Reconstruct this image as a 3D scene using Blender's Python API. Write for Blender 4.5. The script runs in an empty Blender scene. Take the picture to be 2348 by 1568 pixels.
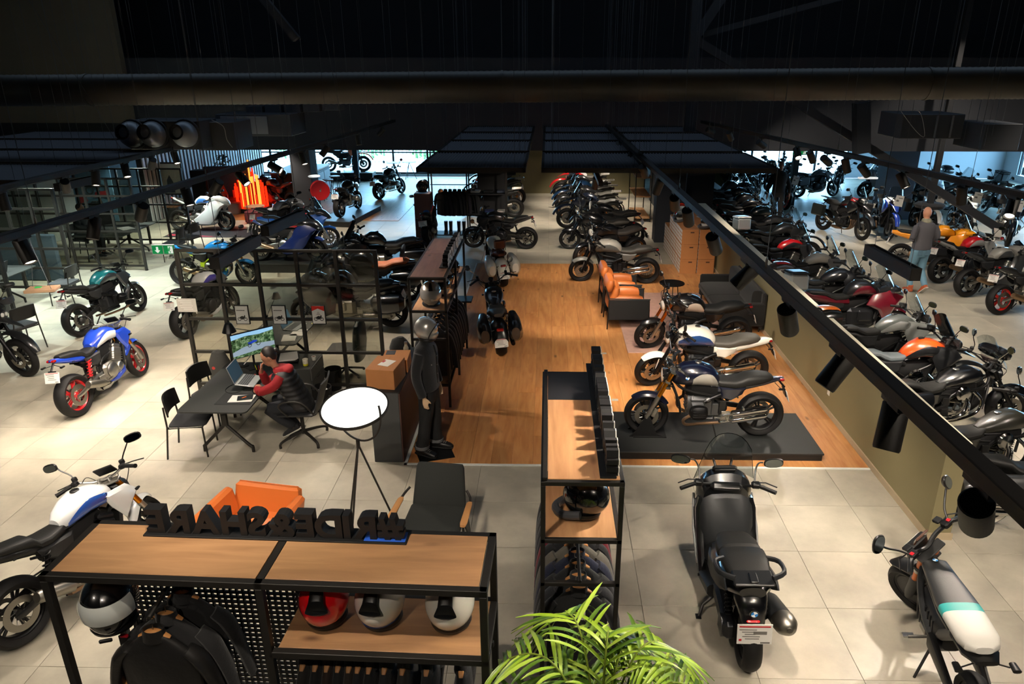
import bpy,math,random
from mathutils import Matrix,Vector
random.seed(7)
PI=math.pi
sc=bpy.context.scene
COL=sc.collection
#  ------------------------------------------------------------------ camera
F_,PX,PY,HC=1670.0,1219.0,784.0,4.8
TH=math.atan(642/F_)
YAW=math.atan(38/math.hypot(F_,642))
cd=bpy.data.cameras.new('camera')
cam=bpy.data.objects.new('camera',cd)
COL.objects.link(cam)
cam.location=(0,0,HC)
cam.rotation_euler=(PI/2-TH,0,YAW)
cd.sensor_width=36
cd.lens=36*F_/2348
cd.shift_x=-(PX-1174)/2348
cd.clip_end=200
sc.camera=cam
#  ------------------------------------------------------------------ view, world
sc.view_settings.view_transform='Standard'
sc.view_settings.look='None'
sc.view_settings.gamma=1
sc.view_settings.exposure=0.0
sc.view_settings.use_curve_mapping=False
w=bpy.data.worlds.new('world')
sc.world=w
w.use_nodes=True
bgn=w.node_tree.nodes['Background']
bgn.inputs[0].default_value=(0.26,0.58,1.0,1)
bgn.inputs[1].default_value=30.0
SPOT_E=385.0
WARM=(1.0,0.87,0.72)
COOL=(0.80,0.93,1.0)
rl=bpy.data.lights.new('roof_light','AREA');rl.shape='RECTANGLE';rl.size=22;rl.size_y=3;rl.energy=120;rl.color=(0.55,0.75,1.0)
rlo=bpy.data.objects.new('roof_light',rl);COL.objects.link(rlo);rlo.location=(0,14.5,8.3)
#  ------------------------------------------------------------------ mapping a pixel of the photo to a point of the room (used once, to survey the positions)
_fw=Vector((-math.sin(YAW)*math.cos(TH),math.cos(YAW)*math.cos(TH),-math.sin(TH)))
_rt=Vector((math.cos(YAW),math.sin(YAW),0))
_up=_rt.cross(_fw)
def at(x,y,z=0.0):
 d=_rt*((x-PX)/F_)-_up*((y-PY)/F_)+_fw
 t=(z-HC)/d.z
 return Vector((d.x*t,d.y*t,z))
def atY(x,y,Y):
 d=_rt*((x-PX)/F_)-_up*((y-PY)/F_)+_fw
 t=Y/d.y
 return Vector((d.x*t,Y,HC+d.z*t))
def pr(X,Y,Z):
 v=Vector((X,Y,Z-HC));d=v.dot(_fw)
 if d<=0.01:return(-9999,-9999)
 return(PX+F_*v.dot(_rt)/d,PY-F_*v.dot(_up)/d)
 #  ------------------------------------------------------------------ materials
def lin(h):
 h=h.lstrip('#')
 o=[]
 for i in(0,2,4):
  c=int(h[i:i+2],16)/255
  o.append(c/12.92 if c<=0.04045 else((c+0.055)/1.055)**2.4)
 return tuple(o)+(1,)
MATS={}
def P(name,col='#808080',rough=0.5,metal=0.0,coat=0.0,emit=0.0,ecol=None,var=0.0,scale=8.0,stretch=None,bump=0.0,alpha=None,spec=0.5,sheen=0.0):
 if name in MATS:return MATS[name]
 m=bpy.data.materials.new(name)
 m.use_nodes=True
 nt=m.node_tree
 b=nt.nodes['Principled BSDF']
 c=lin(col)
 b.inputs['Base Color'].default_value=c
 b.inputs['Roughness'].default_value=rough
 b.inputs['Metallic'].default_value=metal
 b.inputs['Coat Weight'].default_value=coat
 b.inputs['Coat Roughness'].default_value=0.04
 b.inputs['Specular IOR Level'].default_value=spec
 if sheen:b.inputs['Sheen Weight'].default_value=sheen
 if emit:
  b.inputs['Emission Color'].default_value=lin(ecol or col)
  b.inputs['Emission Strength'].default_value=emit
 if var or bump:
  tc=nt.nodes.new('ShaderNodeTexCoord')
  mp=nt.nodes.new('ShaderNodeMapping')
  nz=nt.nodes.new('ShaderNodeTexNoise')
  nz.inputs['Scale'].default_value=scale
  nz.inputs['Detail'].default_value=4
  nt.links.new(tc.outputs['Object'],mp.inputs[0])
  if stretch:mp.inputs['Scale'].default_value=stretch
  nt.links.new(mp.outputs[0],nz.inputs['Vector'])
  if var:
   mx=nt.nodes.new('ShaderNodeMix');mx.data_type='RGBA'
   mx.inputs[6].default_value=tuple(min(1,k*(1+var))for k in c[:3])+(1,)
   mx.inputs[7].default_value=tuple(k*(1-var)for k in c[:3])+(1,)
   nt.links.new(nz.outputs['Fac'],mx.inputs[0])
   nt.links.new(mx.outputs[2],b.inputs['Base Color'])
  if bump:
   bp=nt.nodes.new('ShaderNodeBump');bp.inputs['Strength'].default_value=bump;bp.inputs['Distance'].default_value=0.01
   nt.links.new(nz.outputs['Fac'],bp.inputs['Height'])
   nt.links.new(bp.outputs[0],b.inputs['Normal'])
 MATS[name]=m
 return m
def clear(name,tint='#ffffff',gloss=0.08,rough=0.03,t=0.9):
 if name in MATS:return MATS[name]
 m=bpy.data.materials.new(name);m.use_nodes=True
 nt=m.node_tree;nt.nodes.clear()
 o=nt.nodes.new('ShaderNodeOutputMaterial');mx=nt.nodes.new('ShaderNodeMixShader')
 tr=nt.nodes.new('ShaderNodeBsdfTransparent');gl=nt.nodes.new('ShaderNodeBsdfGlossy')
 c=lin(tint);tr.inputs[0].default_value=tuple(k*t for k in c[:3])+(1,)
 gl.inputs['Roughness'].default_value=rough
 lw=nt.nodes.new('ShaderNodeLayerWeight');lw.inputs[0].default_value=0.25
 mt=nt.nodes.new('ShaderNodeMath');mt.operation='MULTIPLY_ADD';mt.inputs[1].default_value=0.3;mt.inputs[2].default_value=gloss
 nt.links.new(lw.outputs['Fresnel'],mt.inputs[0]);nt.links.new(mt.outputs[0],mx.inputs[0])
 nt.links.new(tr.outputs[0],mx.inputs[1]);nt.links.new(gl.outputs[0],mx.inputs[2]);nt.links.new(mx.outputs[0],o.inputs[0])
 MATS[name]=m
 return m
def paint(hexc,rough=0.28,metal=0.0):
 return P('paint_%s_%d_%d'%(hexc.strip('#'),rough*100,metal*100),hexc,rough,metal,1.0)
def node_mat(name):
 m=bpy.data.materials.new(name);m.use_nodes=True;MATS[name]=m
 return m,m.node_tree,m.node_tree.nodes['Principled BSDF']
BLACK=P('black_satin','#090909',0.42)
MATT=P('black_matt','#0d0d0e',0.7,spec=.3)
FRAME=P('black_powder_coat','#17140f',0.55,bump=0.05,scale=90)
def tyre_mat():
 m=P('tyre_rubber','#131212',0.6,spec=.25);nt=m.node_tree;b=nt.nodes['Principled BSDF'];L=nt.links.new
 tc=nt.nodes.new('ShaderNodeTexCoord');sp=nt.nodes.new('ShaderNodeSeparateXYZ');L(tc.outputs['Object'],sp.inputs[0])
 def mth(op,a,b_=None,c=None):
  n=nt.nodes.new('ShaderNodeMath');n.operation=op
  for k,v in enumerate((a,b_,c)):
   if v is None:continue
   if isinstance(v,(int,float)):n.inputs[k].default_value=v
   else:L(v,n.inputs[k])
  return n.outputs[0]
 an=mth('ARCTAN2',sp.outputs[2],sp.outputs[0])
 ph=mth('MULTIPLY_ADD',mth('ABSOLUTE',sp.outputs[1]),34.0,mth('MULTIPLY',an,13.0))
 v=mth('GREATER_THAN',mth('SINE',ph),.90)
 lim=mth('GREATER_THAN',mth('ABSOLUTE',sp.outputs[1]),.012)
 v=mth('MULTIPLY',v,lim)
 r2=mth('SQRT',mth('ADD',mth('MULTIPLY',sp.outputs[0],sp.outputs[0]),mth('MULTIPLY',sp.outputs[2],sp.outputs[2])))
 v=mth('MULTIPLY',v,mth('GREATER_THAN',r2,.262))
 bp=nt.nodes.new('ShaderNodeBump');bp.invert=True;bp.inputs['Strength'].default_value=1.0;bp.inputs['Distance'].default_value=.012
 L(v,bp.inputs['Height']);L(bp.outputs[0],b.inputs['Normal'])
 return m
RUBBER=tyre_mat()
CHROME=P('chrome','#e8e6e2',0.08,1.0)
ALU=P('brushed_aluminium','#b9b6ae',0.33,1.0)
STEEL=P('dull_steel','#8b877f',0.38,1.0)
DARKM=P('dark_metal','#1c1c1d',0.38,0.8)
GOLD=P('gold_anodised','#d98a1e',0.28,1.0)
LEATHER=P('seat_vinyl','#171716',0.55,bump=0.15,scale=120,spec=.35)
GLOSSBK=paint('#050507')
GREYPL=P('grey_plastic','#1e1f21',0.5)
LENS=P('lamp_lens','#f5f5ee',0.1,0.3,1.0)
REDL=P('tail_lamp','#8a0d10',0.15,0,1.0)
AMBER=P('indicator_amber','#e0701a',0.2,0,1.0)
SCREEN=clear('clear_plastic','#f0f4f5',0.05,0.05,0.95)
SMOKE=clear('smoked_plastic','#8a8a8c',0.07,0.05,0.7)
GLASS=clear('pane_glass','#f2f1ea',0.04,0.02,0.95)
MIRG=P('mirror_glass','#b8c4c8',0.05,1.0)
PAPER=P('white_card','#d9d6cf',0.6,var=0.05)
CARD=P('cardboard','#a9703f',0.8,var=0.08,scale=6)
CLOTH=P('black_cloth','#0f1011',0.9,bump=0.3,scale=60,sheen=0.2)
SKIN=P('skin','#b07a5c',0.55,var=0.06)
#  ------------------------------------------------------------------ mesh collector
class G:
 def __init__(s):
  s.v=[];s.f=[];s.m=[];s.mi=0;s.T=None
 def add(s,vs,fs):
  o=len(s.v)
  if s.T is not None:vs=[s.T@Vector(p)for p in vs]
  s.v+=[tuple(p)for p in vs]
  s.f+=[tuple(i+o for i in f)for f in fs]
  s.m+=[s.mi]*len(fs)
  return s
 def box(s,c,d,ch=0.0,R=None,top=1.0):
  hx,hy,hz=d[0]/2,d[1]/2,d[2]/2
  if ch<=0:
   vs=[(x*(top if z>0 else 1),y*(top if z>0 else 1),z)for z in(-hz,hz)for x,y in((-hx,-hy),(hx,-hy),(hx,hy),(-hx,hy))]
   fs=[(3,2,1,0),(4,5,6,7),(0,1,5,4),(1,2,6,5),(2,3,7,6),(3,0,4,7)]
  else:
   ch=min(ch,hx*.95,hy*.95,hz*.95)
   vs=[];fs=[]
   def ring(ax,ay,z):
    k=top if z>0 else 1
    for x,y in((-ax+ch,-ay),(ax-ch,-ay),(ax,-ay+ch),(ax,ay-ch),(ax-ch,ay),(-ax+ch,ay),(-ax,ay-ch),(-ax,-ay+ch)):
     vs.append((x*k,y*k,z))
   def ring2(z):
    k=top if z>0 else 1
    ax,ay=hx-ch,hy-ch
    e=ch*.4
    for x,y in((-ax,-ay-0),(ax,-ay),(ax+0,-ay),(ax,ay),(ax,ay),(-ax,ay),(-ax,ay),(-ax,-ay)):
     vs.append((x*k,y*k,z))
   ring2(-hz);ring(hx,hy,-hz+ch);ring(hx,hy,hz-ch);ring2(hz)
   for r in range(3):
    for i in range(8):
     a,b=r*8+i,r*8+(i+1)%8
     q=[a,b,b+8,a+8]
     pts=[vs[k]for k in q];u=[]
     for k,p in zip(q,pts):
      if p not in[vs[j]for j in u]:u.append(k)
     if len(u)>2:fs.append(tuple(u))
   fs.append((7,5,3,1));fs.append((25,27,29,31))
  M=Matrix.Translation(c)
  if R is not None:M=M@(R if isinstance(R,Matrix)else Matrix.Rotation(R,4,'Z'))
  return s.add([M@Vector(p)for p in vs],fs)
 def tube(s,pts,r,n=8,cap=True,flat=1.0):
  pts=[Vector(p)for p in pts]
  rs=r if isinstance(r,(list,tuple))else[r]*len(pts)
  vs=[];fs=[];prev=None
  for i,p in enumerate(pts):
   t=(pts[min(i+1,len(pts)-1)]-pts[max(i-1,0)])
   t=t.normalized()if t.length>1e-9 else Vector((0,0,1))
   if prev is None:
    a=Vector((0,0,1))if abs(t.z)<.9 else Vector((0,1,0))
    u=a.cross(t).normalized()
   else:
    u=(prev-t*prev.dot(t)).normalized()
   prev=u;vv=t.cross(u)
   for k in range(n):
    an=2*PI*k/n
    vs.append(p+(u*math.cos(an)+vv*math.sin(an)*flat)*rs[i])
  for i in range(len(pts)-1):
   for k in range(n):
    a,b=i*n+k,i*n+(k+1)%n
    fs.append((a,b,b+n,a+n))
  if cap:
   fs.append(tuple(reversed(range(n))));fs.append(tuple(range((len(pts)-1)*n,len(pts)*n)))
  return s.add(vs,fs)
 def curve(s,pts,r,n=8,k=4,cap=True,flat=1.0):
  return s.tube(smooth(pts,k),r if not isinstance(r,(list,tuple))else resample(r,(len(pts)-1)*k+1),n,cap,flat)
 def lathe(s,prof,n=24,axis='z',c=(0,0,0),close=False,R=None):
  vs=[];fs=[];m=len(prof)
  for i in range(n):
   a=2*PI*i/n;ca,sa=math.cos(a),math.sin(a)
   for r,h in prof:
    if axis=='z':p=(r*ca,r*sa,h)
    elif axis=='y':p=(r*ca,h,r*sa)
    else:p=(h,r*ca,r*sa)
    vs.append(p)
  for i in range(n):
   j=(i+1)%n
   for k in range(m if close else m-1):
    l=(k+1)%m
    q=(i*m+k,j*m+k,j*m+l,i*m+l)
    fs.append(q if axis!='y' else q[::-1])
  if not close:
   if prof[0][0]>1e-6:fs.append(tuple(i*m for i in range(n))[::-1 if axis!='y' else 1])
   if prof[-1][0]>1e-6:fs.append(tuple(i*m+m-1 for i in range(n))[::1 if axis!='y' else-1])
  M=Matrix.Translation(c)
  if R is not None:M=M@R
  return s.add([M@Vector(p)for p in vs],fs)
 def loft(s,secs,n=16,axis='x',cap=True):
  vs=[];fs=[]
  for q in secs:
   t,ca,cb,ha,hb=q[:5];e=q[5]if len(q)>5 else 2.4
   for k in range(n):
    an=2*PI*k/n+PI/n
    co,si=math.cos(an),math.sin(an)
    a=ca+ha*math.copysign(abs(co)**(2/e),co)
    b=cb+hb*math.copysign(abs(si)**(2/e),si)
    vs.append((t,a,b)if axis=='x' else((a,b,t)if axis=='z' else(a,t,b)))
  for i in range(len(secs)-1):
   for k in range(n):
    a,b=i*n+k,i*n+(k+1)%n
    fs.append((a,b,b+n,a+n))
  if cap:
   fs.append(tuple(reversed(range(n))));fs.append(tuple(range((len(secs)-1)*n,len(secs)*n)))
  return s.add(vs,fs)
 def ext(s,poly,a,b,plane='xz'):
  n=len(poly)
  def pt(p,h):return{'xz':(p[0],h,p[1]),'xy':(p[0],p[1],h),'yz':(h,p[0],p[1])}[plane]
  vs=[pt(p,a)for p in poly]+[pt(p,b)for p in poly]
  fs=[tuple(range(n)),tuple(reversed(range(n,2*n)))]+[(i,i+n,(i+1)%n+n,(i+1)%n)for i in range(n)]
  return s.add(vs,fs)
 def shell(s,poly,y,bulge=0.03,t=0.012,inner=0.75):
  n=len(poly);cx=sum(p[0]for p in poly)/n;cz=sum(p[1]for p in poly)/n
  sg=1 if y>0 else-1
  P2=[(cx+(p[0]-cx)*inner,cz+(p[1]-cz)*inner)for p in poly]
  vs=[(p[0],y,p[1])for p in poly]+[(p[0],y+sg*bulge*.8,p[1])for p in P2]+[(cx,y+sg*bulge,cz)]+[(p[0],y-sg*t,p[1])for p in poly]
  fs=[]
  for i in range(n):
   j=(i+1)%n
   fs+=[(i,j,n+j,n+i),(n+i,n+j,2*n),(j,i,2*n+1+i,2*n+1+j)]
  fs.append(tuple(2*n+1+i for i in reversed(range(n))))
  return s.add(vs,fs)
 def sph(s,c,r,nu=16,nv=10,R=None,z0=-1.0,z1=1.0):
  if not isinstance(r,(list,tuple)):r=(r,r,r)
  a0,a1=math.asin(z0),math.asin(z1)
  prof=[(math.cos(a0+(a1-a0)*i/nv),math.sin(a0+(a1-a0)*i/nv))for i in range(nv+1)]
  g=G();g.lathe([(max(p,0),h)for p,h in prof],nu)
  M=Matrix.Translation(c)@(R if R is not None else Matrix.Identity(4))@Matrix.Diagonal((r[0],r[1],r[2],1))
  return s.add([M@Vector(p)for p in g.v],g.f)
 def grid(s,fn,nu,nv,t=0.0):
  vs=[fn(i/nu,j/nv)for j in range(nv+1)for i in range(nu+1)]
  fs=[(j*(nu+1)+i,j*(nu+1)+i+1,(j+1)*(nu+1)+i+1,(j+1)*(nu+1)+i)for j in range(nv)for i in range(nu)]
  if t:
   N=len(vs);V=[Vector(p)for p in vs];nr=[Vector()for _ in vs]
   for f in fs:
    k=(V[f[1]]-V[f[0]]).cross(V[f[3]]-V[f[0]])
    for i in f:nr[i]+=k
   vs=vs+[tuple(V[i]-nr[i].normalized()*t)for i in range(N)]
   fs=fs+[tuple(i+N for i in reversed(f))for f in fs]
   bd=[i for i in range(nu+1)]+[(j)*(nu+1)+nu for j in range(1,nv+1)]+[nv*(nu+1)+i for i in range(nu-1,-1,-1)]+[j*(nu+1)for j in range(nv-1,0,-1)]
   for k in range(len(bd)):
    a,b=bd[k],bd[(k+1)%len(bd)]
    fs.append((b,a,a+N,b+N))
  return s.add(vs,fs)
def smooth(pts,k=4):
 pts=[Vector(p)for p in pts];out=[]
 for i in range(len(pts)-1):
  p0=pts[max(i-1,0)];p1=pts[i];p2=pts[i+1];p3=pts[min(i+2,len(pts)-1)]
  for j in range(k):
   t=j/k
   out.append(0.5*((2*p1)+(p2-p0)*t+(2*p0-5*p1+4*p2-p3)*t*t+(3*p1-p0-3*p2+p3)*t**3))
 out.append(pts[-1])
 return out
def resample(a,m):
 o=[]
 for i in range(m):
  t=i*(len(a)-1)/(m-1);k=min(int(t),len(a)-2);o.append(a[k]+(a[k+1]-a[k])*(t-k))
 return o
MESH={}
def mesh(name,g,mat,key=None,ang=35):
 mats=mat if isinstance(mat,(list,tuple))else[mat]
 k=(key,tuple(m.name for m in mats))if key is not None else None
 if k is not None and k in MESH:return MESH[k]
 if callable(g):g=g()
 me=bpy.data.meshes.new(name)
 me.from_pydata(g.v,[],g.f)
 for m in mats:me.materials.append(m)
 if len(mats)>1:me.polygons.foreach_set('material_index',g.m)
 if ang:
  me.shade_smooth();me.set_sharp_from_angle(angle=math.radians(ang))
 me.validate()
 if k is not None:MESH[k]=me
 return me
def obj(name,g,mat,parent=None,key=None,M=None,ang=35,label=None):
 me=mesh(name,g,mat,key,ang)
 o=bpy.data.objects.new(name,me);COL.objects.link(o)
 if parent is not None:o.parent=parent
 if M is not None:o.matrix_local=M
 if label:o['label']=label
 return o
def tag(o,label,cat,group=None,kind=None):
 o['label']=label;o['category']=cat
 if group:o['group']=group
 if kind:o['kind']=kind
 return o
def thing(name,label,cat,loc=(0,0,0),rz=0.0,group=None,rot=None):
 o=bpy.data.objects.new(name,None);COL.objects.link(o)
 o.location=loc;o.rotation_euler=rot or(0,0,rz)
 o.empty_display_size=0.1
 return tag(o,label,cat,group)
def struct(name,g,mat,key=None,ang=35):
 o=obj(name,g,mat,None,key,ang=ang);o['kind']='structure';return o
def copy_tree(o,parent=None,**kw):
 c=o.copy();COL.objects.link(c);c.parent=parent
 for ch in o.children:copy_tree(ch,c)
 return c
def put(o,loc,rz=None,label=None,group=None):
 o.location=loc
 if rz is not None:o.rotation_euler=(0,0,rz)
 if label:o['label']=label
 if group:o['group']=group
 return o
def RX(d):return Matrix.Rotation(math.radians(d),4,'X')
def RY(d):return Matrix.Rotation(math.radians(d),4,'Y')
def RZ(d):return Matrix.Rotation(math.radians(d),4,'Z')
def TR(x,y,z):return Matrix.Translation((x,y,z))
#   LIGHTS (tracks come with their lamps further down)
ROWZ=3.45
XR1=at(1700,590,ROWZ).x
XL1=-4.35
XL2=-6.5
XR2=4.55
def lamp(loc,aim,e=1.0,col=WARM,cone=62,parent=None,blend=0.7,rad=0.04):
 ld=bpy.data.lights.new('lamp','SPOT');ld.energy=SPOT_E*e;ld.color=col
 ld.spot_size=math.radians(cone);ld.spot_blend=blend;ld.shadow_soft_size=rad
 o=bpy.data.objects.new('lamp',ld);COL.objects.link(o)
 d=Vector(aim)-Vector(loc)
 o.location=loc;o.rotation_euler=d.to_track_quat('-Z','Y').to_euler()
 return o
 #   MATERIALS OF THE SETTING
TX,TY=0.87,0.855
TOX,TOY=2.665%TX,7.27%TY
def floor_mat():
 m,nt,b=node_mat('floor_tile')
 g=nt.nodes.new('ShaderNodeNewGeometry')
 sn=nt.nodes.new('ShaderNodeVectorMath');sn.operation='SUBTRACT';sn.inputs[1].default_value=(TOX,TOY,0)
 dv=nt.nodes.new('ShaderNodeVectorMath');dv.operation='DIVIDE';dv.inputs[1].default_value=(TX,TY,50)
 fl=nt.nodes.new('ShaderNodeVectorMath');fl.operation='FLOOR'
 wn=nt.nodes.new('ShaderNodeTexWhiteNoise')
 L=nt.links.new
 L(g.outputs['Position'],sn.inputs[0]);L(sn.outputs[0],dv.inputs[0]);L(dv.outputs[0],fl.inputs[0]);L(fl.outputs[0],wn.inputs['Vector'])
 ad=nt.nodes.new('ShaderNodeVectorMath');ad.operation='MULTIPLY_ADD';ad.inputs[1].default_value=(7,7,7)
 L(wn.outputs['Color'],ad.inputs[0]);L(g.outputs['Position'],ad.inputs[2])
 n1=nt.nodes.new('ShaderNodeTexNoise');n1 .inputs['Scale'].default_value=1.6;n1 .inputs['Detail'].default_value=9;n1 .inputs['Roughness'].default_value=0.62
 L(ad.outputs[0],n1 .inputs['Vector'])
 r=nt.nodes.new('ShaderNodeValToRGB');r.color_ramp.elements[0].position=0.3;r.color_ramp.elements[1].position=0.75
 r.color_ramp.elements[0].color=lin('#989284');r.color_ramp.elements[1].color=lin('#bbb4a2')
 L(n1 .outputs['Fac'],r.inputs[0])
 hs=nt.nodes.new('ShaderNodeHueSaturation')
 mr=nt.nodes.new('ShaderNodeMapRange');mr.inputs[3].default_value=0.93;mr.inputs[4].default_value=1.05
 L(wn.outputs['Value'],mr.inputs[0]);L(mr.outputs[0],hs.inputs['Value']);L(r.outputs[0],hs.inputs['Color']);L(hs.outputs[0],b.inputs['Base Color'])
 rr=nt.nodes.new('ShaderNodeMapRange');rr.inputs[3].default_value=0.34;rr.inputs[4].default_value=0.5
 L(n1 .outputs['Fac'],rr.inputs[0]);L(rr.outputs[0],b.inputs['Roughness'])
 return m
def wood_mat(name,c0,c1,dark,along='Y',rough=0.4,rnd=0.12,knots=True):
 m,nt,b=node_mat(name);L=nt.links.new
 tc=nt.nodes.new('ShaderNodeNewGeometry');oi=nt.nodes.new('ShaderNodeObjectInfo')
 ad=nt.nodes.new('ShaderNodeVectorMath');ad.operation='ADD'
 ml=nt.nodes.new('ShaderNodeMath');ml.operation='MULTIPLY';ml.inputs[1].default_value=40
 L(oi.outputs['Random'],ml.inputs[0]);L(tc.outputs['Position'],ad.inputs[0]);L(ml.outputs[0],ad.inputs[1])
 mp=nt.nodes.new('ShaderNodeMapping');mp.inputs['Scale'].default_value=(6,.7,6)if along=='Y' else(.7,6,6)
 L(ad.outputs[0],mp.inputs[0])
 n=nt.nodes.new('ShaderNodeTexNoise');n.inputs['Scale'].default_value=2.2;n.inputs['Detail'].default_value=8;n.inputs['Distortion'].default_value=0.6
 L(mp.outputs[0],n.inputs['Vector'])
 r=nt.nodes.new('ShaderNodeValToRGB');r.color_ramp.elements[0].position=0.32;r.color_ramp.elements[1].position=0.7
 r.color_ramp.elements[0].color=lin(c0);r.color_ramp.elements[1].color=lin(c1)
 L(n.outputs['Fac'],r.inputs[0])
 out=r.outputs[0]
 if knots:
  mp2=nt.nodes.new('ShaderNodeMapping');mp2 .inputs['Scale'].default_value=(3.4,1.3,3.4)if along=='Y' else(1.3,3.4,3.4)
  L(ad.outputs[0],mp2 .inputs[0])
  vo=nt.nodes.new('ShaderNodeTexVoronoi');vo.inputs['Scale'].default_value=1.1
  L(mp2 .outputs[0],vo.inputs['Vector'])
  k=nt.nodes.new('ShaderNodeValToRGB');k.color_ramp.elements[0].position=0.03;k.color_ramp.elements[1].position=0.13
  k.color_ramp.elements[0].color=(1,1,1,1);k.color_ramp.elements[1].color=(0,0,0,1)
  L(vo.outputs['Distance'],k.inputs[0])
  mk=nt.nodes.new('ShaderNodeMix');mk.data_type='RGBA';mk.inputs[7].default_value=lin(dark)
  L(k.outputs[0],mk.inputs[0]);L(out,mk.inputs[6]);out=mk.outputs[2]
 hs=nt.nodes.new('ShaderNodeHueSaturation')
 mr=nt.nodes.new('ShaderNodeMapRange');mr.inputs[3].default_value=1-rnd;mr.inputs[4].default_value=1+rnd
 L(oi.outputs['Random'],mr.inputs[0]);L(mr.outputs[0],hs.inputs['Value']);L(out,hs.inputs['Color']);L(hs.outputs[0],b.inputs['Base Color'])
 b.inputs['Roughness'].default_value=rough
 return m
TILE=floor_mat()
GROUT=P('grout','#8d877b',0.9)
PLANK=wood_mat('oak_plank','#b0733f','#cc935c','#66401f')
SHELFW=wood_mat('oak_board','#8f6a48','#ad845c','#5c3d26',along='X',rnd=0.05,rough=0.5)
SHELFY=wood_mat('oak_board_y','#a87a50','#c5986b','#6d4a2c',along='Y',rnd=0.05,rough=0.5)
BROWNW=wood_mat('brown_oak_board','#6a4c3f','#85624f','#3a261d',along='Y',rnd=0.06,rough=0.42)
BLKW=P('black_stained_board','#25262a',0.55,var=0.2,scale=3,stretch=(6,.6,6))
OLIVE=P('olive_paint','#7d7454',0.85,var=0.03,scale=2)
CREAM=P('cream_cap','#c9c3ae',0.7)
DARKW=P('dark_wall','#2c2e33',0.9,var=0.12,scale=2)
BROWNG=P('taupe_wall','#5e5648',0.9,var=0.06,scale=3)
GREYW=P('grey_wall','#8d9093',0.85)
LIGHTW=P('light_wall','#b6bcc2',0.8)
SOFF=P('black_soffit','#1a1b1e',0.85)
#   STRUCTURE
XA,XB,YA,YB,ZC=-16.0,20.0,-3.0,33.0,8.6
WX0,WX1,WY0,WY1=-1.80,4.10,8.08,18.03
g=G();g.box(((XA+XB)/2,(YA+YB)/2,-0.11),(XB-XA,YB-YA,0.2))
floor=struct('floor',g,GROUT)
def in_view(x,y,z=0.0,m=60):
 u,v=pr(x,y,z);return-m<u<2348+m and-m<v<1568+m
cells=[]
i0=int((XA-TOX)//TX);j0=int((YA-TOY)//TY)
for i in range(i0,i0+43):
 for j in range(j0,j0+43):
  x0,y0=TOX+i*TX,TOY+j*TY;x1,y1=x0+TX,y0+TY
  x0c,x1c,y0c,y1c=max(x0,XA),min(x1,XB),max(y0,YA),min(y1,YB)
  rects=[(x0c,y0c,x1c,y1c)]
  if x1c>WX0 and x0c<WX1 and y1c>WY0 and y0c<WY1:
   rects=[]
   if y0c<WY0:rects.append((x0c,y0c,x1c,WY0))
   if y1c>WY1:rects.append((x0c,WY1,x1c,y1c))
   a,b=max(y0c,WY0),min(y1c,WY1)
   if x0c<WX0:rects.append((x0c,a,WX0,b))
   if x1c>WX1:rects.append((WX1,a,x1c,b))
  for r in rects:
   if r[2]-r[0]>.02 and r[3]-r[1]>.02:cells.append(r)
vis=[r for r in cells if in_view((r[0]+r[2])/2,(r[1]+r[3])/2)]
vis.sort(key=lambda r:(r[0]+r[2])**2/4+(r[1]+r[3])**2/4)
near=vis[:298];ns=set(near)
GAP=0.0022
def tile_g(w_,h_):
 g=G();g.box((0,0,-0.006),(w_-2*GAP,h_-2*GAP,0.012),0.0015);return g
for r in near:
 w_,h_=round(r[2]-r[0],3),round(r[3]-r[1],3)
 obj('tile',lambda w_=w_,h_=h_:tile_g(w_,h_),TILE,floor,key=('tile',w_,h_),M=TR((r[0]+r[2])/2,(r[1]+r[3])/2,0))
g=G()
for r in cells:
 if r in ns:continue
 g.box(((r[0]+r[2])/2,(r[1]+r[3])/2,-0.006),(r[2]-r[0]-2*GAP,r[3]-r[1]-2*GAP,0.012))
o=obj('tiles',g,TILE,floor,ang=0);o['kind']='stuff'
g=G();g.box(((WX0+WX1)/2,(WY0+WY1)/2,-0.009),(WX1-WX0,WY1-WY0,0.012))
oak=struct('floor_oak',g,P('plank_gap','#6b4526',.9))
PW=(WX1-WX0-.04)/22
for i in range(22):
 y=WY0+0.04;x=WX0+0.04+PW*(i+.5)
 first=random.uniform(.5,2.2)
 while y<WY1-.01:
  L_=first if y<WY0+.1 else random.choice((1.6,1.9,2.2))
  L_=min(L_,WY1-y)
  if WY1-y-L_<.35:L_=WY1-y
  L_=round(L_,2)
  obj('plank',lambda L_=L_:G().box((0,0,0),(PW-.002,L_-.002,.012),.0012),PLANK,oak,key=('plank',L_),M=TR(x,y+L_/2,0.002))
  y+=L_
g=G();g.box(((WX0+WX1)/2,WY0+.018,.004),(WX1-WX0,.036,.012));g.box((WX0+.018,(WY0+WY1)/2,.004),(.036,WY1-WY0,.012))
struct('trim_1',g,P('pale_edge_trim','#d9dcd6',0.5))
g=G();g.box(((XA+XB)/2,(YA+YB)/2,ZC+.1),(XB-XA,YB-YA,.2));struct('ceiling',g,SOFF)
g=G();g.box((XA-.1,(YA+YB)/2,ZC/2),(.2,YB-YA,ZC));struct('wall_left',g,GREYW)
g=G();g.box(((XA+XB)/2,YA-.1,ZC/2),(XB-XA+.4,.2,ZC));struct('wall_front',g,DARKW)
g=G()
g.box((XB+.1,8.5,ZC/2),(.2,23,ZC));g.box((XB+.1,26,6.0),(.2,12,5.2));g.box((XB+.1,26,.15),(.2,12,.3));g.box((XB+.1,32.5,ZC/2),(.2,1,ZC))
struct('wall_right',g,LIGHTW)
BZ=3.1
g=G()
def wallseg(x0,x1,z0,z1,y=YB,t=.2):g.box(((x0+x1)/2,y+t/2,(z0+z1)/2),(x1-x0,t,z1-z0))
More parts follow.
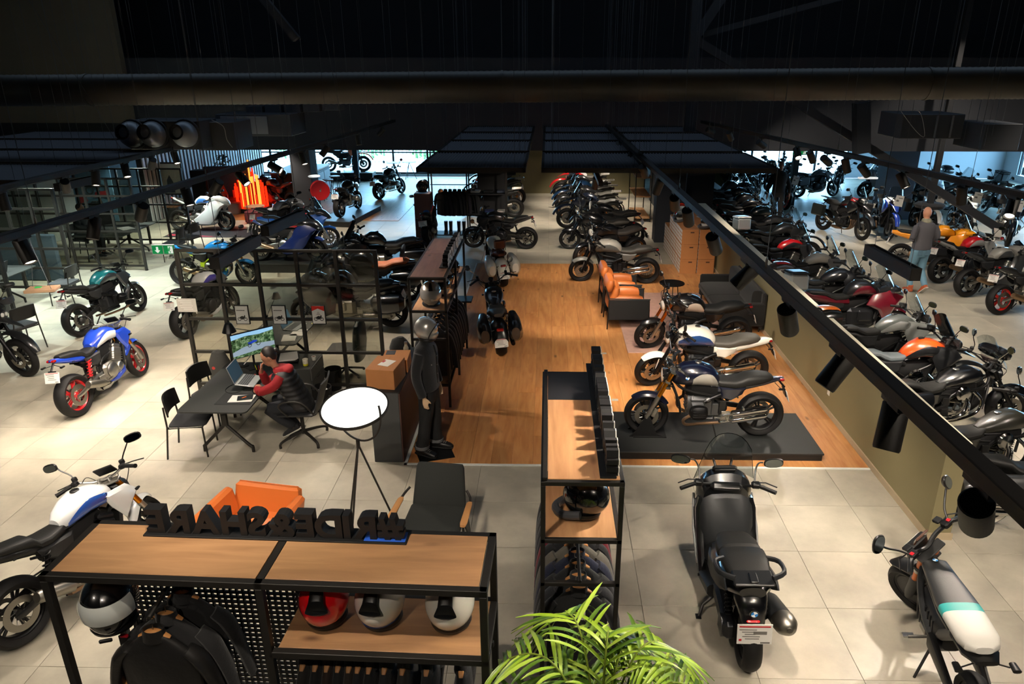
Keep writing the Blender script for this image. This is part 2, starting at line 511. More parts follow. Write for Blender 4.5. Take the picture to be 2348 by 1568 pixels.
wallseg(XA,XB,BZ,ZC);wallseg(XA,-14.2,0,BZ);wallseg(-3.2,7.6,0,BZ);wallseg(13.2,XB,0,BZ)
wallseg(-14.2,-3.2,0,.12);wallseg(7.6,13.2,0,.12)
struct('wall_back',g,LIGHTW)
YM=at(1174,345,2.65).y
g=G();g.box(((XA+XB)/2,YM+.1,(2.65+4.9)/2),(XB-XA,.2,4.9-2.65));struct('wall_fascia',g,DARKW)
g=G();g.box(((XA+XB)/2,(YM+YB)/2+.1,2.95),(XB-XA,YB-YM,.2));struct('ceiling_mezzanine',g,SOFF)
g=G();g.box(((XA+XB)/2,YM+2.2,(4.9+ZC)/2),(XB-XA,.2,ZC-4.9));struct('wall_upper',g,DARKW)
xb=atY(292,200,YM-.3).x
g=G();g.box(((XA+xb)/2,YM-.3,(3.35+ZC)/2),(xb-XA,.2,ZC-3.35));struct('wall_taupe',g,BROWNG)
g=G();g.box((1.25,28.2,1.4),(4.9,.2,2.8));struct('wall_olive',g,OLIVE)
g=G();g.box((-1.3,28.6,1.4),(.3,.8,2.8));g.box((1.6,28.0,1.4),(.18,.3,2.8));struct('wall_olive_return',g,OLIVE)
g=G();g.box((1.25,28.08,.05),(4.9,.04,.1));struct('baseboard_back',g,CREAM)
g=G();g.box((-14.1,15.8,1.45),(.15,13.6,2.9));struct('wall_office',g,P('office_grey','#9aa3a3',.85))
LW0,LW1=4.12,4.36
g=G();g.box(((LW0+LW1)/2,(6.66+20.2)/2,.575),(LW1-LW0,20.2-6.66,1.15),0);struct('wall_low',g,OLIVE)
g=G();g.box(((LW0+LW1)/2,(6.66+20.2)/2,1.158),(LW1-LW0+.004,20.2-6.66+.004,.016));struct('trim_2',g,CREAM)
BASE=P('stone_skirting','#a8977c',0.6,var=0.08)
g=G();g.box((LW0-.009,(6.66+20.2)/2,.04),(.018,20.2-6.66,.08));g.box(((LW0+LW1)/2,6.651,.04),(LW1-LW0+.036,.018,.08));struct('baseboard_right',g,BASE)
g=G();g.box((3.45,20.7,1.6),(.8,.5,3.2),.01);g.box((4.35,21.4,1.6),(.9,.25,3.2));struct('wall_dark_end',g,DARKW)
g=G();g.box((3.9,24.2,1.4),(.2,6.4,2.8));struct('wall_dark_side',g,DARKW)
g=G();g.box((6.2,30.4,1.4),(2.5,.2,2.8));g.box((4.9,29.4,1.4),(.12,2.2,2.8));struct('wall_nook',g,OLIVE)
for k,(x,y,wx,wy,mt)in enumerate([(-7.72,23.4,.62,.7,DARKW),(11.3,24.2,.95,.7,P('blue_grey_column','#3c4450',.8))]):
 g=G();g.box((x,y,1.42),(wx,wy,2.84),.01);struct('trim_%d'%(3+k),g,mt)
for k,(px,py)in enumerate([(820,420),(1812,470),(590,400),(1170,400)]):
 p=at(px,py);g=G();g.box((p.x,p.y,1.42),(.2,.2,2.84));struct('trim_%d'%(5+k),g,SOFF)
def beam(name,a,b,s,m=SOFF):
 a,b=Vector(a),Vector(b);d=b-a
 g=G();g.box((0,0,0),(s,s,d.length));o=struct(name,g,m)
 o.location=(a+b)/2;o.rotation_euler=d.to_track_quat('Z','Y').to_euler();return o
STL=P('painted_steel','#24262a',.6)
p0,p1=atY(1600,95,17.3),atY(2300,530,17.3)
beam('trim_9',p0,(p1 .x,17.3,max(p1 .z,.9)),.17,STL)
beam('trim_10',atY(1580,300,17.2),atY(1600,-40,17.2),.22,STL)
beam('trim_11',atY(1590,90,17.2),atY(1690,-60,17.2),.2,STL)
beam('trim_12',atY(1610,80,17.4),atY(2348,-120,17.4),.12,STL)
beam('trim_13',atY(590,-20,15.0),atY(680,90,15.0),.14,STL)
beam('trim_14',atY(1975,350,17.0),atY(1975,235,17.0),.3,STL)
g=G();g.box((-11.6,13.2,3.3),(9.6,8.2,.05))
def window(name,x0,x1,z0,z1,y,n,rail=1.0):
 g=G()
 for i in range(n+1):g.box((x0+(x1-x0)*i/n,y,(z0+z1)/2),(.07,.12,z1-z0))
 for z in(z0+.03,z1-.03):g.box(((x0+x1)/2,y,z),(x1-x0,.11,.07))
 if rail:g.box(((x0+x1)/2,y,rail),(x1-x0,.1,.05))
 o=struct(name,g,SOFF)
 for i in range(n):
  a,b=x0+(x1-x0)*i/n,x0+(x1-x0)*(i+1)/n
  obj('pane',G().box(((a+b)/2,y,(z0+z1)/2),(b-a-.07,.012,z1-z0-.07)),GLASS,o,ang=0)
 return o
window('window_1',-14.2,-3.2,.12,BZ,YB+.1,6,1.05)
window('window_2',7.6,13.2,.12,BZ,YB+.1,4,0)
g=G()
for i in range(7):g.box((XB+.1,20.0+i*2,1.85),(.1,.08,3.1))
o=struct('window_3',g,SOFF)
for i in range(6):obj('pane',G().box((XB+.1,21+i*2,1.85),(.012,1.9,3.0)),GLASS,o,ang=0)
def portal(loc,rot,sx,sy):
 ld=bpy.data.lights.new('window_portal','AREA');ld.shape='RECTANGLE';ld.size=sx;ld.size_y=sy;ld.cycles.is_portal=True
 o=bpy.data.objects.new('window_portal',ld);COL.objects.link(o);o.location=loc;o.rotation_euler=rot
portal((-8.7,YB+.35,1.6),(PI/2,0,PI),11,3.0)
portal((10.4,YB+.35,1.6),(PI/2,0,PI),5.6,3.0)
portal((XB+.35,26,1.85),(PI/2,0,PI/2),12,3.1)
g=G();g.box((2,50,-.12),(110,33,.2));g.box((36,22,-.12),(31.5,30,.2));struct('ground_yard',g,P('pale_paving','#dfe2e2',.9))
f=thing('bar_fence','white vertical bar fence in the yard outside the left windows','fence',(0,0,0))
WHT=P('white_metal','#e4e6e6',.5)
for z in(.15,1.75):obj('rail',G().box((-9,37,z),(15,.05,.06)),WHT,f,ang=0)
for i in range(75):
 obj('bar',lambda:G().box((0,0,.89),(.05,.05,1.82)),WHT,f,key='fbar',M=TR(-16.4+i*.2,37,0),ang=0)
for k,(x,y,r)in enumerate([(-6.4,39.5,.9),(-9.5,40,1.1),(-13.5,39.5,1.0)]):
 g=G()
 for q in range(260):
  d=Vector((random.gauss(0,1),random.gauss(0,1),random.gauss(0,1))).normalized()*r*random.uniform(.6,1)
  R=Matrix.Rotation(random.uniform(0,6),4,d.normalized())
  g.box((d.x,d.y,d.z*.7+r*.6),(.16,.1,.02),0,R)
 o=obj('shrub',g,P('shrub_green','#5c7d45',.8),ang=0);o.location=(x,y,0)
 tag(o,['pale green shrub in the yard behind the middle of the bar fence','broad green shrub in the yard behind the fence, left of the middle one','green shrub in the yard at the far left end of the fence'][k],'shrub','shrubs in the yard')
 #   OVERHEAD
CABLE=P('grey_cable','#54565a',.6)
CTOP=ZC-.02
def track(label,x0,y0,y1,z,cans,group,cables,lit=1.0,cone=64,camdir=(0.3,-0.5),e=1.0,x1=None):
 x1=x0 if x1 is None else x1
 def xt(y):return x0+(x1-x0)*(y-y0)/(y1-y0)
 t=thing('lighting_track',label,'track light',(0,0,0))
 a,b=Vector((x0,y0,z)),Vector((x1,y1,z));d=b-a
 R=d.to_track_quat('Y','Z').to_matrix().to_4x4()
 g=G();g.box((0,0,0),(.075,d.length,.065),.006)
 g.box((0,0,-.036),(.03,d.length-.02,.01))
 obj('rail',g,FRAME,t,M=Matrix.Translation((a+b)/2)@R)
 for y in cables:
  obj('suspension_cable',lambda:G().tube([(0,0,0),(0,0,CTOP-z)],.0032,5),CABLE,t,key=('cab',z),M=TR(xt(y),y,z+.03))
  obj('cable_grip',lambda:G().lathe([(.006,0),(.009,.01),(.009,.05),(.004,.07)],8),STEEL,t,key='grip',M=TR(xt(y),y,z+.03))
 for(y,aim,*rest)in cans:
  spot(xt(y),y,z,aim,group,rest[0]if rest else e,cone)
 return t
EMIT=P('lamp_emitter','#fff4dc',.3,emit=9,ecol='#fff0d8')
RIMM=P('lamp_inner','#8a8577',.4,.6)
CANL={}
def spot(x,y,z,aim,group,e,cone=62,col=None):
 pivot=Vector((x,y,z-.16))
 d=(Vector(aim)-pivot).normalized()
 t=thing('track_spotlight',CANLAB[group],'spotlight',(x,y,z),0,group)
 R=d.to_track_quat('-Z','X').to_matrix().to_4x4()
 M=TR(0,0,-.16)@R
 obj('adapter',lambda:G().box((0,0,-.045),(.06,.17,.03),.004),FRAME,t,key='adp')
 obj('bracket',lambda:G().tube([(0,0,-.05),(0,0,-.12),(.0,.0,-.15)],.011,6),FRAME,t,key='brk')
 can=obj('lamp_housing',lambda:G().lathe([(.0,.105),(.052,.105),(.058,.1),(.058,-.10),(.0535,-.11),(.050,-.10),(.046,-.055),(.046,-.05)],28),FRAME,t,key='can',M=M)
 obj('reflector',lambda:G().lathe([(.0455,-.052),(.04,-.05),(.0,-.048)],20),RIMM,can,key='refl')
 obj('lens',lambda:G().lathe([(.0,-.004),(.040,-.002),(.045,.006),(.0,.006)],20),EMIT,can,key='lens',M=TR(0,0,-.098))
 if e>0:
  lo=pivot+d*.125
  l=lamp(lo,aim,e,col or WARM,cone)
  l.parent=t;l.matrix_parent_inverse=Matrix.Translation((x,y,z)).inverted()
 return t
CANLAB={'spotlights on the track above the low olive wall':'black cylinder spotlight on the long track running above the low olive wall','spotlights on the track over the left motorcycles':'black cylinder spotlight on the long slanting track over the left-hand motorcycles','spotlights on the track before the glass offices':'black cylinder spotlight on the upper left track in front of the offices','spotlights on the track over the right bikes':'black cylinder spotlight on the thin track crossing above the right-hand motorcycles','added spotlights on the unseen tracks':'added cylinder spotlight on an unseen track overhead','spotlights under the back ceiling':'small unseen spotlight under the dark back ceiling',}
gR,gL,gO,gQ,gX=list(CANLAB)[:5]
def yx(px,py):p=at(px,py,ROWZ);return p.y
cansR=[(2.25,(3.4,4.4,0),.55),(2.92,(.9,1.9,.8),.5),(3.55,(-.4,3.0,.6),.5),(4.35,(2.8,6.0,0),.9),(5.35,(-.3,5.3,1.4),.8),(6.4,(2.9,8.4,.3),1.0),(7.6,(2.4,9.6,.3),1.2),(8.4,(2.4,11.6,0),.9),(9.6,(.6,11.0,0),.9),(11.0,(3.0,13.4,0),.9),(12.6,(1.5,15.5,.3),1.0),(14.4,(2.2,17.6,.3),.9)]
track('long black lighting track with cylinder spotlights above the low olive wall',XR1+.12,1.2,17.2,ROWZ,cansR,gR,[1.9,4.9,8.2,11.6,14.8,17.0],x1=XR1-.1)
cansL=[(4.9,(-5.8,7.0,.1),1.0),(6.0,(-3.0,5.2,.2),.6),(6.93,(-4.7,5.6,.2),.6),(7.74,(-6.4,9.2,.2),1.3),(8.7,(-3.4,7.9,.3),.8),(9.42,(-6.9,10.4,.3),1.15),(10.18,(-2.6,9.4,1.5),.9),(11.3,(-1.7,11.0,1.9),1.0),(12.47,(-3.2,11.6,.3),1.0),(13.54,(-6.4,12.6,.2),1.0),(15.6,(-3.6,15.2,.2),1.0),(17.4,(-6.6,18.2,.4),1.0)]
track('long black lighting track slanting over the left-hand motorcycles',-4.55,4.4,18.6,ROWZ,cansL,gL,[6.2,9.2,12.2,15.2,18.2],x1=-3.78)
cansO=[(7.6,(-7.4,9.5,.1),.9),(8.6,(-6.0,8.2,.2),.9),(9.8,(-8.3,12.6,.2),.9),(10.5,(-6.3,9.4,.1),.8),(11.3,(-5.6,10.2,.1),.8),(12.1,(-8.6,14.2,.3),.9),(12.9,(-5.4,11.9,.2),.8),(15.2,(-7.2,18.0,.3),.8)]
track('black lighting track in front of the glass offices, upper left',XL2,6.4,16.4,3.4,cansO,gO,[8.2,11.2,14.4])
cansQ=[(7.5,(1.9,5.3,.3),1.5),(7.9,(3.2,5.6,.3),.4),(8.7,(5.4,9.0,.4),1.0),(9.86,(6.0,8.2,.3),1.0),(10.8,(7.4,11.6,.5),1.0),(11.3,(5.6,11.4,.5),1.0),(11.9,(8.8,14.6,.3),1.1),(12.4,(6.2,13.6,.4),.9),(12.9,(4.4,9.6,.3),.7),(14.4,(9.2,17.4,.3),1.1),(16.0,(5.8,17.8,.4),1.0),(17.2,(10.5,20.5,.5),1.1)]
track('thin black lighting track crossing above the right-hand motorcycles',5.1,7.0,17.8,3.5,cansQ,gQ,[8.6,11.6,14.2,16.6],x1=3.6)
track('unseen added lighting track high over the front racks',-1.6,-.5,3.1,5.5,[(.2,(-2.6,4.2,1.2),.6),(2.0,(-.8,5.8,.4),1.3),(2.9,(-3.2,6.6,.1),1.3)],gX,[0.5,2.5])  # this and the tracks below are out of view, added to light the floor
track('unseen added lighting track high over the scooter',2.6,-.5,2.7,5.5,[(.2,(2.2,4.4,.2),.7),(2.0,(2.8,6.8,0),1.6)],gX,[0.5,2.2])
track('unseen added lighting track high over the lower left corner',-5.6,-.5,3.4,5.5,[(.6,(-4.6,4.9,.3),1.0),(2.6,(-6.0,7.4,.1),1.2)],gX,[0.5,3.0])
track('unseen added lighting track high over the lower right cruisers',6.6,1.5,7.0,5.9,[(2.2,(5.3,6.6,.4),1.1),(3.6,(6.4,8.0,.2),1.1),(5.2,(5.4,9.4,.6),1.1),(6.6,(7.6,11.0,.1),1.0)],gX,[2.5,6.5])
track('unseen added lighting track over the far right machines',9.6,9.5,17.5,6.4,[(11,(9.2,13.6,.2),1.0),(13.5,(9.6,15.6,.3),1.1),(15.5,(11.8,19.6,.4),1.1),(17,(9.6,20.0,.3),1.0)],gX,[10,13.5,17])  # unseen track added to light the far right machines
track('unseen added lighting track under the middle canopy',.8,11.0,18.6,3.1,[(12.2,(.4,14.2,0),1.0),(15.0,(.1,18.6,0),.8),(17.6,(-.2,21.0,0),.9)],gX,[])  # track hidden by the canopy, added to light the aisle
for k,(px,py,e)in enumerate([(802,322,.6),(826,318,.5),(595,318,.5),(558,325,.4),(467,347,.6),(1500,420,0),(1540,430,0)]):
 pass
gS='spotlights under the back ceiling'
for x,y in((-10.9,12.0),(-10.9,13.9),(-10.6,15.6),(-11.2,20.4),(-8.6,15.4)):spot(x,y,3.37 if y<17 else 2.88,(x-.3,y+.3,0),gS,1.5,120,col=(.85,1.0,.95))  # unseen spots added to brighten the dark offices
for k,(x,y)in enumerate([(-10.5,21.5),(-8.8,22.5),(-6.2,21),(-3.4,21),(-1.6,22.0),(.2,23.0),(2.0,22.5),(0.4,26),(2.0,26.4),(6.4,21.5),(9.6,21.5),(12.2,22),(14.5,20.5)]):
 spot(x,y,2.88,(x+random.uniform(-.8,.8),y+random.uniform(-.4,1.2),0),gS,.85,90)
def linear(label,a,b,n=2):
 t=thing('linear_pendant',label,'pendant lamp')
 a,b=Vector(a),Vector(b);d=b-a
 R=d.to_track_quat('Y','Z').to_matrix().to_4x4()
 g=G()
 for s in(-1,1):g.box((s*.042,0,0),(.012,d.length,.11),.002)
 g.box((0,0,.03),(.075,d.length,.012));g.box((0,d.length/2-.006,0),(.09,.012,.11));g.box((0,-d.length/2+.006,0),(.09,.012,.11))
 obj('lamp_housing',g,FRAME,t,M=Matrix.Translation((a+b)/2)@R)
 obj('diffuser',G().box((0,0,-.02),(.072,d.length-.04,.006)),P('opal_diffuser','#e8e4da',.6,emit=1.2),t,M=Matrix.Translation((a+b)/2)@R,ang=0)
 for k in(.12,.88):
  p=a+d*k
  obj('suspension_cable',G().tube([p+Vector((0,0,.05)),(p.x,p.y,CTOP)],.003,5),CABLE,t)
linear('short black linear pendant in front of the glass screen',at(492,604,3.1),at(588,550,3.1))
linear('short black linear pendant above the black and blue sports bikes',at(607,530,3.1),at(692,492,3.1))
linear('black linear pendant hanging in front of the man in jeans',at(1992,572,3.1),at(2100,630,3.1))
linear('black linear pendant in front of the offices beside the upper track',at(130,430,3.1),at(212,412,3.1))
g=G()
pa,pb=atY(-260,210,12.0),atY(2620,188,12.0)
d=pb-pa;n=420
prof=[]
vs=[];ring=28
for i in range(n+1):
 p=pa+d*i/n;r=.232+(.006 if i%2 else 0)
 for k in range(ring):
  a=2*PI*k/ring;vs.append((p.x,p.y+r*math.cos(a),p.z+r*math.sin(a)))
fs=[(i*ring+k,i*ring+(k+1)%ring,(i+1)*ring+(k+1)%ring,(i+1)*ring+k)for i in range(n)for k in range(ring)]
g.add(vs,fs)
dt=thing('ventilation_duct','large round black spiral duct crossing the whole hall','duct')
obj('duct_pipe',g,P('duct_black','#5a564e',.5,.2),dt)
for i in range(9):
 p=pa+d*(i+.5)/9
 if i%3==1:obj('duct_strap',G().lathe([(.236,-.02),(.245,-.02),(.245,.02),(.236,.02)],28,axis='x',c=p),MATS['duct_black'],dt)
 obj('suspension_cable',G().tube([(p.x,p.y,p.z+.24),(p.x,p.y,CTOP)],.004,5),CABLE,dt)
PANELM=P('canopy_panel','#66686f',.5,.1)
def canopy(label,x0,x1,y0,y1,z,group):
 t=thing('canopy_panel',label,'ceiling panel',((x0+x1)/2,(y0+y1)/2,z),0,group)
 wd,dp=x1-x0,y1-y0
 key=(round(wd,2),round(dp,2))
 def mk():
  g=G();n=int(wd/.05);vs=[];top=[]
  for i in range(n+1):
   x=-wd/2+wd*i/n
   for(dx,h)in((0,0),(.018,.018),(.03,.018)):
    if i<n or dx==0:vs.append((x+dx,h))
  pts=vs;m=len(pts)
  v3=[(p[0],-dp/2,p[1]+.012)for p in pts]+[(p[0],dp/2,p[1]+.012)for p in pts]
  g.add(v3,[(i,i+1,m+i+1,m+i)for i in range(m-1)])
  g.box((0,0,0),(wd,dp,.02))
  return g
 obj('ribbed_sheet',mk,PANELM,t,key=('rib',)+key,ang=0)
 def fr():
  g=G()
  for s in(-1,1):
   g.box((s*wd/2,0,.005),(.04,dp+.04,.07));g.box((0,s*dp/2,.005),(wd,.04,.07))
  return g
 obj('panel_frame',fr,FRAME,t,key=('ribf',)+key)
 for sx in(-1,1):
  for sy in(-1,1):
   obj('suspension_cable',lambda:G().tube([(0,0,0),(0,0,CTOP-z)],.0028,4),CABLE,t,key=('cabc',z),M=TR(sx*(wd/2-.15),sy*(dp/2-.12),.03))
CZ=3.3
ysr=[at(1300,r,CZ).y for r in(391,354)],[at(1300,r,CZ).y for r in(351,327)],[at(1300,r,CZ).y for r in(325,308)],[at(1300,r,CZ).y for r in(306,293)]
nm=['nearest','second','third','farthest']
for(c,xa_,xb_)in(('left',-1.93,-.34),('middle',-.07,1.44),('right',1.6,3.4)):
 for k,(ya,yb)in enumerate(ysr):
  xx=xb_ if c!='left' else xb_
  canopy('dark ribbed canopy panel, %s of the four in the %s column above the aisle'%(nm[k],c),xa_,xb_,ya,yb,CZ,'ribbed canopy panels')
for k,(ya,yb)in enumerate([(9.3,10.9),(11.1,12.7),(12.9,14.5),(14.7,16.3)]):
 canopy('dark ribbed canopy panel above the glass offices, %s one'%nm[k],-11.2,-6.75,ya,yb,3.35,'canopy panels over the offices')
DUCTB=P('air_unit_black','#44474c',.5,.1)
DUCTG=P('nozzle_grey','#8a8e94',.35,.3)
h=thing('jet_nozzle_unit','black air unit with three round jet nozzles, upper left','air unit')
def nz(px0,px1,py0,py1,Y):a=atY(px0,py1,Y);b=atY(px1,py0,Y);return a,b
a,b=nz(300,455,277,343,12.8)
obj('unit_box',G().box(((a.x+b.x)/2,13.15,(a.z+b.z)/2),(b.x-a.x,.7,b.z-a.z),.01),DUCTB,h)
for px in(302,351,424):
 c=atY(px,308,12.72)
 nzl=obj('nozzle',G().sph((0,0,0),.215,24,14),DUCTG,h,M=Matrix.Translation(c))
 obj('nozzle_mouth',G().lathe([(.0,-.09),(.10,-.09),(.12,-.20),(.128,-.205),(.128,-.19),(.0,-.12)],24,axis='y'),SOFF,nzl,M=RZ(-12)@RX(-14)@TR(0,-.03,0))
 obj('nozzle_collar',G().lathe([(.215,.03),(.245,.03),(.245,.07),(.2,.07)],28,axis='y'),DUCTB,nzl)
a,b=nz(458,534,280,345,13.2)
h2=thing('air_handling_box','black metal duct box joined beside the three jet nozzles','air unit')
obj('unit_box',G().box(((a.x+b.x)/2,13.6,(a.z+b.z)/2),(b.x-a.x,.8,b.z-a.z),.01),DUCTB,h2)
obj('cable',G().curve([atY(485,275,13.1),atY(512,290,13.1),atY(520,320,13.1),atY(533,338,13.1)],.006,5),P('white_cable','#b9b9b5',.6),h2)
a,b=nz(500,664,262,312,16.2)
h3=thing('fan_coil_unit','dark fan coil unit with two pale framed grilles behind the nozzles','air unit')
obj('unit_box',G().box(((a.x+b.x)/2,16.7,(a.z+b.z)/2),(b.x-a.x,1.0,b.z-a.z),.01),DUCTB,h3)
obj('grille',G().box((a.x*.62+b.x*.38,16.19,(a.z+b.z)/2),((b.x-a.x)*.62,.02,(b.z-a.z)*.8),.004),DUCTG,h3)
obj('grille_bar',G().box((a.x*.60+b.x*.40,16.17,(a.z+b.z)/2),(.02,.02,(b.z-a.z)*.8)),ALU,h3)
for k in range(5):
 p=atY(560+k*45,258-k*3,16.2)
 obj('duct_section',G().box((p.x,17.0,p.z),(.36,.5,.2),.006),DUCTB,h3)
a,b=nz(2062,2215,262,318,14.5)
h4=thing('fan_coil_unit','dark fan coil unit high on the right beside the hanging column','air unit')
obj('unit_box',G().box(((a.x+b.x)/2,15.0,(a.z+b.z)/2),(b.x-a.x,1.0,b.z-a.z),.01),DUCTB,h4)
obj('grille_bar',G().box((a.x*.45+b.x*.55,14.48,(a.z+b.z)/2),(.03,.02,(b.z-a.z)*.9)),DUCTG,h4)
obj('grille_bar',G().box((a.x*.2+b.x*.8,14.48,(a.z+b.z)/2),(.03,.02,(b.z-a.z)*.9)),DUCTG,h4)
obj('cable',G().curve([atY(2066,255,14.4),atY(2100,300,14.4),atY(2120,312,14.4),atY(2112,262,14.4),atY(2095,250,14.4)],.005,5),P('white_cable','#b9b9b5',.6),h4)
a,b=nz(2248,2348,284,345,14.0)
h5=thing('duct_box','square black duct box at the right edge under the big duct','air unit')
obj('unit_box',G().box(((a.x+b.x)/2,14.5,(a.z+b.z)/2),(b.x-a.x,1.0,b.z-a.z),.01),DUCTB,h5)
for hh_,xs in((h,(-.5,.5)),(h2,(-.2,.2)),(h3,(-.6,.6)),(h4,(-.5,.5)),(h5,(-.3,.3))):
 bx=[c for c in hh_.children if c.name.startswith('unit_box')][0].data.vertices
 x0_,x1_=min(v.co.x for v in bx),max(v.co.x for v in bx);zt_=max(v.co.z for v in bx);yc_=sum(v.co.y for v in bx)/len(bx)
 for f in(.15,.85):obj('suspension_rod',G().tube([(x0_+(x1_-x0_)*f,yc_,zt_),(x0_+(x1_-x0_)*f,yc_,CTOP)],.005,5),CABLE,hh_)
p=at(2132,470,1.45)
hc=thing('hanging_post','black steel post with a round plate hanging over the right-hand machines','post',(p.x,p.y,1.45))
obj('post',G().box((0,0,(CTOP-1.45)/2),(.13,.13,CTOP-1.45),.01),SOFF,hc)
obj('round_plate',G().lathe([(0,-.06),(.33,-.06),(.35,-.03),(.35,.02),(.3,.05),(0,.05)],28),SOFF,hc)
WL=['thin steel wire hanging from the ceiling, left part','thin steel wire hanging from the ceiling, middle part','thin steel wire hanging from the ceiling, right part']
random.seed(11)
for k in range(46):
 px=40+k*50+random.uniform(-18,18);Y=random.uniform(9,15.5)
 p=atY(px,random.choice((250,300,330))+random.uniform(0,60),Y)
 if p.z<3.2:p.z=3.2
 s=0 if px<780 else(1 if px<1560 else 2)
 o=obj('hanging_wire',G().tube([(0,0,0),(0,0,CTOP-p.z)],.0022,4),CABLE);o.location=p
 tag(o,WL[s],'wire','loose ceiling wires')
for lab,a,b in(('slanting steel wire running down from the top left corner',atY(60,-10,9.0),atY(290,362,9.0)),('slanting steel wire crossing the duct left of the middle',atY(728,-10,10.0),atY(800,360,10.0))):
 o=obj('guy_wire',G().tube([a,b],.003,4),CABLE);tag(o,lab,'wire')
def mini_pendant(label,px,py,z,wd,white=True):
 p=at(px,py,z);t=thing('hanging_sign_light',label,'pendant',(p.x,p.y,z))
 obj('bar',G().box((0,0,0),(wd,.12,.05),.01),P('pendant_white','#dfe3e6',.4,emit=.6),t)
 obj('cord',G().tube([(-wd*.4,0,.02),(0,0,.45),(wd*.4,0,.02)],.004,4).tube([(0,0,.45),(0,0,2.85-z)],.003,4),CABLE,t)
mini_pendant('small white bar pendant on a wire triangle before the blue grey column',1990,408,1.9,.5)
p=at(720,404,1.75);t=thing('ring_pendant','small round white pendant on wires beside the big dark column','pendant',(p.x,p.y,1.75))
obj('disc',G().lathe([(0,-.02),(.15,-.02),(.17,0),(.15,.02),(0,.03)],24),P('pendant_white','#dfe3e6',.4),t)
obj('cord',G().tube([(-.12,0,.02),(0,0,.45),(.12,0,.02)],.004,4).tube([(0,0,.45),(0,0,1.1)],.003,4),CABLE,t)
p=at(97,663,1.6);t=thing('hanging_tray','small wooden tray hung on a wire bridle in front of the offices','tray',(p.x,p.y,1.6),.25)
obj('board',G().box((0,0,0),(.42,.26,.045),.006),P('pale_wood','#b08f70',.6,var=.1),t)
obj('green_marker',G().box((-.06,.03,.026),(.09,.06,.012),.003),P('green_plastic','#2fae5c',.4),t)
obj('bridle',G().tube([(-.16,.1,.02),(0,0,.7),(.16,-.1,.02)],.004,4),CABLE,t)
obj('bridle',G().tube([(0,0,.7),(0,0,CTOP-1.6)],.004,4),CABLE,t)
def exit_sign(label,px,py,z,sc_,lit=True):
 p=at(px,py,z);t=thing('exit_sign',label,'exit sign',(p.x,p.y,z),.05)
 t.scale=(sc_,)*3
 GRN=P('exit_green','#0c8a4a',.4,emit=.5);WHE=P('exit_white','#f2f7f2',.4,emit=.6)
 obj('sign_plate',G().box((0,0,0),(.46,.03,.21),.004),P('sign_edge','#c9d4cc',.3),t)
 obj('green_field',G().box((-.115,-.017,0),(.21,.006,.17)).box((.115,-.0165,0),(.21,.005,.17)),GRN,t,ang=0)
 g=G()
 g.ext([(-.135,.06),(-.095,.06),(-.095,-.01),(-.06,-.01),(-.115,-.07),(-.17,-.01),(-.135,-.01)],-.026,-.021)
 g.box((.15,-.0235,.0),(.09,.004,.15))
 obj('arrow',g,WHE,t,ang=0)
 g=G()
 def limb(a,b,r=.008):g.tube([(a[0],-.028,a[1]),(b[0],-.028,b[1])],r,6)
 g.sph((.138,-.028,.05),.014,8,6)
 limb((.13,.035),(.12,-.01),.013);limb((.13,.03),(.10,.015));limb((.13,.03),(.155,.01));limb((.12,-.01),(.145,-.035));limb((.145,-.035),(.135,-.065));limb((.12,-.01),(.10,-.035));limb((.10,-.035),(.07,-.04))
 obj('running_figure',g,GRN,t)
 obj('suspension_cable',G().tube([(0,0,.1),(0,0,(CTOP-z)/sc_)],.003,4),CABLE,t)
exit_sign('green and white running man exit sign with a down arrow by the glass screen',375,572,2.0,.78)
exit_sign('small pale exit sign hanging above the far right windows',1834,348,2.55,.8)
#   MOTORCYCLES
def tyre_g(ro,w,ri,n=44):
 h=w/2
 prof=[(ri,-h*.72),(ri+.02,-h*.9),(ro-(ro-ri)*.45,-h),(ro-.035,-h*.93),(ro-.013,-h*.62),(ro-.003,-h*.3),(ro,0),(ro-.003,h*.3),(ro-.013,h*.62),(ro-.035,h*.93),(ro-(ro-ri)*.45,h),(ri+.02,h*.9),(ri,h*.72)]
 g=G();g.lathe(prof,n,axis='y',close=True)
 for k in range(n//2):
  a=2*PI*k/(n//2)
  for s in(-1,1):
   g.box((0,0,0),(.001,.001,.001))if False else None
 return g
def rim_g(ri,w,spokes,kind):
 g=G();h=w*.36
 g.lathe([(ri+.006,-h),(ri+.012,-h*.92),(ri-.006,-h*.8),(ri-.022,-h*.5),(ri-.022,h*.5),(ri-.006,h*.8),(ri+.012,h*.92),(ri+.006,h)],40,axis='y')
 g.f=g.f[:-2]if False else g.f
 return g
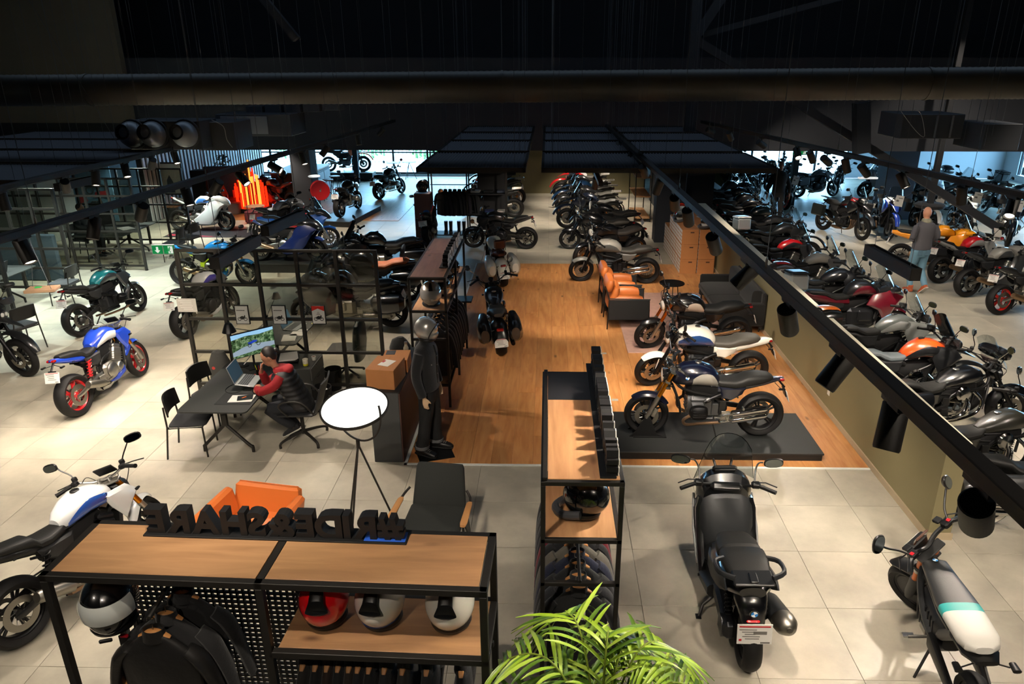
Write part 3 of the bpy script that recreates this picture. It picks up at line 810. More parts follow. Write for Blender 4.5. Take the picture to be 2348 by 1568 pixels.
def wheel(parent,M,ro,ri,w,kind,n,matt,matr,disc=1,whitewall=None,lod=0):
 nn=44 if lod==0 else 26
 wname='front_wheel' if M.translation.x>0 else 'rear_wheel'
 o=obj(wname,lambda:tyre_g(ro,w,ri,nn),matt,parent,key=('tyre',ro,ri,w,nn),M=M,ang=40)
 def rg():
  g=G();h=w*.38
  g.lathe([(ri+.004,-h),(ri+.014,-h),(ri+.014,-h*.8),(ri-.004,-h*.7),(ri-.02,-h*.4),(ri-.02,h*.4),(ri-.004,h*.7),(ri+.014,h*.8),(ri+.014,h),(ri+.004,h),(ri+.0,0)],nn,axis='y',close=True)
  if kind=='wire':
   m=28 if lod==0 else 16
   for k in range(m):
    a=2*PI*k/m;b=a+(.35 if k%2 else-.35);s=-1 if(k//2)%2 else 1
    g.tube([(math.cos(b)*.035,s*.035,math.sin(b)*.035),(math.cos(a)*(ri-.012),s*.008,math.sin(a)*(ri-.012))],.0026,4,cap=False)
  else:
   for k in range(n):
    for q in((-.13,.13)if kind=='twin' else(0,)):
     a=2*PI*k/n+q;b=2*PI*k/n+q*.4
     wd=.011 if kind=='twin' else.019
     p0=Vector((math.cos(b)*.04,0,math.sin(b)*.04));p1=Vector((math.cos(a)*(ri-.012),0,math.sin(a)*(ri-.012)))
     d=(p1-p0);R=d.to_track_quat('Z','Y').to_matrix().to_4x4()
     g.T=Matrix.Translation((p0+p1)/2)@R
     g.box((0,0,0),(wd*2,.026,d.length),.004);g.T=None
  g.lathe([(.0,-.055),(.03,-.055),(.048,-.04),(.048,.04),(.03,.055),(.0,.055)],20,axis='y')
  return g
 r=obj('rim',rg,matr,o,key=('rim',ri,w,kind,n,nn))
 if disc:
  def dg():
   g=G()
   for s in((-1,1)if disc==2 else(-1,)):
    y=s*(w*.38+.018)
    g.lathe([(.098,y-.0025),(.158,y-.0025),(.158,y+.0025),(.098,y+.0025)],nn,axis='y',close=True)
    for k in range(10):
     a=2*PI*k/10
     g.tube([(math.cos(a)*.05,y*.8,math.sin(a)*.05),(math.cos(a+.3)*.102,y,math.sin(a+.3)*.102)],.005,4)
   return g
  obj('brake_disc',dg,STEEL,o,key=('disc',w,disc,nn))
 if whitewall:
  def wg():
   g=G()
   for s in(-1,1):
    y=s*w*.497
    g.lathe([(ri+.02,y*.93),(ri+.045,y*1.01),(ri+.062,y*1.015),(ri+.062,y*.97),(ri+.02,y*.9)],nn,axis='y',close=True)
   return g
  obj('white_sidewall',wg,P('whitewall','#d8d3c6',.6),o,key=('ww',w,ri,nn))
 return o
def badge_g():
 g=G();g.mi=0
 g.lathe([(0,0),(.031,0),(.033,.003),(.031,.005),(.0,.005)],24)
 g.mi=1;g.lathe([(.024,.0052),(.0325,.0052),(.0325,.0062),(.024,.0062)],24,close=True)
 for q in range(4):
  g.mi=2 if q%2==0 else 3
  vs=[(0,0,.0058)]+[(.0235*math.cos(q*PI/2+k*PI/12),.0235*math.sin(q*PI/2+k*PI/12),.0058)for k in range(7)]
  g.add(vs,[(0,i,i+1)for i in range(1,7)])
 return g
BDG=[CHROME,P('badge_black','#0a0a0c',.3),P('badge_blue','#1f7fd0',.3),P('badge_white','#eef2f4',.3)]
def pair(name,fn,mat,parent,key,M=None,label=None):
 for s in(1,-1):
  def f(s=s):
   g=G();fn(g,s);return g
  obj(name,f,mat,parent,key=(key,s),M=M,label=label)
STY={}
STY['naked']=dict(wb=1.45,rf=.298,rr=.315,ri=.222,wf=.12,wr=.185,spk=('twin',5),rake=25,hz=.93,tank=[(.40,.86,.05,.05),(.36,.88,.12,.09),(.26,.91,.165,.11),(.10,.93,.175,.115),(-.02,.90,.155,.105),(-.12,.86,.115,.085),(-.17,.83,.07,.06)],seat=[(-.09,.83,.075,.04),(-.17,.80,.11,.045),(-.30,.79,.14,.045),(-.40,.80,.14,.05),(-.44,.85,.125,.055),(-.58,.885,.115,.045),(-.72,.91,.085,.035),(-.78,.92,.05,.02)],tail=[(-.12,.73,.11,.05),(-.30,.735,.115,.055),(-.5,.79,.10,.06),(-.7,.85,.075,.05),(-.86,.90,.045,.035),(-.92,.915,.02,.015)],eng='inline',light='naked',bar=(1.04,.38,.05),muff='side',fend='short',side=True,spoiler=True,shroud=True)
STY['boxer']=dict(STY['naked'],eng='boxer',muff='can',wb=1.51,spoiler=False)
STY['classic']=dict(STY['naked'],wb=1.50,eng='boxer',light='round',muff='twin',side=True,shroud=False,spoiler=False,tank=[(.45,.85,.04,.06),(.41,.87,.11,.11),(.30,.90,.175,.14),(.12,.915,.19,.145),(-.04,.885,.17,.13),(-.13,.84,.12,.10),(-.16,.82,.07,.07)],seat=[(-.10,.81,.09,.04),(-.18,.79,.125,.055),(-.36,.785,.145,.06),(-.44,.80,.14,.065),(-.50,.83,.14,.075),(-.68,.85,.13,.07),(-.80,.86,.10,.05),(-.85,.86,.05,.02)],tail=[(-.14,.71,.12,.06),(-.34,.72,.115,.06),(-.5,.74,.09,.05),(-.74,.79,.07,.04),(-.9,.83,.05,.03),(-1.0,.84,.03,.015)])
STY['sport']=dict(STY['naked'],wb=1.43,light='sport',bar=(.92,.33,.06),fairing='sport',screen=('low',),shroud=False,spoiler=False,rake=24,tank=[(.36,.84,.06,.05),(.30,.88,.13,.09),(.18,.92,.17,.12),(.02,.92,.17,.12),(-.10,.87,.13,.10),(-.17,.83,.08,.06)],seat=[(-.12,.80,.08,.035),(-.22,.785,.12,.04),(-.38,.80,.13,.04),(-.46,.84,.11,.05),(-.5,.89,.10,.05),(-.64,.93,.085,.045),(-.76,.96,.05,.03)],tail=[(-.2,.74,.10,.05),(-.42,.79,.11,.07),(-.62,.88,.09,.06),(-.78,.94,.06,.04),(-.9,.98,.03,.02)])
STY['adv']=dict(STY['naked'],wb=1.52,rf=.335,rr=.325,ri=.235,wf=.115,wr=.165,spk=('wire',0),rake=26,hz=1.02,eng='boxer',light='adv',bar=(1.16,.44,.10),muff='can',fend='high',tank=[(.42,.94,.05,.05),(.36,.97,.15,.10),(.24,1.0,.215,.13),(.08,1.01,.21,.13),(-.06,.96,.16,.11),(-.16,.91,.10,.08),(-.2,.89,.06,.05)],seat=[(-.12,.89,.08,.045),(-.22,.865,.13,.05),(-.40,.865,.155,.05),(-.47,.89,.145,.055),(-.54,.925,.135,.045),(-.74,.935,.115,.04),(-.80,.935,.06,.02)],tail=[(-.16,.78,.12,.05),(-.36,.80,.12,.06),(-.56,.83,.10,.06),(-.78,.87,.085,.05),(-.92,.89,.06,.03)],beak=True,guards=True,rack=True,crash=True,shroud=True,spoiler=False,screen=('tall',))
STY['enduro']=dict(STY['adv'],wb=1.48,light='number',wf=.09,wr=.13,eng='single',crash=False,rack=False,muff='can',screen=None,guards=False,wheelr=.345,tank=[(.38,.95,.05,.05),(.32,.97,.10,.08),(.2,.99,.145,.11),(.05,.99,.14,.10),(-.08,.96,.10,.07),(-.14,.94,.06,.04)])
STY['cruiser']=dict(STY['naked'],wb=1.66,rf=.315,rr=.31,ri=.205,wf=.125,wr=.19,rake=32,hz=.88,eng='vtwin',light='round',bar=(1.05,.40,.22),muff='long',fend='full',side=True,shroud=False,spoiler=False,tank=[(.34,.80,.05,.05),(.28,.82,.12,.09),(.14,.84,.175,.12),(-.04,.81,.17,.11),(-.20,.75,.12,.08),(-.30,.71,.06,.05)],seat=[(-.22,.74,.09,.04),(-.32,.69,.15,.05),(-.50,.67,.18,.055),(-.60,.70,.175,.06),(-.66,.75,.14,.055),(-.84,.77,.11,.045),(-.96,.77,.07,.03)],tail=None,rfend=True)
STY['tour']=dict(STY['naked'],wb=1.62,rf=.30,rr=.315,wf=.12,wr=.19,hz=1.0,rake=26,eng='closed',light='sport',fairing='tour',screen=('tall',),bar=(1.12,.38,.14),muff='low',shroud=False,spoiler=False,bags='tour',tank=[(.36,.90,.06,.05),(.30,.95,.16,.10),(.16,1.0,.21,.14),(0,1.0,.20,.14),(-.12,.94,.16,.12),(-.2,.88,.09,.06)],seat=[(-.12,.86,.09,.04),(-.22,.83,.15,.05),(-.42,.83,.175,.055),(-.52,.87,.165,.06),(-.60,.91,.16,.05),(-.84,.93,.14,.045),(-.92,.93,.08,.02)],tail=[(-.16,.76,.14,.06),(-.4,.78,.16,.08),(-.66,.83,.16,.09),(-.9,.88,.12,.07),(-1.04,.90,.06,.04)])
for k in STY:STY[k]['style']=k
def screen_g(kind,x0,z0,wd):
 g=G()
 if kind=='low':dx,dz,h=-.20,.17,wd*.55
 else:dx,dz,h=-.20,.36,wd
 def fn(u,v):
  a=(u-.5)*2;ww=h*(1-.22*v)*(1-(0 if kind!='low' else.25*v));q=.16*v*a**4
  return(x0+dx*(v-q)-.10*a*a,a*ww,z0+dz*(v-q)-.02*a*a)
 g.grid(fn,10,8,.004);return g
PLATE_TXT=P('plate_print','#6d6a64',.6)
def bike(style,loc,heading,label,body='#101012',body2=None,rimc=None,steer=18,lean=7,lod=0,seatc=None,forkc=None,shockc=None,plate=True,z=0.0,group=None,tag_card=False,topcase=None,panniers=None,engc=None,muffc=None,badge=False,over=None,cat='motorcycle',framec=None,mirror=True,windshield=None,whitewall=False,brown=None,bodyr=.28,paintm=0.0,scale=1.0,screenm=None,number=None,backrest=None,stripe=None,light_on=False,wheelstand=False):
 S=dict(STY[style]);S.update(over or{})
 sk=S['style']+(str(sorted((k,str(v))for k,v in over.items()))if over else '')
 K=lambda n:(sk,n,lod)
 B=paint(body,bodyr,paintm);B2=paint(body2,bodyr,paintm)if body2 else B
 RM=paint(rimc,.35)if rimc and rimc!='gold' else P('rim_black','#121213',.38,.3)
 if rimc=='gold':RM=P('rim_gold','#a4682c',.35,.7)
 SE=P('seat_%s'%seatc.strip('#'),seatc,.55,bump=.15,scale=120)if seatc else LEATHER
 FK={'gold':GOLD,'orange':P('orange_anodised','#e0701c',.3,.9),None:DARKM,'chrome':CHROME}.get(forkc,DARKM)
 EN={'silver':ALU,'dark':P('engine_dark','#26272a',.42,.6),'chrome':CHROME,None:P('engine_grey','#57585a',.42,.8)}[engc]
 MU={'steel':STEEL,'chrome':CHROME,'black':DARKM,'bronze':P('titanium_bronze','#9a7f63',.35,.9),None:STEEL}[muffc]
 FRM=paint(framec,.4)if framec else BLACK
 wb,rf,rr,ri=S['wb'],S['rf'],S['rr'],S['ri']
 xf,xr=wb/2,-wb/2
 t=thing('scooter' if cat=='scooter' else 'motorcycle',label,cat,(loc[0],loc[1],loc[2]if len(loc)>2 and loc[2]else z),0,group,rot=(-math.radians(lean),0,math.radians(heading)))
 if scale!=1.0:t.scale=(scale,)*3
 rk=math.radians(S['rake']);U=Vector((-math.sin(rk),0,math.cos(rk)))
 top=Vector((xf-math.tan(rk)*(S['hz']-rf),0,S['hz']))
 axis=Matrix.Translation(top)@Matrix.Rotation(math.radians(steer),4,U)@Matrix.Translation(-top)
 kf,nf=S['spk']
 disc=2
 hz=S['hz'];hx=top.x
 #  ---- steering group
 fw=wheel(t,axis@TR(xf,0,rf),rf,ri if not S.get('wheelr')else ri,S['wf'],kf,nf,RUBBER,RM,disc,whitewall,lod)
 for s in(1,-1):
  def lg(s=s):
   g=G();y=s*(.095 if style!='cruiser' else.11);bt=Vector((xf,y,rf));mid=bt+U*((hz-rf)/math.cos(rk)*.48);tp=bt+U*((hz-rf)/math.cos(rk)+.03)
   g.mi=0;g.tube([mid,tp],.0275,12)
   g.mi=1;g.tube([bt-U*.02,bt+U*.06,mid],[.024,.03,.031],12);g.box((xf-.01,y*.8,rf-.01),(.07,.03,.06),.01)
   g.box((xf-.10,y*.93,rf+.06),(.06,.045,.13),.012,R=RY(-20))
   return g
  obj('fork_leg',lg,[FK,FK if forkc in('gold','orange')and style in('sport',)else(ALU if forkc else DARKM)],t,key=K('fork%d'%s),M=axis)
 def clamp():
  g=G()
  for dz in(.02,-.13):
   c=top+U*dz;g.box((c.x,0,c.z),(.07,.27,.03),.008,R=RY(-S['rake']))
  return g
 obj('triple_clamp',clamp,ALU if forkc else BLACK,t,key=K('clamp'),M=axis)
 bz,bw,bb=S['bar']
 def bar():
  g=G();x0=hx-.01
  pts=[(x0-bb-.07,bw,bz-.0),(x0-bb*.7,bw*.68,bz+.02),(x0+.0,bw*.30,hz+.07),(x0+.01,0,hz+.06),(x0+.0,-bw*.30,hz+.07),(x0-bb*.7,-bw*.68,bz+.02),(x0-bb-.07,-bw,bz)]
  g.curve(pts,.0125,8,3);g.box((x0,.05,hz+.05),(.05,.03,.06),.008);g.box((x0,-.05,hz+.05),(.05,.03,.06),.008)
  return g
 obj('handlebar',bar,ALU if forkc in('gold','chrome')else BLACK,t,key=K('bar'),M=axis)
 def grip(g,s):
  x0=hx-.01;a=Vector((x0-bb*.7-.03,s*bw*.72,bz+.016));b=Vector((x0-bb-.08,s*(bw+.015),bz-.002))
  g.tube([a,b],.019,10);g.tube([b-(b-a)*.02,b+(b-a)*.06],.022,10)
  c=a-(b-a)*.25;g.box(c,(.06,.06,.05),.012)
  if s<0 or True:g.lathe([(0,-.012),(.026,-.012),(.026,.022),(.02,.03),(0,.03)],12,c=(c.x+.03,c.y,c.z+.03))
  g.tube([c+Vector((.045,0,0)),c+Vector((.06,s*.08,-.005)),c+Vector((.035,s*.20,-.01))],.006,6)
 pair('hand_grip',grip,RUBBER if style!='classic' else BLACK,t,K('grip'),M=axis)
 if mirror:
  def mir(g,s):
   x0=hx-.02;bx=Vector((x0-bb*.5,s*bw*.62,bz+.03));h=bx+Vector((.05,s*.10,.15));e=h+Vector((.02,s*.03,.04))
   g.mi=0;g.curve([bx,bx+Vector((.04,s*.03,.07)),h,e],.0065,6,3)
   R=Matrix.Rotation(s*-.25,4,'Z')
   if style in('classic','cruiser'):
    g.lathe([(0,.0),(.045,.0),(.055,.012),(.045,.028),(0,.035)],20,axis='x',c=e+Vector((0,s*.02,.02)),R=R)
    g.mi=1;g.lathe([(0,-.002),(.048,-.002),(.048,.001),(0,.001)],20,axis='x',c=e+Vector((0,s*.02,.02)),R=R)
   else:
    g.T=Matrix.Translation(e+Vector((0,s*.055,.015)))@R
    g.loft([(-.012,0,0,.075,.038,2.8),(.0,0,0,.082,.044,2.8),(.022,0,0,.06,.03,2.5),(.034,0,0,.02,.01,2.2)],14)
    g.mi=1;g.loft([(-.0135,0,0,.07,.034,2.8),(-.0125,0,0,.07,.034,2.8)],14);g.T=None
  for s in(1,-1):
   obj('mirror',(lambda s=s:(lambda g:(mir(g,s),g)[1])(G())),[BLACK if style!='cruiser' else CHROME,MIRG],t,key=K('mir%d'%s),M=axis)
 lt=S['light']
 if lt=='round':
  def hl():
   g=G();c=(hx+.10,0,hz-.06)
   g.mi=0;g.lathe([(0,-.13),(.05,-.12),(.085,-.07),(.094,0.0),(.098,.012),(.09,.02)],28,axis='x',c=c)
   g.mi=1;g.lathe([(.09,.018),(.07,.03),(0,.036)],28,axis='x',c=c)
   g.mi=2;g.lathe([(.088,.014),(.099,.014),(.1,.024),(.088,.026)],28,axis='x',c=c,close=True)
   return g
  obj('headlight',hl,[GLOSSBK if style=='classic' else B,LENS,CHROME],t,key=K('hl'),M=axis)
  def ins():
   g=G();g.mi=0
   for y in((-.06,.06)if style!='cruiser' else(0,)):
    g.lathe([(0,-.04),(.045,-.035),(.05,.0),(.045,.01)],20,c=(hx+.03,y,hz+.12),R=RY(-25));g.mi=1;g.lathe([(.043,.008),(0,.008)],20,c=(hx+.03,y,hz+.12),R=RY(-25));g.mi=0
   return g
  obj('instrument',ins,[CHROME if style=='classic' else BLACK,P('dial_dark','#1c2226',.1,0,1)],t,key=K('ins'),M=axis)
 elif lt=='naked':
  def hl():
   g=G();c=(hx+.13,0,hz-.10)
   g.mi=0;g.loft([(c[0]-.16,0,c[2]+.04,.04,.03),(c[0]-.10,0,c[2]+.02,.115,.09),(c[0],0,c[2],.11,.10),(c[0]+.05,0,c[2]-.02,.08,.075),(c[0]+.065,0,c[2]-.025,.03,.03)],16)
   g.mi=1;g.loft([(c[0]+.03,.042,c[2]-.03,.036,.034),(c[0]+.066,.04,c[2]-.035,.026,.024),(c[0]+.07,.04,c[2]-.035,.006,.006)],12);g.loft([(c[0]+.03,-.042,c[2]-.03,.036,.034),(c[0]+.066,-.04,c[2]-.035,.026,.024),(c[0]+.07,-.04,c[2]-.035,.006,.006)],12)
   return g
  obj('headlight',hl,[BLACK,LENS],t,key=K('hl'),M=axis)
  def ins():
   g=G();g.mi=0;g.box((hx+.07,0,hz+.12),(.02,.19,.11),.006,R=RY(-38));g.mi=1;g.box((hx+.06,0,hz+.126),(.004,.16,.085),0,R=RY(-38));return g
  obj('instrument',ins,[BLACK,P('dial_dark','#1c2226',.1,0,1)],t,key=K('ins'),M=axis)
 elif lt=='number':
  def nb():
   g=G();g.loft([(hx+.10,0,hz+.02,.115,.12,3),(hx+.13,0,hz+.01,.12,.135,3),(hx+.15,0,hz,.09,.10,3)],14);return g
  obj('number_board',nb,PAPER,t,key=K('nb'),M=axis)
 fk=S['fend']
 def fend():
  g=G()
  R=rf+.03 if fk!='high' else rf+.14
  a0,a1={'short':(50,150),'full':(15,170),'high':(20,120)}[fk]
  wdt=S['wf']/2+(.018 if fk!='full' else.03)
  def fn(u,v):
   a=math.radians(a0+(a1-a0)*u);q=(v-.5)*2
   taper=1-(.5*(abs(u-.45)*2)**3)
   RR=R-abs(q)**2.5*(.045 if fk!='full' else.09)
   return(xf+math.cos(a)*RR,q*wdt*(taper if fk!='full' else 1),rf+math.sin(a)*RR)
  g.grid(fn,14,8,.004)
  if fk!='high':
   for s in(-1,1):g.tube([(xf,s*.085,rf+.03),(xf-.05,s*(wdt+.002),rf+R*.75)],.007,6)
  return g
 obj('front_mudguard',fend,B2 if S.get('fendc')!='black' else BLACK,t,key=K('fend'),M=axis)
 if S.get('guards'):
  def hg(g,s):
   x0=hx-.01;c=Vector((x0-bb*.7+.04,s*bw*.86,bz+.0))
   def fn(u,v):
    a=(u-.5)*2;return(c.x+.05-.06*a*a,c.y+a*.12,c.z+(v-.5)*.12*(1-.3*abs(a)))
   g.grid(fn,8,4,.006)
  pair('hand_guard',hg,GREYPL,t,K('hguard'),M=axis)
 sc_kind=S.get('screen')
 fixed_screen=style in('sport','tour')
 if sc_kind or windshield:
  kd='tall' if windshield else sc_kind[0]
  wdd=.23 if windshield!='wide' else.27
  if kd=='low':wdd=.2
  gx,gz={'sport':(hx+.30,1.0),'tour':(hx+.27,1.06),'adv':(hx+.14,1.13)}.get(style,(hx+.14,hz+.12))
  obj('windscreen',lambda:screen_g(kd,gx,gz,wdd),screenm or(SMOKE if style in('sport',)else SCREEN),t,key=K('scr'+kd+str(windshield)),M=None if fixed_screen else axis)
  if not fixed_screen:
   def br():
    g=G()
    for s in(-1,1):g.tube([(hx+.05,s*.06,hz+.0),(gx-.03,s*.09,gz+.08)],.008,6)
    g.box((hx+.07,0,hz+.10),(.02,.19,.11),.006,R=RY(-30));return g
   obj('screen_bracket',br,BLACK,t,key=K('scrb'+str(windshield)),M=axis)
   #  ---- body
 obj('fuel_tank',lambda:G().loft([q+(2.3,)if len(q)==4 else q for q in[(x,0,zc,hw,hh)for x,zc,hw,hh in S['tank']]],20),B,t,key=K('tank'))
 tk=S['tank'];cx=tk[len(tk)//2]
 capz=max(q[1]+q[3]for q in tk)
 z1_=S['seat'][2][1]-.04
 obj('airbox',lambda:G().loft([(.26,0,.66,.05,.06,3),(.20,0,.70,.10,.12,3),(-.05,0,.68,.11,.13,3),(-.28,0,min(.66,z1_-.1),.09,.10,3),(-.38,0,min(.66,z1_-.08),.05,.06,3)],12),MATT,t,key=K('airbox'))
 obj('fuel_cap',lambda:G().lathe([(0,0),(.042,0),(.042,.008),(.034,.014),(0,.014)],20,c=(cx[0],0,cx[1]+cx[3]-.004)),ALU if style in('classic','cruiser')else BLACK,t,key=K('cap'))
 if body2 or stripe:
  pu=S.get('panel',(0,1))
  def tp(g,s):
   secs=tk[1:-1]
   def fn(u,v):
    f=(pu[0]+(pu[1]-pu[0])*u)*(len(secs)-1);k=min(int(f),len(secs)-2);w_=f-k
    x,zc,hw,hh=[secs[k][i]+(secs[k+1][i]-secs[k][i])*w_ for i in range(4)]
    sh=math.sin(PI*min(1,max(0,.1+u*.85)))**.5
    lo,hi=(-.62,-.62+1.05*sh)if style!='classic' else(-.8,-.8+1.3*sh)
    q=lo+(hi-lo)*v
    q=max(-.95,min(.95,q))
    co=(1-abs(q)**2.3)**(1/2.3)
    return(x,s*(hw*co*1.0+.006),zc+hh*q)
   g.grid(fn,12,6,.004*-s)
  pair('tank_panel',tp,paint(stripe,.3,.0)if stripe else B2,t,K('tankp'))
 if badge:
  for s in(1,-1):
   q=tk[2];obj('tank_badge',badge_g,BDG,t,key='badge',M=TR(q[0]-.02,s*(q[2]*.985+.004),q[1]+.01)@RX(-s*82)@RZ(20))
 obj('seat',lambda:G().loft([(x,0,zc,hw,hh,3.0)for x,zc,hw,hh in S['seat']],18),SE,t,key=K('seat'))
 if S.get('tail'):
  obj('tail_unit',lambda:G().loft([(x,0,zc,hw,hh,2.6)for x,zc,hw,hh in S['tail']],14),B2 if S.get('tailb',style in('naked','sport','tour'))else BLACK,t,key=K('tail'))
  tl=S['tail'][-1]
  obj('tail_light',lambda:G().box((tl[0]+.03,0,tl[1]-.005),(.06,.13,.035),.012),REDL,t,key=K('tl'))
 if S.get('rfend'):
  def rfn():
   g=G();R=rr+.045
   def fn(u,v):
    a=math.radians(20+165*u);q=(v-.5)*2;return(xr-math.cos(a)*R,q*(S['wr']/2+.035),rr+math.sin(a)*R-abs(q)**3*.10)
   g.grid(fn,18,8,-.005);return g
  obj('rear_mudguard',rfn,B,t,key=K('rfend'))
  obj('tail_light',lambda:G().box((xr-rr*.86,0,rr+.24),(.04,.12,.06),.014),REDL,t,key=K('tl'))
 if S.get('shroud'):
  def sh(g,s):
   x=hx;zz=tk[2][1]
   if style=='adv' or style=='enduro':poly=[(x-.22,zz+.07),(x+.05,zz+.02),(x+.16,zz-.10),(x+.02,zz-.22),(x-.16,zz-.32),(x-.26,zz-.12)]
   else:poly=[(x-.20,zz+.02),(x+.06,zz+.01),(x+.17,zz-.10),(x+.06,zz-.22),(x-.02,zz-.32),(x-.14,zz-.13)]
   g.shell(poly,s*(.16 if style!='adv' else.2),.035)
  pair('tank_shroud',sh,B2,t,K('shroud'))
 if S.get('side'):
  def sd(g,s):
   z0=S['seat'][2][1]-.03;x0=S['seat'][2][0]
   poly=[(x0+.20,z0),(x0-.14,z0-.0),(x0-.10,z0-.10),(x0+.04,z0-.19),(x0+.16,z0-.16)]
   g.shell(poly,s*.115,.03)
  pair('side_cover',sd,B2 if style=='classic' else(B if style=='cruiser' else GREYPL),t,K('sidec'))
 if S.get('spoiler'):
  obj('belly_spoiler',lambda:G().loft([(.36,0,.34,.06,.04),(.28,0,.30,.13,.08),(.08,0,.25,.14,.07),(-.1,0,.24,.08,.04)],14),B,t,key=K('spo'))
 if S.get('beak'):
  def bk():
   g=G();zz=tk[2][1]-.0
   g.loft([(hx-.05,0,zz+.03,.12,.05),(hx+.1,0,zz+.0,.13,.05),(hx+.26,0,zz-.06,.085,.028),(hx+.42,0,zz-.13,.05,.012),(hx+.47,0,zz-.155,.02,.006)],14);return g
  obj('beak',bk,B2,t,key=K('beak'))
  def hl():
   g=G();zz=tk[2][1]+.07;g.mi=0;g.loft([(hx,0,zz,.10,.08),(hx+.12,0,zz,.14,.09),(hx+.20,0,zz-.02,.10,.06)],14)
   g.mi=1
   for s in(-1,1):g.loft([(hx+.12,s*.055,zz-.01,.05,.05),(hx+.212,s*.05,zz-.015,.034,.032),(hx+.218,s*.05,zz-.015,.01,.01)],12)
   return g
  if lt=='adv':obj('headlight',hl,[BLACK,LENS],t,key=K('hl'))
 fr=S.get('fairing')
 if fr:
  big=fr=='tour'
  ex=.04 if big else 0
  def nose():
   g=G()
   q=1.2 if big else 1.0
   g.loft([(hx+.46,0,.80+ex,.02,.02),(hx+.42,0,.83+ex,.11*q,.07),(hx+.32,0,.88+ex,.17*q,.12),(hx+.18,0,.92+ex,.205*q,.14),(hx+.02,0,.93+ex,.22*q,.13),(hx-.10,0,.90+ex,.21*q,.09)],18)
   return g
  obj('front_fairing',nose,B,t,key=K('nose'))
  def sp(g,s):
   if S.get('slim'):poly=[(hx+.36,.86),(hx+.08,.99),(hx-.20,.90),(hx-.30,.72),(hx-.08,.62),(hx+.02,.44),(hx+.13,.52),(hx+.24,.70)]
   elif big:poly=[(hx+.40,.82),(hx+.10,1.0),(hx-.22,.92),(hx-.36,.66),(hx-.30,.40),(hx-.06,.30),(hx+.12,.46),(hx+.30,.66)]
   else:poly=[(hx+.36,.80),(hx+.10,.94),(hx-.16,.84),(hx-.26,.62),(hx-.62,.34),(hx-.50,.22),(hx-.12,.20),(hx+.08,.42),(hx+.20,.62)]
   g.shell(poly,s*(.20 if not big else.25),.05,.03)
  pair('side_fairing',sp,B2,t,K('sidef'))
  def hl2(g,s):
   g.loft([(hx+.28,s*.11,.855+ex,.055,.035),(hx+.40,s*.085,.83+ex,.045,.026),(hx+.43,s*.07,.82+ex,.02,.012)],12)
  pair('headlight',hl2,LENS,t,K('hl2'))
  if not big:
   obj('belly_pan',lambda:G().loft([(hx+.05,0,.30,.08,.06),(hx-.1,0,.25,.17,.08),(hx-.45,0,.22,.17,.07),(hx-.66,0,.24,.10,.04)],14),B2,t,key=K('belly'))
  obj('instrument',lambda:G().box((hx+.07,0,hz+.11),(.02,.18,.10),.006,R=RY(-40)),BLACK,t,key=K('ins2'))
  if big:
   def mr(g,s):g.loft([(hx+.22,s*.33,1.0,.06,.045),(hx+.12,s*.36,1.0,.075,.055),(hx+.08,s*.36,1.0,.07,.05)],12)
   pair('fairing_mirror',mr,B,t,K('fmir'))
 def frm():
  g=G();z1=tk[3][1]-tk[3][3]
  for s in(-1,1):
   y=s*.10
   g.curve([(hx-.02,s*.03,hz-.10),(hx-.16,y,hz-.22),(-.08,y,.62),(-.22,y,.46)],.019,8,3)
   g.curve([(hx-.02,s*.03,hz-.20),(hx-.10,y,.55),(hx-.14,y,.36)],.017,8,3)
   g.tube([(-.16,y,.60),(-.50,s*.085,S['seat'][3][1]-.08)],.013,6)
   g.tube([(-.05,y,z1-.01),(-.62,s*.07,S['seat'][4][1]-.06)],.013,6)
   g.box((-.22,s*.11,.46),(.10,.03,.20),.01)
  g.tube([(hx,0,hz-.02),(hx+.035,0,hz-.24)],.036,10)
  return g
 obj('frame',frm,FRM,t,key=K('frame'))
 def swg():
  g=G();side=(-1,1)if S['eng']not in('boxer',)else(-1,)
  for s in side:
   y=s*(S['wr']/2+.022)
   g.loft([(-.20,y*.9,.43,.026,.042,4),(-.45,y,.38,.02,.036,4),(xr,y,rr,.018,.028,4),(xr-.06,y,rr,.012,.02,4)],10)
  g.box((-.24,0,.44),(.10,.22,.09),.02)
  if S['eng']=='boxer':g.sph((xr,-(S['wr']/2+.01),rr),(.075,.05,.075),14,8)
  return g
 obj('swingarm',swg,ALU if engc=='silver' else(FRM if framec else BLACK),t,key=K('swing'))
 def sho():
  g=G();a,b=Vector((-.30,.0,.50)),Vector((-.20,.0,.78));n=60;pts=[]
  if style in('naked',):a,b=Vector((-.46,-.125,.46)),Vector((-.38,-.125,.72))
  d=(b-a)
  for i in range(n+1):
   u=i/n;an=2*PI*6*u;pts.append(a+d*u+Vector((math.cos(an)*.032,math.sin(an)*.032,0)))
  g.tube(pts,.0065,5);g.tube([a,b],.016,8);return g
 obj('shock_absorber',sho,paint(shockc,.4)if shockc else DARKM,t,key=K('shock'))
 rw=wheel(t,TR(xr,0,rr),rr,ri if style!='adv' else ri-.02,S['wr'],kf,nf,RUBBER,RM,1,whitewall,lod)
 if S['eng']not in('boxer',)and lod==0:
  def ch():
   g=G();y=S['wr']/2+.045
   g.lathe([(.06,y-.004),(.098,y-.004),(.098,y+.004),(.06,y+.004)],28,axis='y',c=(xr,0,rr),close=True)
   g.box(((xr-.2)/2-.02,y,(rr+.096+.44+.03)/2),(abs(xr)-.22,.012,.014));g.box(((xr-.2)/2-.02,y,(rr-.096+.44-.04)/2),(abs(xr)-.22,.012,.014));return g
  obj('chain',ch,STEEL,t,key=K('chain'))
 e=S['eng']
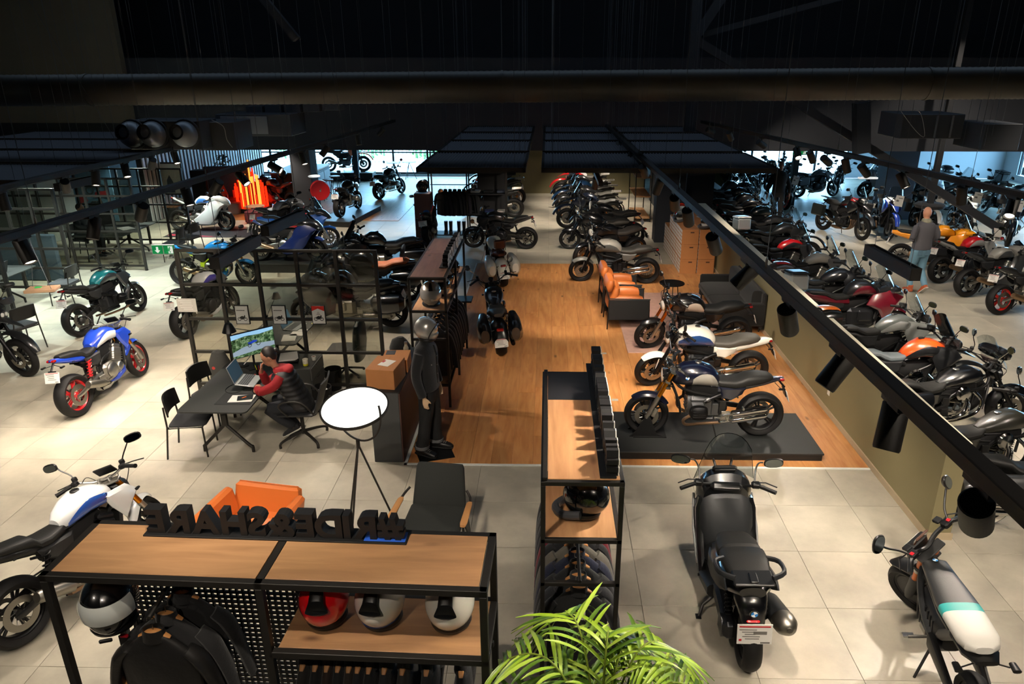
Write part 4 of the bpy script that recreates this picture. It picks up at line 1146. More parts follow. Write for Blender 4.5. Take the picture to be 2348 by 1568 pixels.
 def eng():
  g=G()
  if e=='boxer':
   g.box((.06,0,.46),(.34,.26,.30),.04);g.loft([(.24,0,.48,.04,.05),(.235,0,.48,.12,.14),(.16,0,.48,.14,.17)],16)
   g.box((-.10,0,.42),(.24,.22,.24),.04);g.box((.04,0,.29),(.36,.24,.07),.03)
   for k in range(4):g.box((.242,0,.40+k*.045),(.02,.18-k*.01,.012),.003)
  elif e=='vtwin':
   g.loft([(-.32,0,.42,.03,.05),(-.28,0,.42,.12,.12),(-.1,0,.40,.14,.15),(.12,0,.38,.14,.13),(.2,0,.38,.06,.07)],14)
   for s,x in((18,.10),(-22,-.14)):
    g.T=TR(x,0,.56)@RY(s)
    for k in range(8):g.box((0,0,-.06+k*.025),(.15-.004*k,.17-.004*k,.013),.004)
    g.box((0,0,.15),(.13,.15,.07),.02);g.box((0,0,.03),(.11,.13,.2));g.T=None
   for s in(-1,1):g.lathe([(.10,0),(.11,.01),(.10,.035),(.0,.045)],24,axis='y',c=(-.02,0,.40),R=TR(0,s*.13,0)@(Matrix.Identity(4)if s>0 else Matrix.Diagonal((1,-1,1,1))))
  elif e=='closed':
   g.box((.06,0,.48),(.50,.40,.34),.06);g.loft([(-.3,0,.36,.10,.08),(.1,0,.30,.20,.10),(.34,0,.36,.12,.07)],14)
   for s in(-1,1):g.box((.1,s*.22,.52),(.26,.06,.2),.03)
  else:
   wd=.20 if e=='single' else.34
   g.box((.02,0,.42),(.40,wd,.24),.05);g.T=TR(.16,0,.60)@RY(24);g.box((0,0,0),(.19,wd,.22),.02);g.box((.0,0,.13),(.17,wd-.02,.06),.02)
   for k in range(4):g.box((0,0,-.08+k*.035),(.205,wd+.012,.008))
   g.T=None
   for s,x,r in((1,-.03,.095),(-1,-.05,.115),(-1,.12,.065),(1,.14,.06)):
    g.lathe([(r,0),(r,.02),(r*.85,.035),(r*.3,.042),(0,.042)],24,axis='y',c=(x,0,.42),R=TR(0,s*wd/2,0)@(Matrix.Identity(4)if s>0 else Matrix.Diagonal((1,-1,1,1))))
   g.box((0,0,.28),(.34,wd*.7,.06),.02);g.box((-.2,0,.5),(.1,.18,.2),.03)
  return g
 obj('engine',eng,EN if e!='vtwin' else(EN),t,key=K('eng'))
 if e=='boxer':
  def cyl(g,s):
   g.mi=0
   for k in range(6):g.box((.12,s*(.145+k*.017),.47),(.155,.008,.15),.006)
   g.tube([(.12,s*.12,.47),(.12,s*.24,.47)],.06,14)
   g.mi=1;g.T=TR(.12,s*.285,.47)
   g.loft([(-.045*s,0,0,.10,.085,2.8),(-.01*s,0,0,.122,.10,2.8),(.04*s,0,0,.112,.092,2.6),(.065*s,0,0,.075,.062,2.4),(.072*s,0,0,.02,.02,2)][::s],18,axis='y')
   for k in(-1,0,1):g.box((0,s*.055,k*.034),(.16,.035,.009),.003)
   g.T=None
   g.mi=1;g.tube([(.03,s*.16,.56),(-.10,s*.14,.62),(-.18,s*.12,.64)],[.025,.03,.035],12)
   g.mi=0;g.tube([(.0,s*.15,.58),(-.04,s*.148,.60)],.033,14)
  for s in(1,-1):
   obj('cylinder',(lambda s=s:(lambda g:(cyl(g,s),g)[1])(G())),[EN,DARKM if engc!='silver' else ALU],t,key=K('cyl%d'%s))
 def exh():
  g=G()
  if e=='boxer':
   for s in(-1,1):g.curve([(.20,s*.28,.44),(.30,s*.27,.36),(.26,s*.22,.26),(.05,s*.12,.22),(-.22,s*.10,.23)],.021,10,4)
  elif e=='vtwin':
   g.curve([(.18,-.10,.62),(.26,-.17,.50),(.18,-.19,.34),(-.1,-.20,.26),(-.35,-.20,.25)],.023,10,4);g.curve([(-.04,-.10,.66),(.02,-.19,.52),(-.04,-.21,.36),(-.2,-.21,.30),(-.38,-.21,.30)],.023,10,4)
  else:
   for y in((-.11,-.037,.037,.11)if e=='inline' else(0,)):
    g.curve([(.24,y,.62),(.36,y*.9,.50),(.34,y*.7,.32),(.18,y*.4-.02,.21),(-.05,-.05,.20)],.018,8,4)
   g.loft([(.0,-.04,.21,.05,.03),(-.15,-.05,.21,.10,.05),(-.3,-.07,.22,.06,.04)],12)
  return g
 obj('exhaust_pipe',exh,CHROME if e=='vtwin' or engc=='silver' else P('pipe_steel','#8a6f58',.35,.9),t,key=K('exh'))
 mk=S['muff']
 def mf():
  g=G()
  def can(a,b,r,fl=1.0):
   a,b=Vector(a),Vector(b);d=b-a
   g.tube([a-d*.25,a,a+d*.06,a+d*.94,b,b-d*.005],[r*.45,r*.5,r,r,r*.8,r*.45],18,flat=fl)
  if mk=='side':can((-.28,-.17,.30),(-.62,-.19,.42),.058)
  elif mk=='can':
   s=1 if e=='boxer' else-1
   can((-.32,s*.17,.36),(-.72,s*.19,.52),.062,.8)
  elif mk=='twin':can((-.32,.16,.29),(-.78,.18,.39),.046);can((-.32,.16,.385),(-.78,.18,.485),.046);g.tube([(-.2,.1,.24),(-.3,.15,.28)],.022,8);g.tube([(-.22,.1,.26),(-.3,.15,.36)],.022,8)
  elif mk=='long':can((-.35,-.20,.25),(-1.05,-.21,.26),.042);can((-.35,-.21,.33),(-.95,-.215,.34),.038)
  elif mk=='low':
   for s in(-1,1):can((-.30,s*.20,.30),(-.86,s*.23,.36),.062)
  return g
 obj('muffler',mf,MU,t,key=K('muff'))
 if e in('inline','single','closed'):
  obj('radiator',lambda:G().box((.34,0,.56),(.04,.30,.26),.008,R=RY(14)),P('radiator','#1a1b1c',.6),t,key=K('rad'))
 if e=='vtwin':
  obj('air_cleaner',lambda:G().lathe([(0,0),(.10,0),(.105,.03),(.08,.05),(0,.055)],24,axis='y',c=(-.02,-.14,.62),R=Matrix.Diagonal((1,-1,1,1))),CHROME,t,key=K('air'))
 def peg(g,s):
  g.box((-.26,s*.15,.36),(.12,.02,.13),.01);g.tube([(-.27,s*.15,.33),(-.27,s*.25,.33)],.012,8);g.tube([(-.48,s*.13,.48),(-.48,s*.20,.48)],.011,8)
  g.tube([(-.2,s*.17,.33),(-.12,s*.17,.34),(-.12,s*.21,.34)],.006,6)
 pair('foot_peg',peg,ALU if engc=='silver' or forkc=='gold' else BLACK,t,K('peg'))
 obj('side_stand',lambda:G().tube([(-.12,.10,.22),(-.16,.20,.06),(-.165,.225,-.005-.0)],.011,6).box((-.165,.228,.0),(.06,.04,.01),.003),BLACK,t,key=K('stand'))
 if lod<2:
  def ind(g,s):
   tx=S['tail'][-2]if S.get('tail')else(xr-.2,.62,0,0)
   g.tube([(tx[0],0,tx[1]-.06),(tx[0]-.04,s*.13,tx[1]-.08)],.005,5);g.loft([(tx[0]-.07,s*.15,tx[1]-.08,.022,.014),(tx[0]-.01,s*.15,tx[1]-.08,.018,.012)],8)
  pair('rear_indicator',ind,BLACK,t,K('ind'))
  pair('front_indicator',lambda g,s:g.tube([(hx+.03,s*.10,hz-.16),(hx+.05,s*.19,hz-.16)],.005,5).loft([(hx+.03,s*.20,hz-.16,.022,.014),(hx+.085,s*.20,hz-.16,.016,.012)],8),BLACK,t,K('find'),M=axis)
 if lod==0:
  def cb():
   g=G();x0=hx-.02
   for s in(-1,1):
    g.curve([(x0-bb*.5,s*bw*.55,bz+.01),(x0+.09,s*.22,hz+.07),(x0+.07,s*.10,hz-.12),(x0-.04,s*.06,hz-.26)],.0045,5,5)
    g.curve([(x0-bb*.5,s*bw*.5,bz),(x0+.06,s*.16,hz+.12),(x0+.09,s*.08,hz-.05),(xf-.04,s*.09,rf+.1)],.004,5,5)
   return g
  obj('brake_hose',cb,BLACK,t,key=K('cb'),M=axis)
 if plate:
  tx=(S['tail'][-1][0],S['tail'][-1][1])if S.get('tail')else(xr-.28,.56)
  pz=tx[1]-.22
  obj('plate_bracket',lambda:G().tube([(tx[0]+.06,.0,tx[1]-.03),(tx[0]-.03,0,tx[1]-.13)],.014,6).box((tx[0]-.035,0,pz+.03),(.02,.12,.12),.004,R=RY(18)),BLACK,t,key=K('plb'))
  def pl():
   g=G();g.mi=0;g.T=TR(tx[0]-.055,0,pz)@RY(18);g.box((0,0,0),(.006,.23,.15),.0)
   g.mi=1
   for k in range(4):g.box((-.0035,.03-.01*k,.045-k*.024),(.002,.13-.02*(k%3),.007))
   g.box((-.0035,-.07,-.06),(.002,.05,.012));g.mi=2;g.box((-.0035,0,.064),(.002,.2,.008))
   return g
  obj('price_plate',pl,[PAPER,PLATE_TXT,P('plate_red','#b3262a',.5)],t,key=K('plate'),ang=0)
 if S.get('rack'):
  def rk_():
   g=G();z=S['seat'][-1][1]+.04
   for y in(-.10,0,.10):g.tube([(-.70,y,z),(-1.02,y*.8,z+.02)],.011,6)
   g.tube([(-1.0,-.1,z+.02),(-1.03,0,z+.02),(-1.0,.1,z+.02)],.011,6);g.tube([(-.78,-.12,z),(-.78,.12,z)],.011,6);return g
  obj('luggage_rack',rk_,DARKM if engc!='silver' else ALU,t,key=K('rack'))
 if S.get('crash')and lod<2:
  def cr(g,s):g.curve([(hx-.06,s*.12,.80),(hx+.04,s*.30,.66),(.14,s*.38,.50),(.0,s*.28,.34),(-.06,s*.12,.30)],.012,8,4)
  pair('crash_bar',cr,BLACK if engc!='silver' else ALU,t,K('crash'))
 if tag_card:
  obj('price_card',lambda:G().box((hx+.30,0,hz+.12),(.006,.22,.30),0,R=RY(-12)),PAPER,t,key=K('tc'),M=axis)
  obj('card_print',lambda:G().box((hx+.304,.02,hz+.20),(.004,.12,.02),0,R=RY(-12)).box((hx+.306,-.05,hz+.12),(.004,.07,.05),0,R=RY(-12)).box((hx+.300,-.02,hz+.06),(.004,.12,.012),0,R=RY(-12)),PLATE_TXT,t,key=K('tc2'),M=axis)
 st=S['seat'][-1]
 if topcase:
  kind,c1,c2=topcase
  cm,c2m=(paint(c1)if kind=='round' else(P('case_silver','#b9bcbc',.35,.7)if c1=='silver' else P('case_'+c1 .strip('#'),c1,.5))),(paint(c2)if c2 else BLACK)
  bx=st[0]-.20;bzv=st[1]+.06
  if kind=='box':
   tcp=obj('top_case',lambda:G().box((bx,0,bzv+.14),(.32,.40,.27),.025),cm,t,key=K('tcb'))
   obj('case_lid',lambda:G().box((bx,0,bzv+.30),(.33,.41,.05),.02),BLACK if c2 is None else c2m,tcp,key=K('tcl'))
   obj('case_lid_plate',lambda:G().box((bx,0,bzv+.328),(.24,.30,.012),.005),cm,tcp,key=K('tcl2'))
  else:
   tcp=obj('top_case',lambda:G().loft([(bx+.20,0,bzv+.12,.14,.07),(bx+.16,0,bzv+.13,.22,.12),(bx,0,bzv+.14,.25,.15),(bx-.16,0,bzv+.12,.22,.12),(bx-.22,0,bzv+.11,.12,.06)],20),BLACK if kind=='round' and c1 is None else cm,t,key=K('tcr'))
   def lid():
    g=G()
    def fn(u,v):
     x=bx+.15-.28*u;y=(v-.5)*.34*(1-.3*abs(u-.5));q=(x-bx)/.22;r=y/.25
     return(x,y,bzv+.14+.153*max(.0,1-abs(q)**2.6-abs(r)**2.4)**.42)
    g.grid(fn,8,8,.004);return g
   obj('lid_panel',lid,c2m,tcp,key=K('tcrl'))
 if panniers or S.get('bags'):
  kd=panniers or S['bags']
  if isinstance(kd,tuple):kd,pc=kd
  else:pc=None
  pm=P('case_silver','#b9bcbc',.35,.7)if pc=='silver' else(paint(pc)if pc else(B if kd in('tour','hard')else P('case_black','#1a1b1d',.5)))
  def pn(g,s):
   if kd=='box':g.box((xr+.02,s*.33,.62),(.42,.20,.34),.03)
   elif kd=='tour':g.loft([(xr+.32,s*.24,.60,.04,.08),(xr+.26,s*.27,.60,.10,.15),(xr,s*.29,.60,.13,.19),(xr-.24,s*.28,.62,.12,.17),(xr-.33,s*.26,.63,.06,.09)],16)
   else:g.loft([(xr+.30,s*.24,.58,.04,.06),(xr+.25,s*.26,.57,.09,.14),(xr,s*.27,.54,.115,.17),(xr-.28,s*.27,.50,.115,.17),(xr-.36,s*.26,.49,.07,.11)],16)
  pair('pannier',pn,pm,t,K('pan'+kd))
 if backrest:
  bm=P('backrest_'+backrest.strip('#'),backrest,.5)
  obj('backrest',lambda:G().box((st[0]+.12,0,st[1]+.22),(.07,.26,.22),.03,R=RY(-12)).tube([(st[0]+.1,.08,st[1]),(st[0]+.12,.08,st[1]+.2)],.01,6).tube([(st[0]+.1,-.08,st[1]),(st[0]+.12,-.08,st[1]+.2)],.01,6),bm,t,key=K('brst'))
 if wheelstand:
  def ws():
   g=G();g.ext([(xf-.26,.004),(xf+.22,.004),(xf+.14,.08),(xf+.0,.34),(xf-.02,.36),(xf-.04,.30),(xf-.14,.05)],-.115,-.095);g.ext([(xf-.26,.004),(xf+.22,.004),(xf+.14,.08),(xf,.34),(xf-.04,.30),(xf-.14,.05)],.095,.115);g.box((xf-.05,0,.01),(.44,.28,.014));return g
  obj('wheel_chock',ws,MATT,t,key=K('chock'))
 return t
def mid(a,b,z=0.0):
 p,q=at(a[0],a[1],z),at(b[0],b[1],z)
 return((p.x+q.x)/2,(p.y+q.y)/2,z),math.degrees(math.atan2(p.y-q.y,p.x-q.x))
 #   THE MACHINES, FRONT TO BACK
def B_(f,r,**k):
 loc,h=mid(f,r,k.pop('pz',0.0));return loc,h
p=at(62,1470);d=at(225,1075,1.08)
hh=70.0
bike('naked',(p.x+.72*math.cos(math.radians(hh)),p.y+.72*math.sin(math.radians(hh))),hh,'white roadster motorcycle with blue and red tank stripes in the lower left corner',body='#d9dadb',body2='#dcdedd',stripe='#1f4fa8',forkc='gold',badge=True,engc='dark',steer=32,over=dict(tailb=False,wb=1.44))
l,h=mid((322,864),(190,946));bike('naked',l,h+2,'blue and white roadster motorcycle with bright red wheels and red shock',body='#1d3fb0',body2='#1d3fb0',stripe='#d5d4d0',rimc='#c3141d',shockc='#c3141d',forkc='gold',engc='silver',muffc='steel',steer=10)
l,h=mid((306,720),(208,763));bike('boxer',l,h,'teal roadster motorcycle with boxer engine in front of the glass offices',body='#0f6f78',body2='#2c2f31',engc='dark',muffc='bronze',over=dict(tailb=False),steer=8)
l,h=mid((541,716),(426,778));bike('naked',l,h,'white and violet striped roadster motorcycle behind the left end of the glass screen',body='#d0d2d8',body2='#55565a',stripe='#4a3f9a',engc='dark',muffc='steel',steer=8,over=dict(tailb=False))
q=at(62,862);hh=12.0
bike('adv',(q.x-.76*math.cos(math.radians(hh)),q.y-.76*math.sin(math.radians(hh))),hh-5,'black travel motorcycle cut by the left edge of the picture',body='#17181a',engc='silver',steer=-25,over=dict(spk=('twin',5)))
l,h=mid((562,655),(432,655));bike('naked',l,h,'bright blue roadster motorcycle with lime green frame behind the glass screen',body='#1877b8',body2='#1877b8',framec='#b6d628',forkc='gold',rimc='#1c1c1d',engc='silver',muffc='bronze',steer=-14)
l,h=mid((517,529),(419,528));bike('sport',l,h,'white sports motorcycle with blue and red side stripes on the dark mat',body='#c9cccc',body2='#c9cccc',stripe='#2f6db5',engc='silver',steer=-8,plate=False)
PZ=.22
l,h=mid((728,600),(601,597),PZ);bike('sport',l,h,'black, blue and red sports motorcycle standing on the low black plinth',body='#15161a',body2='#172a66',stripe='#c3202a',engc='silver',muffc='bronze',steer=-8,z=PZ)
l,h=mid((748,570),(632,576));bike('tour',l,h,'black and blue crossover motorcycle with windscreen behind the sports bike on the plinth',body='#111214',body2='#1b4f9c',stripe='#c3202a',forkc='gold',steer=0,over=dict(wb=1.53,bags=None,slim=True),screenm=SCREEN)
l,h=mid((708,746),(902,748));bike('tour',l,h,'big black six cylinder touring motorcycle just behind the glass screen',body='#0b0b0d',body2='#2a2a28',engc='silver',muffc='steel',steer=10,badge=False,over=dict(wb=1.66))
l,h=mid((752,690),(945,690));bike('tour',l,h,'black touring motorcycle with orange saddle and backrest',body='#090a0c',body2='#0d0e11',seatc='#b3602f',backrest='#1d1f26',engc='silver',steer=8,muffc='steel',over=dict(wb=1.66))
l,h=mid((782,640),(962,632));bike('tour',l,h,'black touring motorcycle with grey saddle, farthest of the three tourers',body='#08090b',body2='#0c0d10',seatc='#4a4947',engc='silver',steer=10,screenm=SMOKE)
l,h=mid((1010,520),(968,588));bike('naked',l,h,'dark roadster with blue and red tank seen from behind, left of the brown rack',body='#1b4f8c',body2='#2a2b2e',stripe='#b8262c',steer=6,engc='dark')
l,h=mid((1086,568),(1209,570));bike('naked',l,h,'all black roadster motorcycle standing broadside at the mouth of the aisle',body='#111213',body2='#151617',engc='dark',muffc='black',steer=6)
for k,(px,py,yy)in enumerate([(1180,498,0),(1186,470,1),(1190,447,2)]):
 r=at(px,py);bike('adv',(r.x-.76,r.y+.05),176,['black travel motorcycle behind the helmet rack, front one of three','black travel motorcycle behind the helmet rack with copper rims, middle of three','black travel motorcycle behind the helmet rack, rearmost of three'][k],body='#17181b',rimc=('gold' if k==1 else None),engc='silver',lod=1,steer=6)
l,h=mid((1328,645),(1484,649));bike('classic',l,h,'grey roadster with orange tank outline behind the tan leather armchairs',body='#8f8c84',body2='#63635f',stripe='#4d4f4d',engc='dark',muffc='chrome',steer=14,badge=True,over=dict(spk=('wire',0)),seatc='#35332f')
l,h=mid((1298,612),(1486,592));bike('classic',l,h,'black roadster with copper rear rim, second in the aisle row',body='#0c0c0e',rimc='gold',engc='dark',steer=16,seatc='#3b3733',over=dict(spk=('wire',0),muff='can'),muffc='steel')
l,h=mid((1312,546),(1482,562));bike('enduro',l,h,'black scrambler with white number board in the aisle row',body='#121214',forkc='gold',seatc='#3a3631',engc='dark',steer=10,lod=1,muffc='steel')
labs=['dark blue travel motorcycle with silver luggage frame, fourth in the aisle row','black travel motorcycle with copper rims, fifth in the aisle row','blue travel motorcycle, sixth in the aisle row','black travel motorcycle, seventh in the aisle row','red and white travel motorcycle at the far end of the aisle row']
for k,(px,py,bc,b2,rc)in enumerate([(1300,524,'#101a2c',None,None),(1297,503,'#1a1b1d',None,'gold'),(1294,487,'#14304f',None,None),(1291,473,'#17181a',None,'gold'),(1287,456,'#c9c9c6','#c01c22',None)]):
 f_=at(px,py);hd=172
 a=math.radians(hd)
 bike('adv',(f_.x-.76*math.cos(a),f_.y-.76*math.sin(a)),hd,labs[k],body=bc,body2=b2,rimc=rc,engc='silver',seatc='#3a3833',lod=1,steer=14,forkc='gold' if k==1 else None)
f_=at(1306,576);bike('classic',(f_.x+.75,f_.y+.12),170,'black roadster half hidden between the scrambler and the copper rimmed roadster',body='#0b0b0d',engc='dark',lod=1,steer=12,seatc='#3a3631')
r=at(1150,812);hh=98
bike('cruiser',(r.x+.83*math.cos(math.radians(hh)),r.y+.83*math.sin(math.radians(hh))),hh,'black bagger cruiser with hard side cases on the oak floor',body='#07080a',panniers='hard',engc='chrome',seatc='#454440',steer=8,lean=4,over=dict(eng='vtwin',bar=(1.08,.42,.26)),muffc='black')
r=at(1154,656);hh=103
bike('cruiser',(r.x+.83*math.cos(math.radians(hh)),r.y+.83*math.sin(math.radians(hh))),hh,'cream and white vintage cruiser with brown saddle and backrest',body='#d9d6c8',panniers='hard',engc='chrome',seatc='#5e2f1d',backrest='#5e2f1d',steer=8,lean=4,muffc='chrome',windshield=None,whitewall=True,over=dict(bar=(1.1,.42,.26)))
PT=.12
l,h=mid((1478,992),(1735,995),PT);bike('classic',l,h,'midnight blue roadster with brushed tank side on the black plinth',body='#070b1e',body2='#070b1e',stripe='#8d8982',forkc='gold',engc=None,muffc='chrome',badge=True,steer=-2,lean=2,z=PT,plate=True,wheelstand=True,over=dict(spk=('twin',5),panel=(.38,1),tailb=True))
l,h=mid((1474,884),(1728,884));bike('classic',l,h,'white and blue roadster behind the black plinth',body='#d8d4c8',body2='#d8d4c8',stripe='#1b3f74',engc='dark',muffc='chrome',badge=True,steer=14,seatc='#46433d',over=dict(tailb=True,tail=[(-.14,.70,.13,.08),(-.34,.71,.125,.08),(-.55,.74,.11,.075),(-.78,.79,.10,.06),(-.95,.82,.08,.045),(-1.04,.83,.03,.02)]))
l,h=mid((1472,799),(1693,798));bike('classic',l,h,'black roadster with bare aluminium tank sides beside the dark sofa',body='#0a0a0c',body2='#0a0a0c',stripe='#b5a596',forkc='orange',engc='dark',muffc='chrome',steer=16,over=dict(panel=(.38,1)))
def RB(style,px,py,z,hd,label,off=.0,**k):
 q=at(px,py,z);a=math.radians(hd)
 return bike(style,(q.x-off*math.cos(a),q.y-off*math.sin(a)),hd,label,**k)
r=at(2244,1196)
bike('cruiser',(r.x+.80,r.y-.12),-6,'grey cruiser with whitewall tyres and chrome pipes beside the end of the low wall',body='#3c3d3e',panniers='hard',engc='chrome',whitewall=True,muffc='chrome',steer=-5)
RB('cruiser',2330,965,.85,6,'dark olive cruiser with plain leather saddle at the right edge',off=.12,body='#2b2a24',bodyr=.35,engc='chrome',whitewall=False,muffc='chrome',steer=-5)
dash_bike=RB('cruiser',2225,862,.85,10,'black touring cruiser with clear windshield, round dials and a screen',off=.10,body='#07080b',engc='chrome',windshield='wide',panniers='hard',steer=-8,muffc='chrome')
g=G();g.T=TR(.50,0,1.13)@RY(-38);g.loft([(-.03,0,0,.25,.085,3),(.0,0,0,.27,.10,3),(.05,0,0,.25,.09,3),(.09,0,-.01,.16,.05,3)],24);g.T=None
obj('dash_fairing',g,GLOSSBK,dash_bike)
for y_,r_ in((.20,.034),(.085,.052),(-.085,.052),(-.20,.034)):
 dl=obj('dial',G().lathe([(r_*.86,-.012),(r_,-.014),(r_,.004),(r_*.86,.004)],24,axis='x',close=True),CHROME,dash_bike,M=TR(.50,0,1.13)@RY(-38)@TR(-.032,y_,.012))
 obj('dial_face',G().lathe([(0,-.006),(r_*.88,-.006),(r_*.88,.0),(0,.0)],24,axis='x'),P('dial_dark','#1c2226',.1,0,1),dl)
sn=obj('touch_screen',G().box((0,0,0),(.025,.27,.12),.012),STEEL,dash_bike,M=TR(.44,0,1.03)@RY(-38));obj('screen_glass',G().box((-.0135,0,0),(.002,.23,.085)),P('screen_mauve','#6b5a60',.15,0,1),sn)
RB('adv',2125,795,1.05,2,'orange and grey travel motorcycle with smoked windscreen',off=.10,body='#e0501a',body2='#1b1c1e',seatc='#5d6569',steer=-6,over=dict(eng='vtwin',spk=('twin',5)),screenm=SMOKE,engc='dark')
RB('adv',2062,738,1.05,4,'grey green travel motorcycle with orange lidded top case',off=.10,body='#4d5250',body2='#8b8f8d',topcase=('round','#1c1e1e','#e8741c'),steer=-6,engc='dark',over=dict(eng='inline',spk=('twin',5)),bodyr=.4)
RB('tour',1985,662,1.0,4,'black and dark red sport tourer with big silver top case',off=.12,body='#17181a',body2='#5e0f1e',topcase=('box','silver',None),steer=-6,engc='dark',over=dict(wb=1.5,bags=None,slim=True))
RB('adv',1925,628,1.05,6,'black travel motorcycle with round black and red top case',off=.10,body='#16171a',topcase=('round','#2a2524','#8c1a1e'),engc='dark',steer=-6,lod=1)
RB('naked',1878,588,.98,8,'grey roadster motorcycle with thin red tank line behind the low wall',off=.08,body='#6d6c68',body2='#3b3b3c',stripe='#77746e',engc='silver',steer=-8,lod=1,windshield='std')
RB('naked',1815,556,.98,8,'bright red motorcycle with silver side rail behind the low wall',off=.08,body='#b01018',body2='#2a2a2c',engc='silver',steer=-8,lod=1,windshield='std')
RB('adv',1800,525,1.0,8,'black travel motorcycle with shiny silver top case behind the low wall',off=.06,body='#202122',topcase=('box','silver','#c9c9c4'),engc='dark',steer=-8,lod=1)
ylab=['black roadster with white edged side panel, in the far dark row','dark green teardrop tank roadster, in the far dark row','black roadster with small flyscreen, in the far dark row','black roadster with purple phone screen, in the far dark row','black roadster second from the far end of the dark row']
for k,(px,py)in enumerate([(1770,502),(1738,482),(1715,466),(1700,452),(1690,437)]):
 RB('classic' if k in(1,3)else 'naked',px,py,.95,8,ylab[k],body=['#151517','#0d1a1c','#121214','#101113','#141517'][k],stripe=['#2c2c2d',None,None,'#1f2022',None][k],engc='dark',lod=1,steer=-10,windshield='std' if k%2 else None,seatc='#2a2725')
RB('tour',1672,425,1.0,8,'silver screened touring motorcycle with black top case at the far end of the dark row',body='#3a3d40',body2='#4a4d50',topcase=('round','#111214','#1a1a1c'),lod=1,engc='dark')
l,h=mid((1971,551),(1884,527));bike('adv',l,h,'red and black travel motorcycle with black side case before the grey column',body='#a31019',body2='#1d1e20',panniers=('box','#1c201e'),engc='dark',steer=-10,over=dict(eng='inline'),lod=0)
def RF(px,py,hd,label,style='adv',**k):
 q=at(px,py);a=math.radians(hd);w2=STY[style]['wb']/2
 return bike(style,(q.x-w2*math.cos(a),q.y-w2*math.sin(a)),hd,label,**k)
RF(2033,551,262,'white and blue travel motorcycle facing out with price card on its screen',body='#c9cdd2',body2='#1c3a9a',tag_card=True,engc='dark',steer=4,lod=1,panniers='box')
RF(2128,543,262,'white beaked travel motorcycle facing out beyond the bald man',body='#d3d4d2',body2='#d3d4d2',tag_card=True,engc='dark',steer=4,lod=1,panniers='box')
RF(2211,541,258,'pale blue and white travel motorcycle facing out, right of the hanging post',body='#8fa9b5',body2='#c9d2d4',tag_card=True,engc='dark',steer=2,lod=1)
RF(2305,566,250,'dark blue travel motorcycle facing out with large black top case',body='#131a26',tag_card=True,engc='silver',steer=-8,lod=1,topcase=('box','#15171a',None))
for k,(px,py,st,bc,hd,tc)in enumerate([(2022,458,'tour','#9aa3ab',186,None),(2085,466,'tour','#2b2f33',188,('round','#1a1c1f','#202328')),(2150,474,'tour','#b4bbc0',190,None),(2216,488,'adv','#3b4146',192,('box','#191b1d',None)),(2290,500,'adv','#55564c',195,('box','#16181a',None))]):
 q=at(px,py);bike(st,(q.x+.3,q.y+.6),hd,['silver touring motorcycle in the back row by the red extinguisher','dark touring motorcycle with round top case in the back row','pale silver tourer in the back row, third from the grey column','dark grey travel motorcycle with square top case in the back row','olive grey travel motorcycle with top case, last in the back row'][k],body=bc,lod=1,engc='dark',topcase=tc,steer=5)
bike('tour',(9.46,17.5),-20,'yellow orange sport tourer with lettering behind the bald man',body='#e8950f',body2='#e08a12',engc='dark',over=dict(bags=None,wb=1.52,muff='side',slim=True),muffc='bronze',steer=-4)
l=at(2154,649);a=math.radians(14)
bike('sport',(l.x+.70*math.cos(a),l.y+.70*math.sin(a)),14,'red and silver naked sports motorcycle with price card, right of the bald man',body='#b00f1a',body2='#8d8c89',engc='dark',muffc='bronze',tag_card=True,steer=-4,over=dict(fairing=None,screen=None,light='naked',shroud=True,bar=(1.02,.36,.06)))
l=at(2214,680)
bike('sport',(l.x+.70*math.cos(a),l.y+.70*math.sin(a)),15,'grey sports motorcycle with silver swingarm at the right edge',body='#7f7d78',body2='#3a3b3c',engc='silver',muffc='bronze',steer=-4)
l=at(2288,720)
bike('sport',(l.x+.70*math.cos(a),l.y+.70*math.sin(a)),16,'silver and red sports motorcycle with neon red rear rim at the right edge',body='#a19f99',body2='#2a2a2b',rimc='#e0261d',stripe='#c7211b',engc='silver',muffc='bronze',steer=-4,framec='#b3b1aa')
r=at(1732,462);bike('naked',(r.x+.2,r.y+.72),70,'dark roadster with plate seen from behind near the far right windows',body='#22262b',engc='dark',lod=1,over=dict(tailb=False))
q=at(1805,482);bike('naked',(q.x+.1,q.y+.7),256,'yellow nosed motorcycle with red wheels facing out near the thin post',body='#d9b23a',body2='#d0cfc8',rimc='#d8202a',lod=1,tag_card=True,engc='dark')
l=at(1862,455);bike('naked',(l.x+.2,l.y+.3),12,'grey roadster with side cases broadside before the far right windows',body='#8a8c8e',body2='#3c3f45',lod=1,panniers='box',engc='dark')
flab=['motorcycle silhouetted against the far right windows, first from the left','motorcycle silhouetted against the far right windows, second from the left','white screened motorcycle against the far right windows','motorcycle with card against the far right windows, before the thin post','motorcycle against the far right windows, rightmost']
for k,(px,py,hd,st)in enumerate([(1668,432,250,'adv'),(1706,428,265,'adv'),(1752,430,262,'adv'),(1793,436,265,'adv'),(1915,438,245,'naked')]):
 q=at(px,py);bike(st,(q.x,q.y),hd,flab[k],body=['#2a2d31','#3a3f45','#b9bec3','#8a8f95','#34393f'][k],lod=1,engc='dark',tag_card=(k==3))
p=at(757,412);q=at(838,412)
bike('enduro',((p.x+q.x)/2,p.y,.35),4,'white and orange rally motorcycle raised on a stand before the left windows',body='#d7d3cb',body2='#e05a18',lod=1,z=.35,forkc=None,seatc='#1c1c1d',steer=0,lean=0,plate=False,over=dict(light='naked',fendc='b'))
STRY=at(782,498,.18)
bike('boxer',(STRY.x+.1,STRY.y+.7),82,'black travel roadster seen from behind on the long dark plinth',body='#15171a',engc='silver',lod=1,z=.18,steer=0,lean=2,windshield='std')
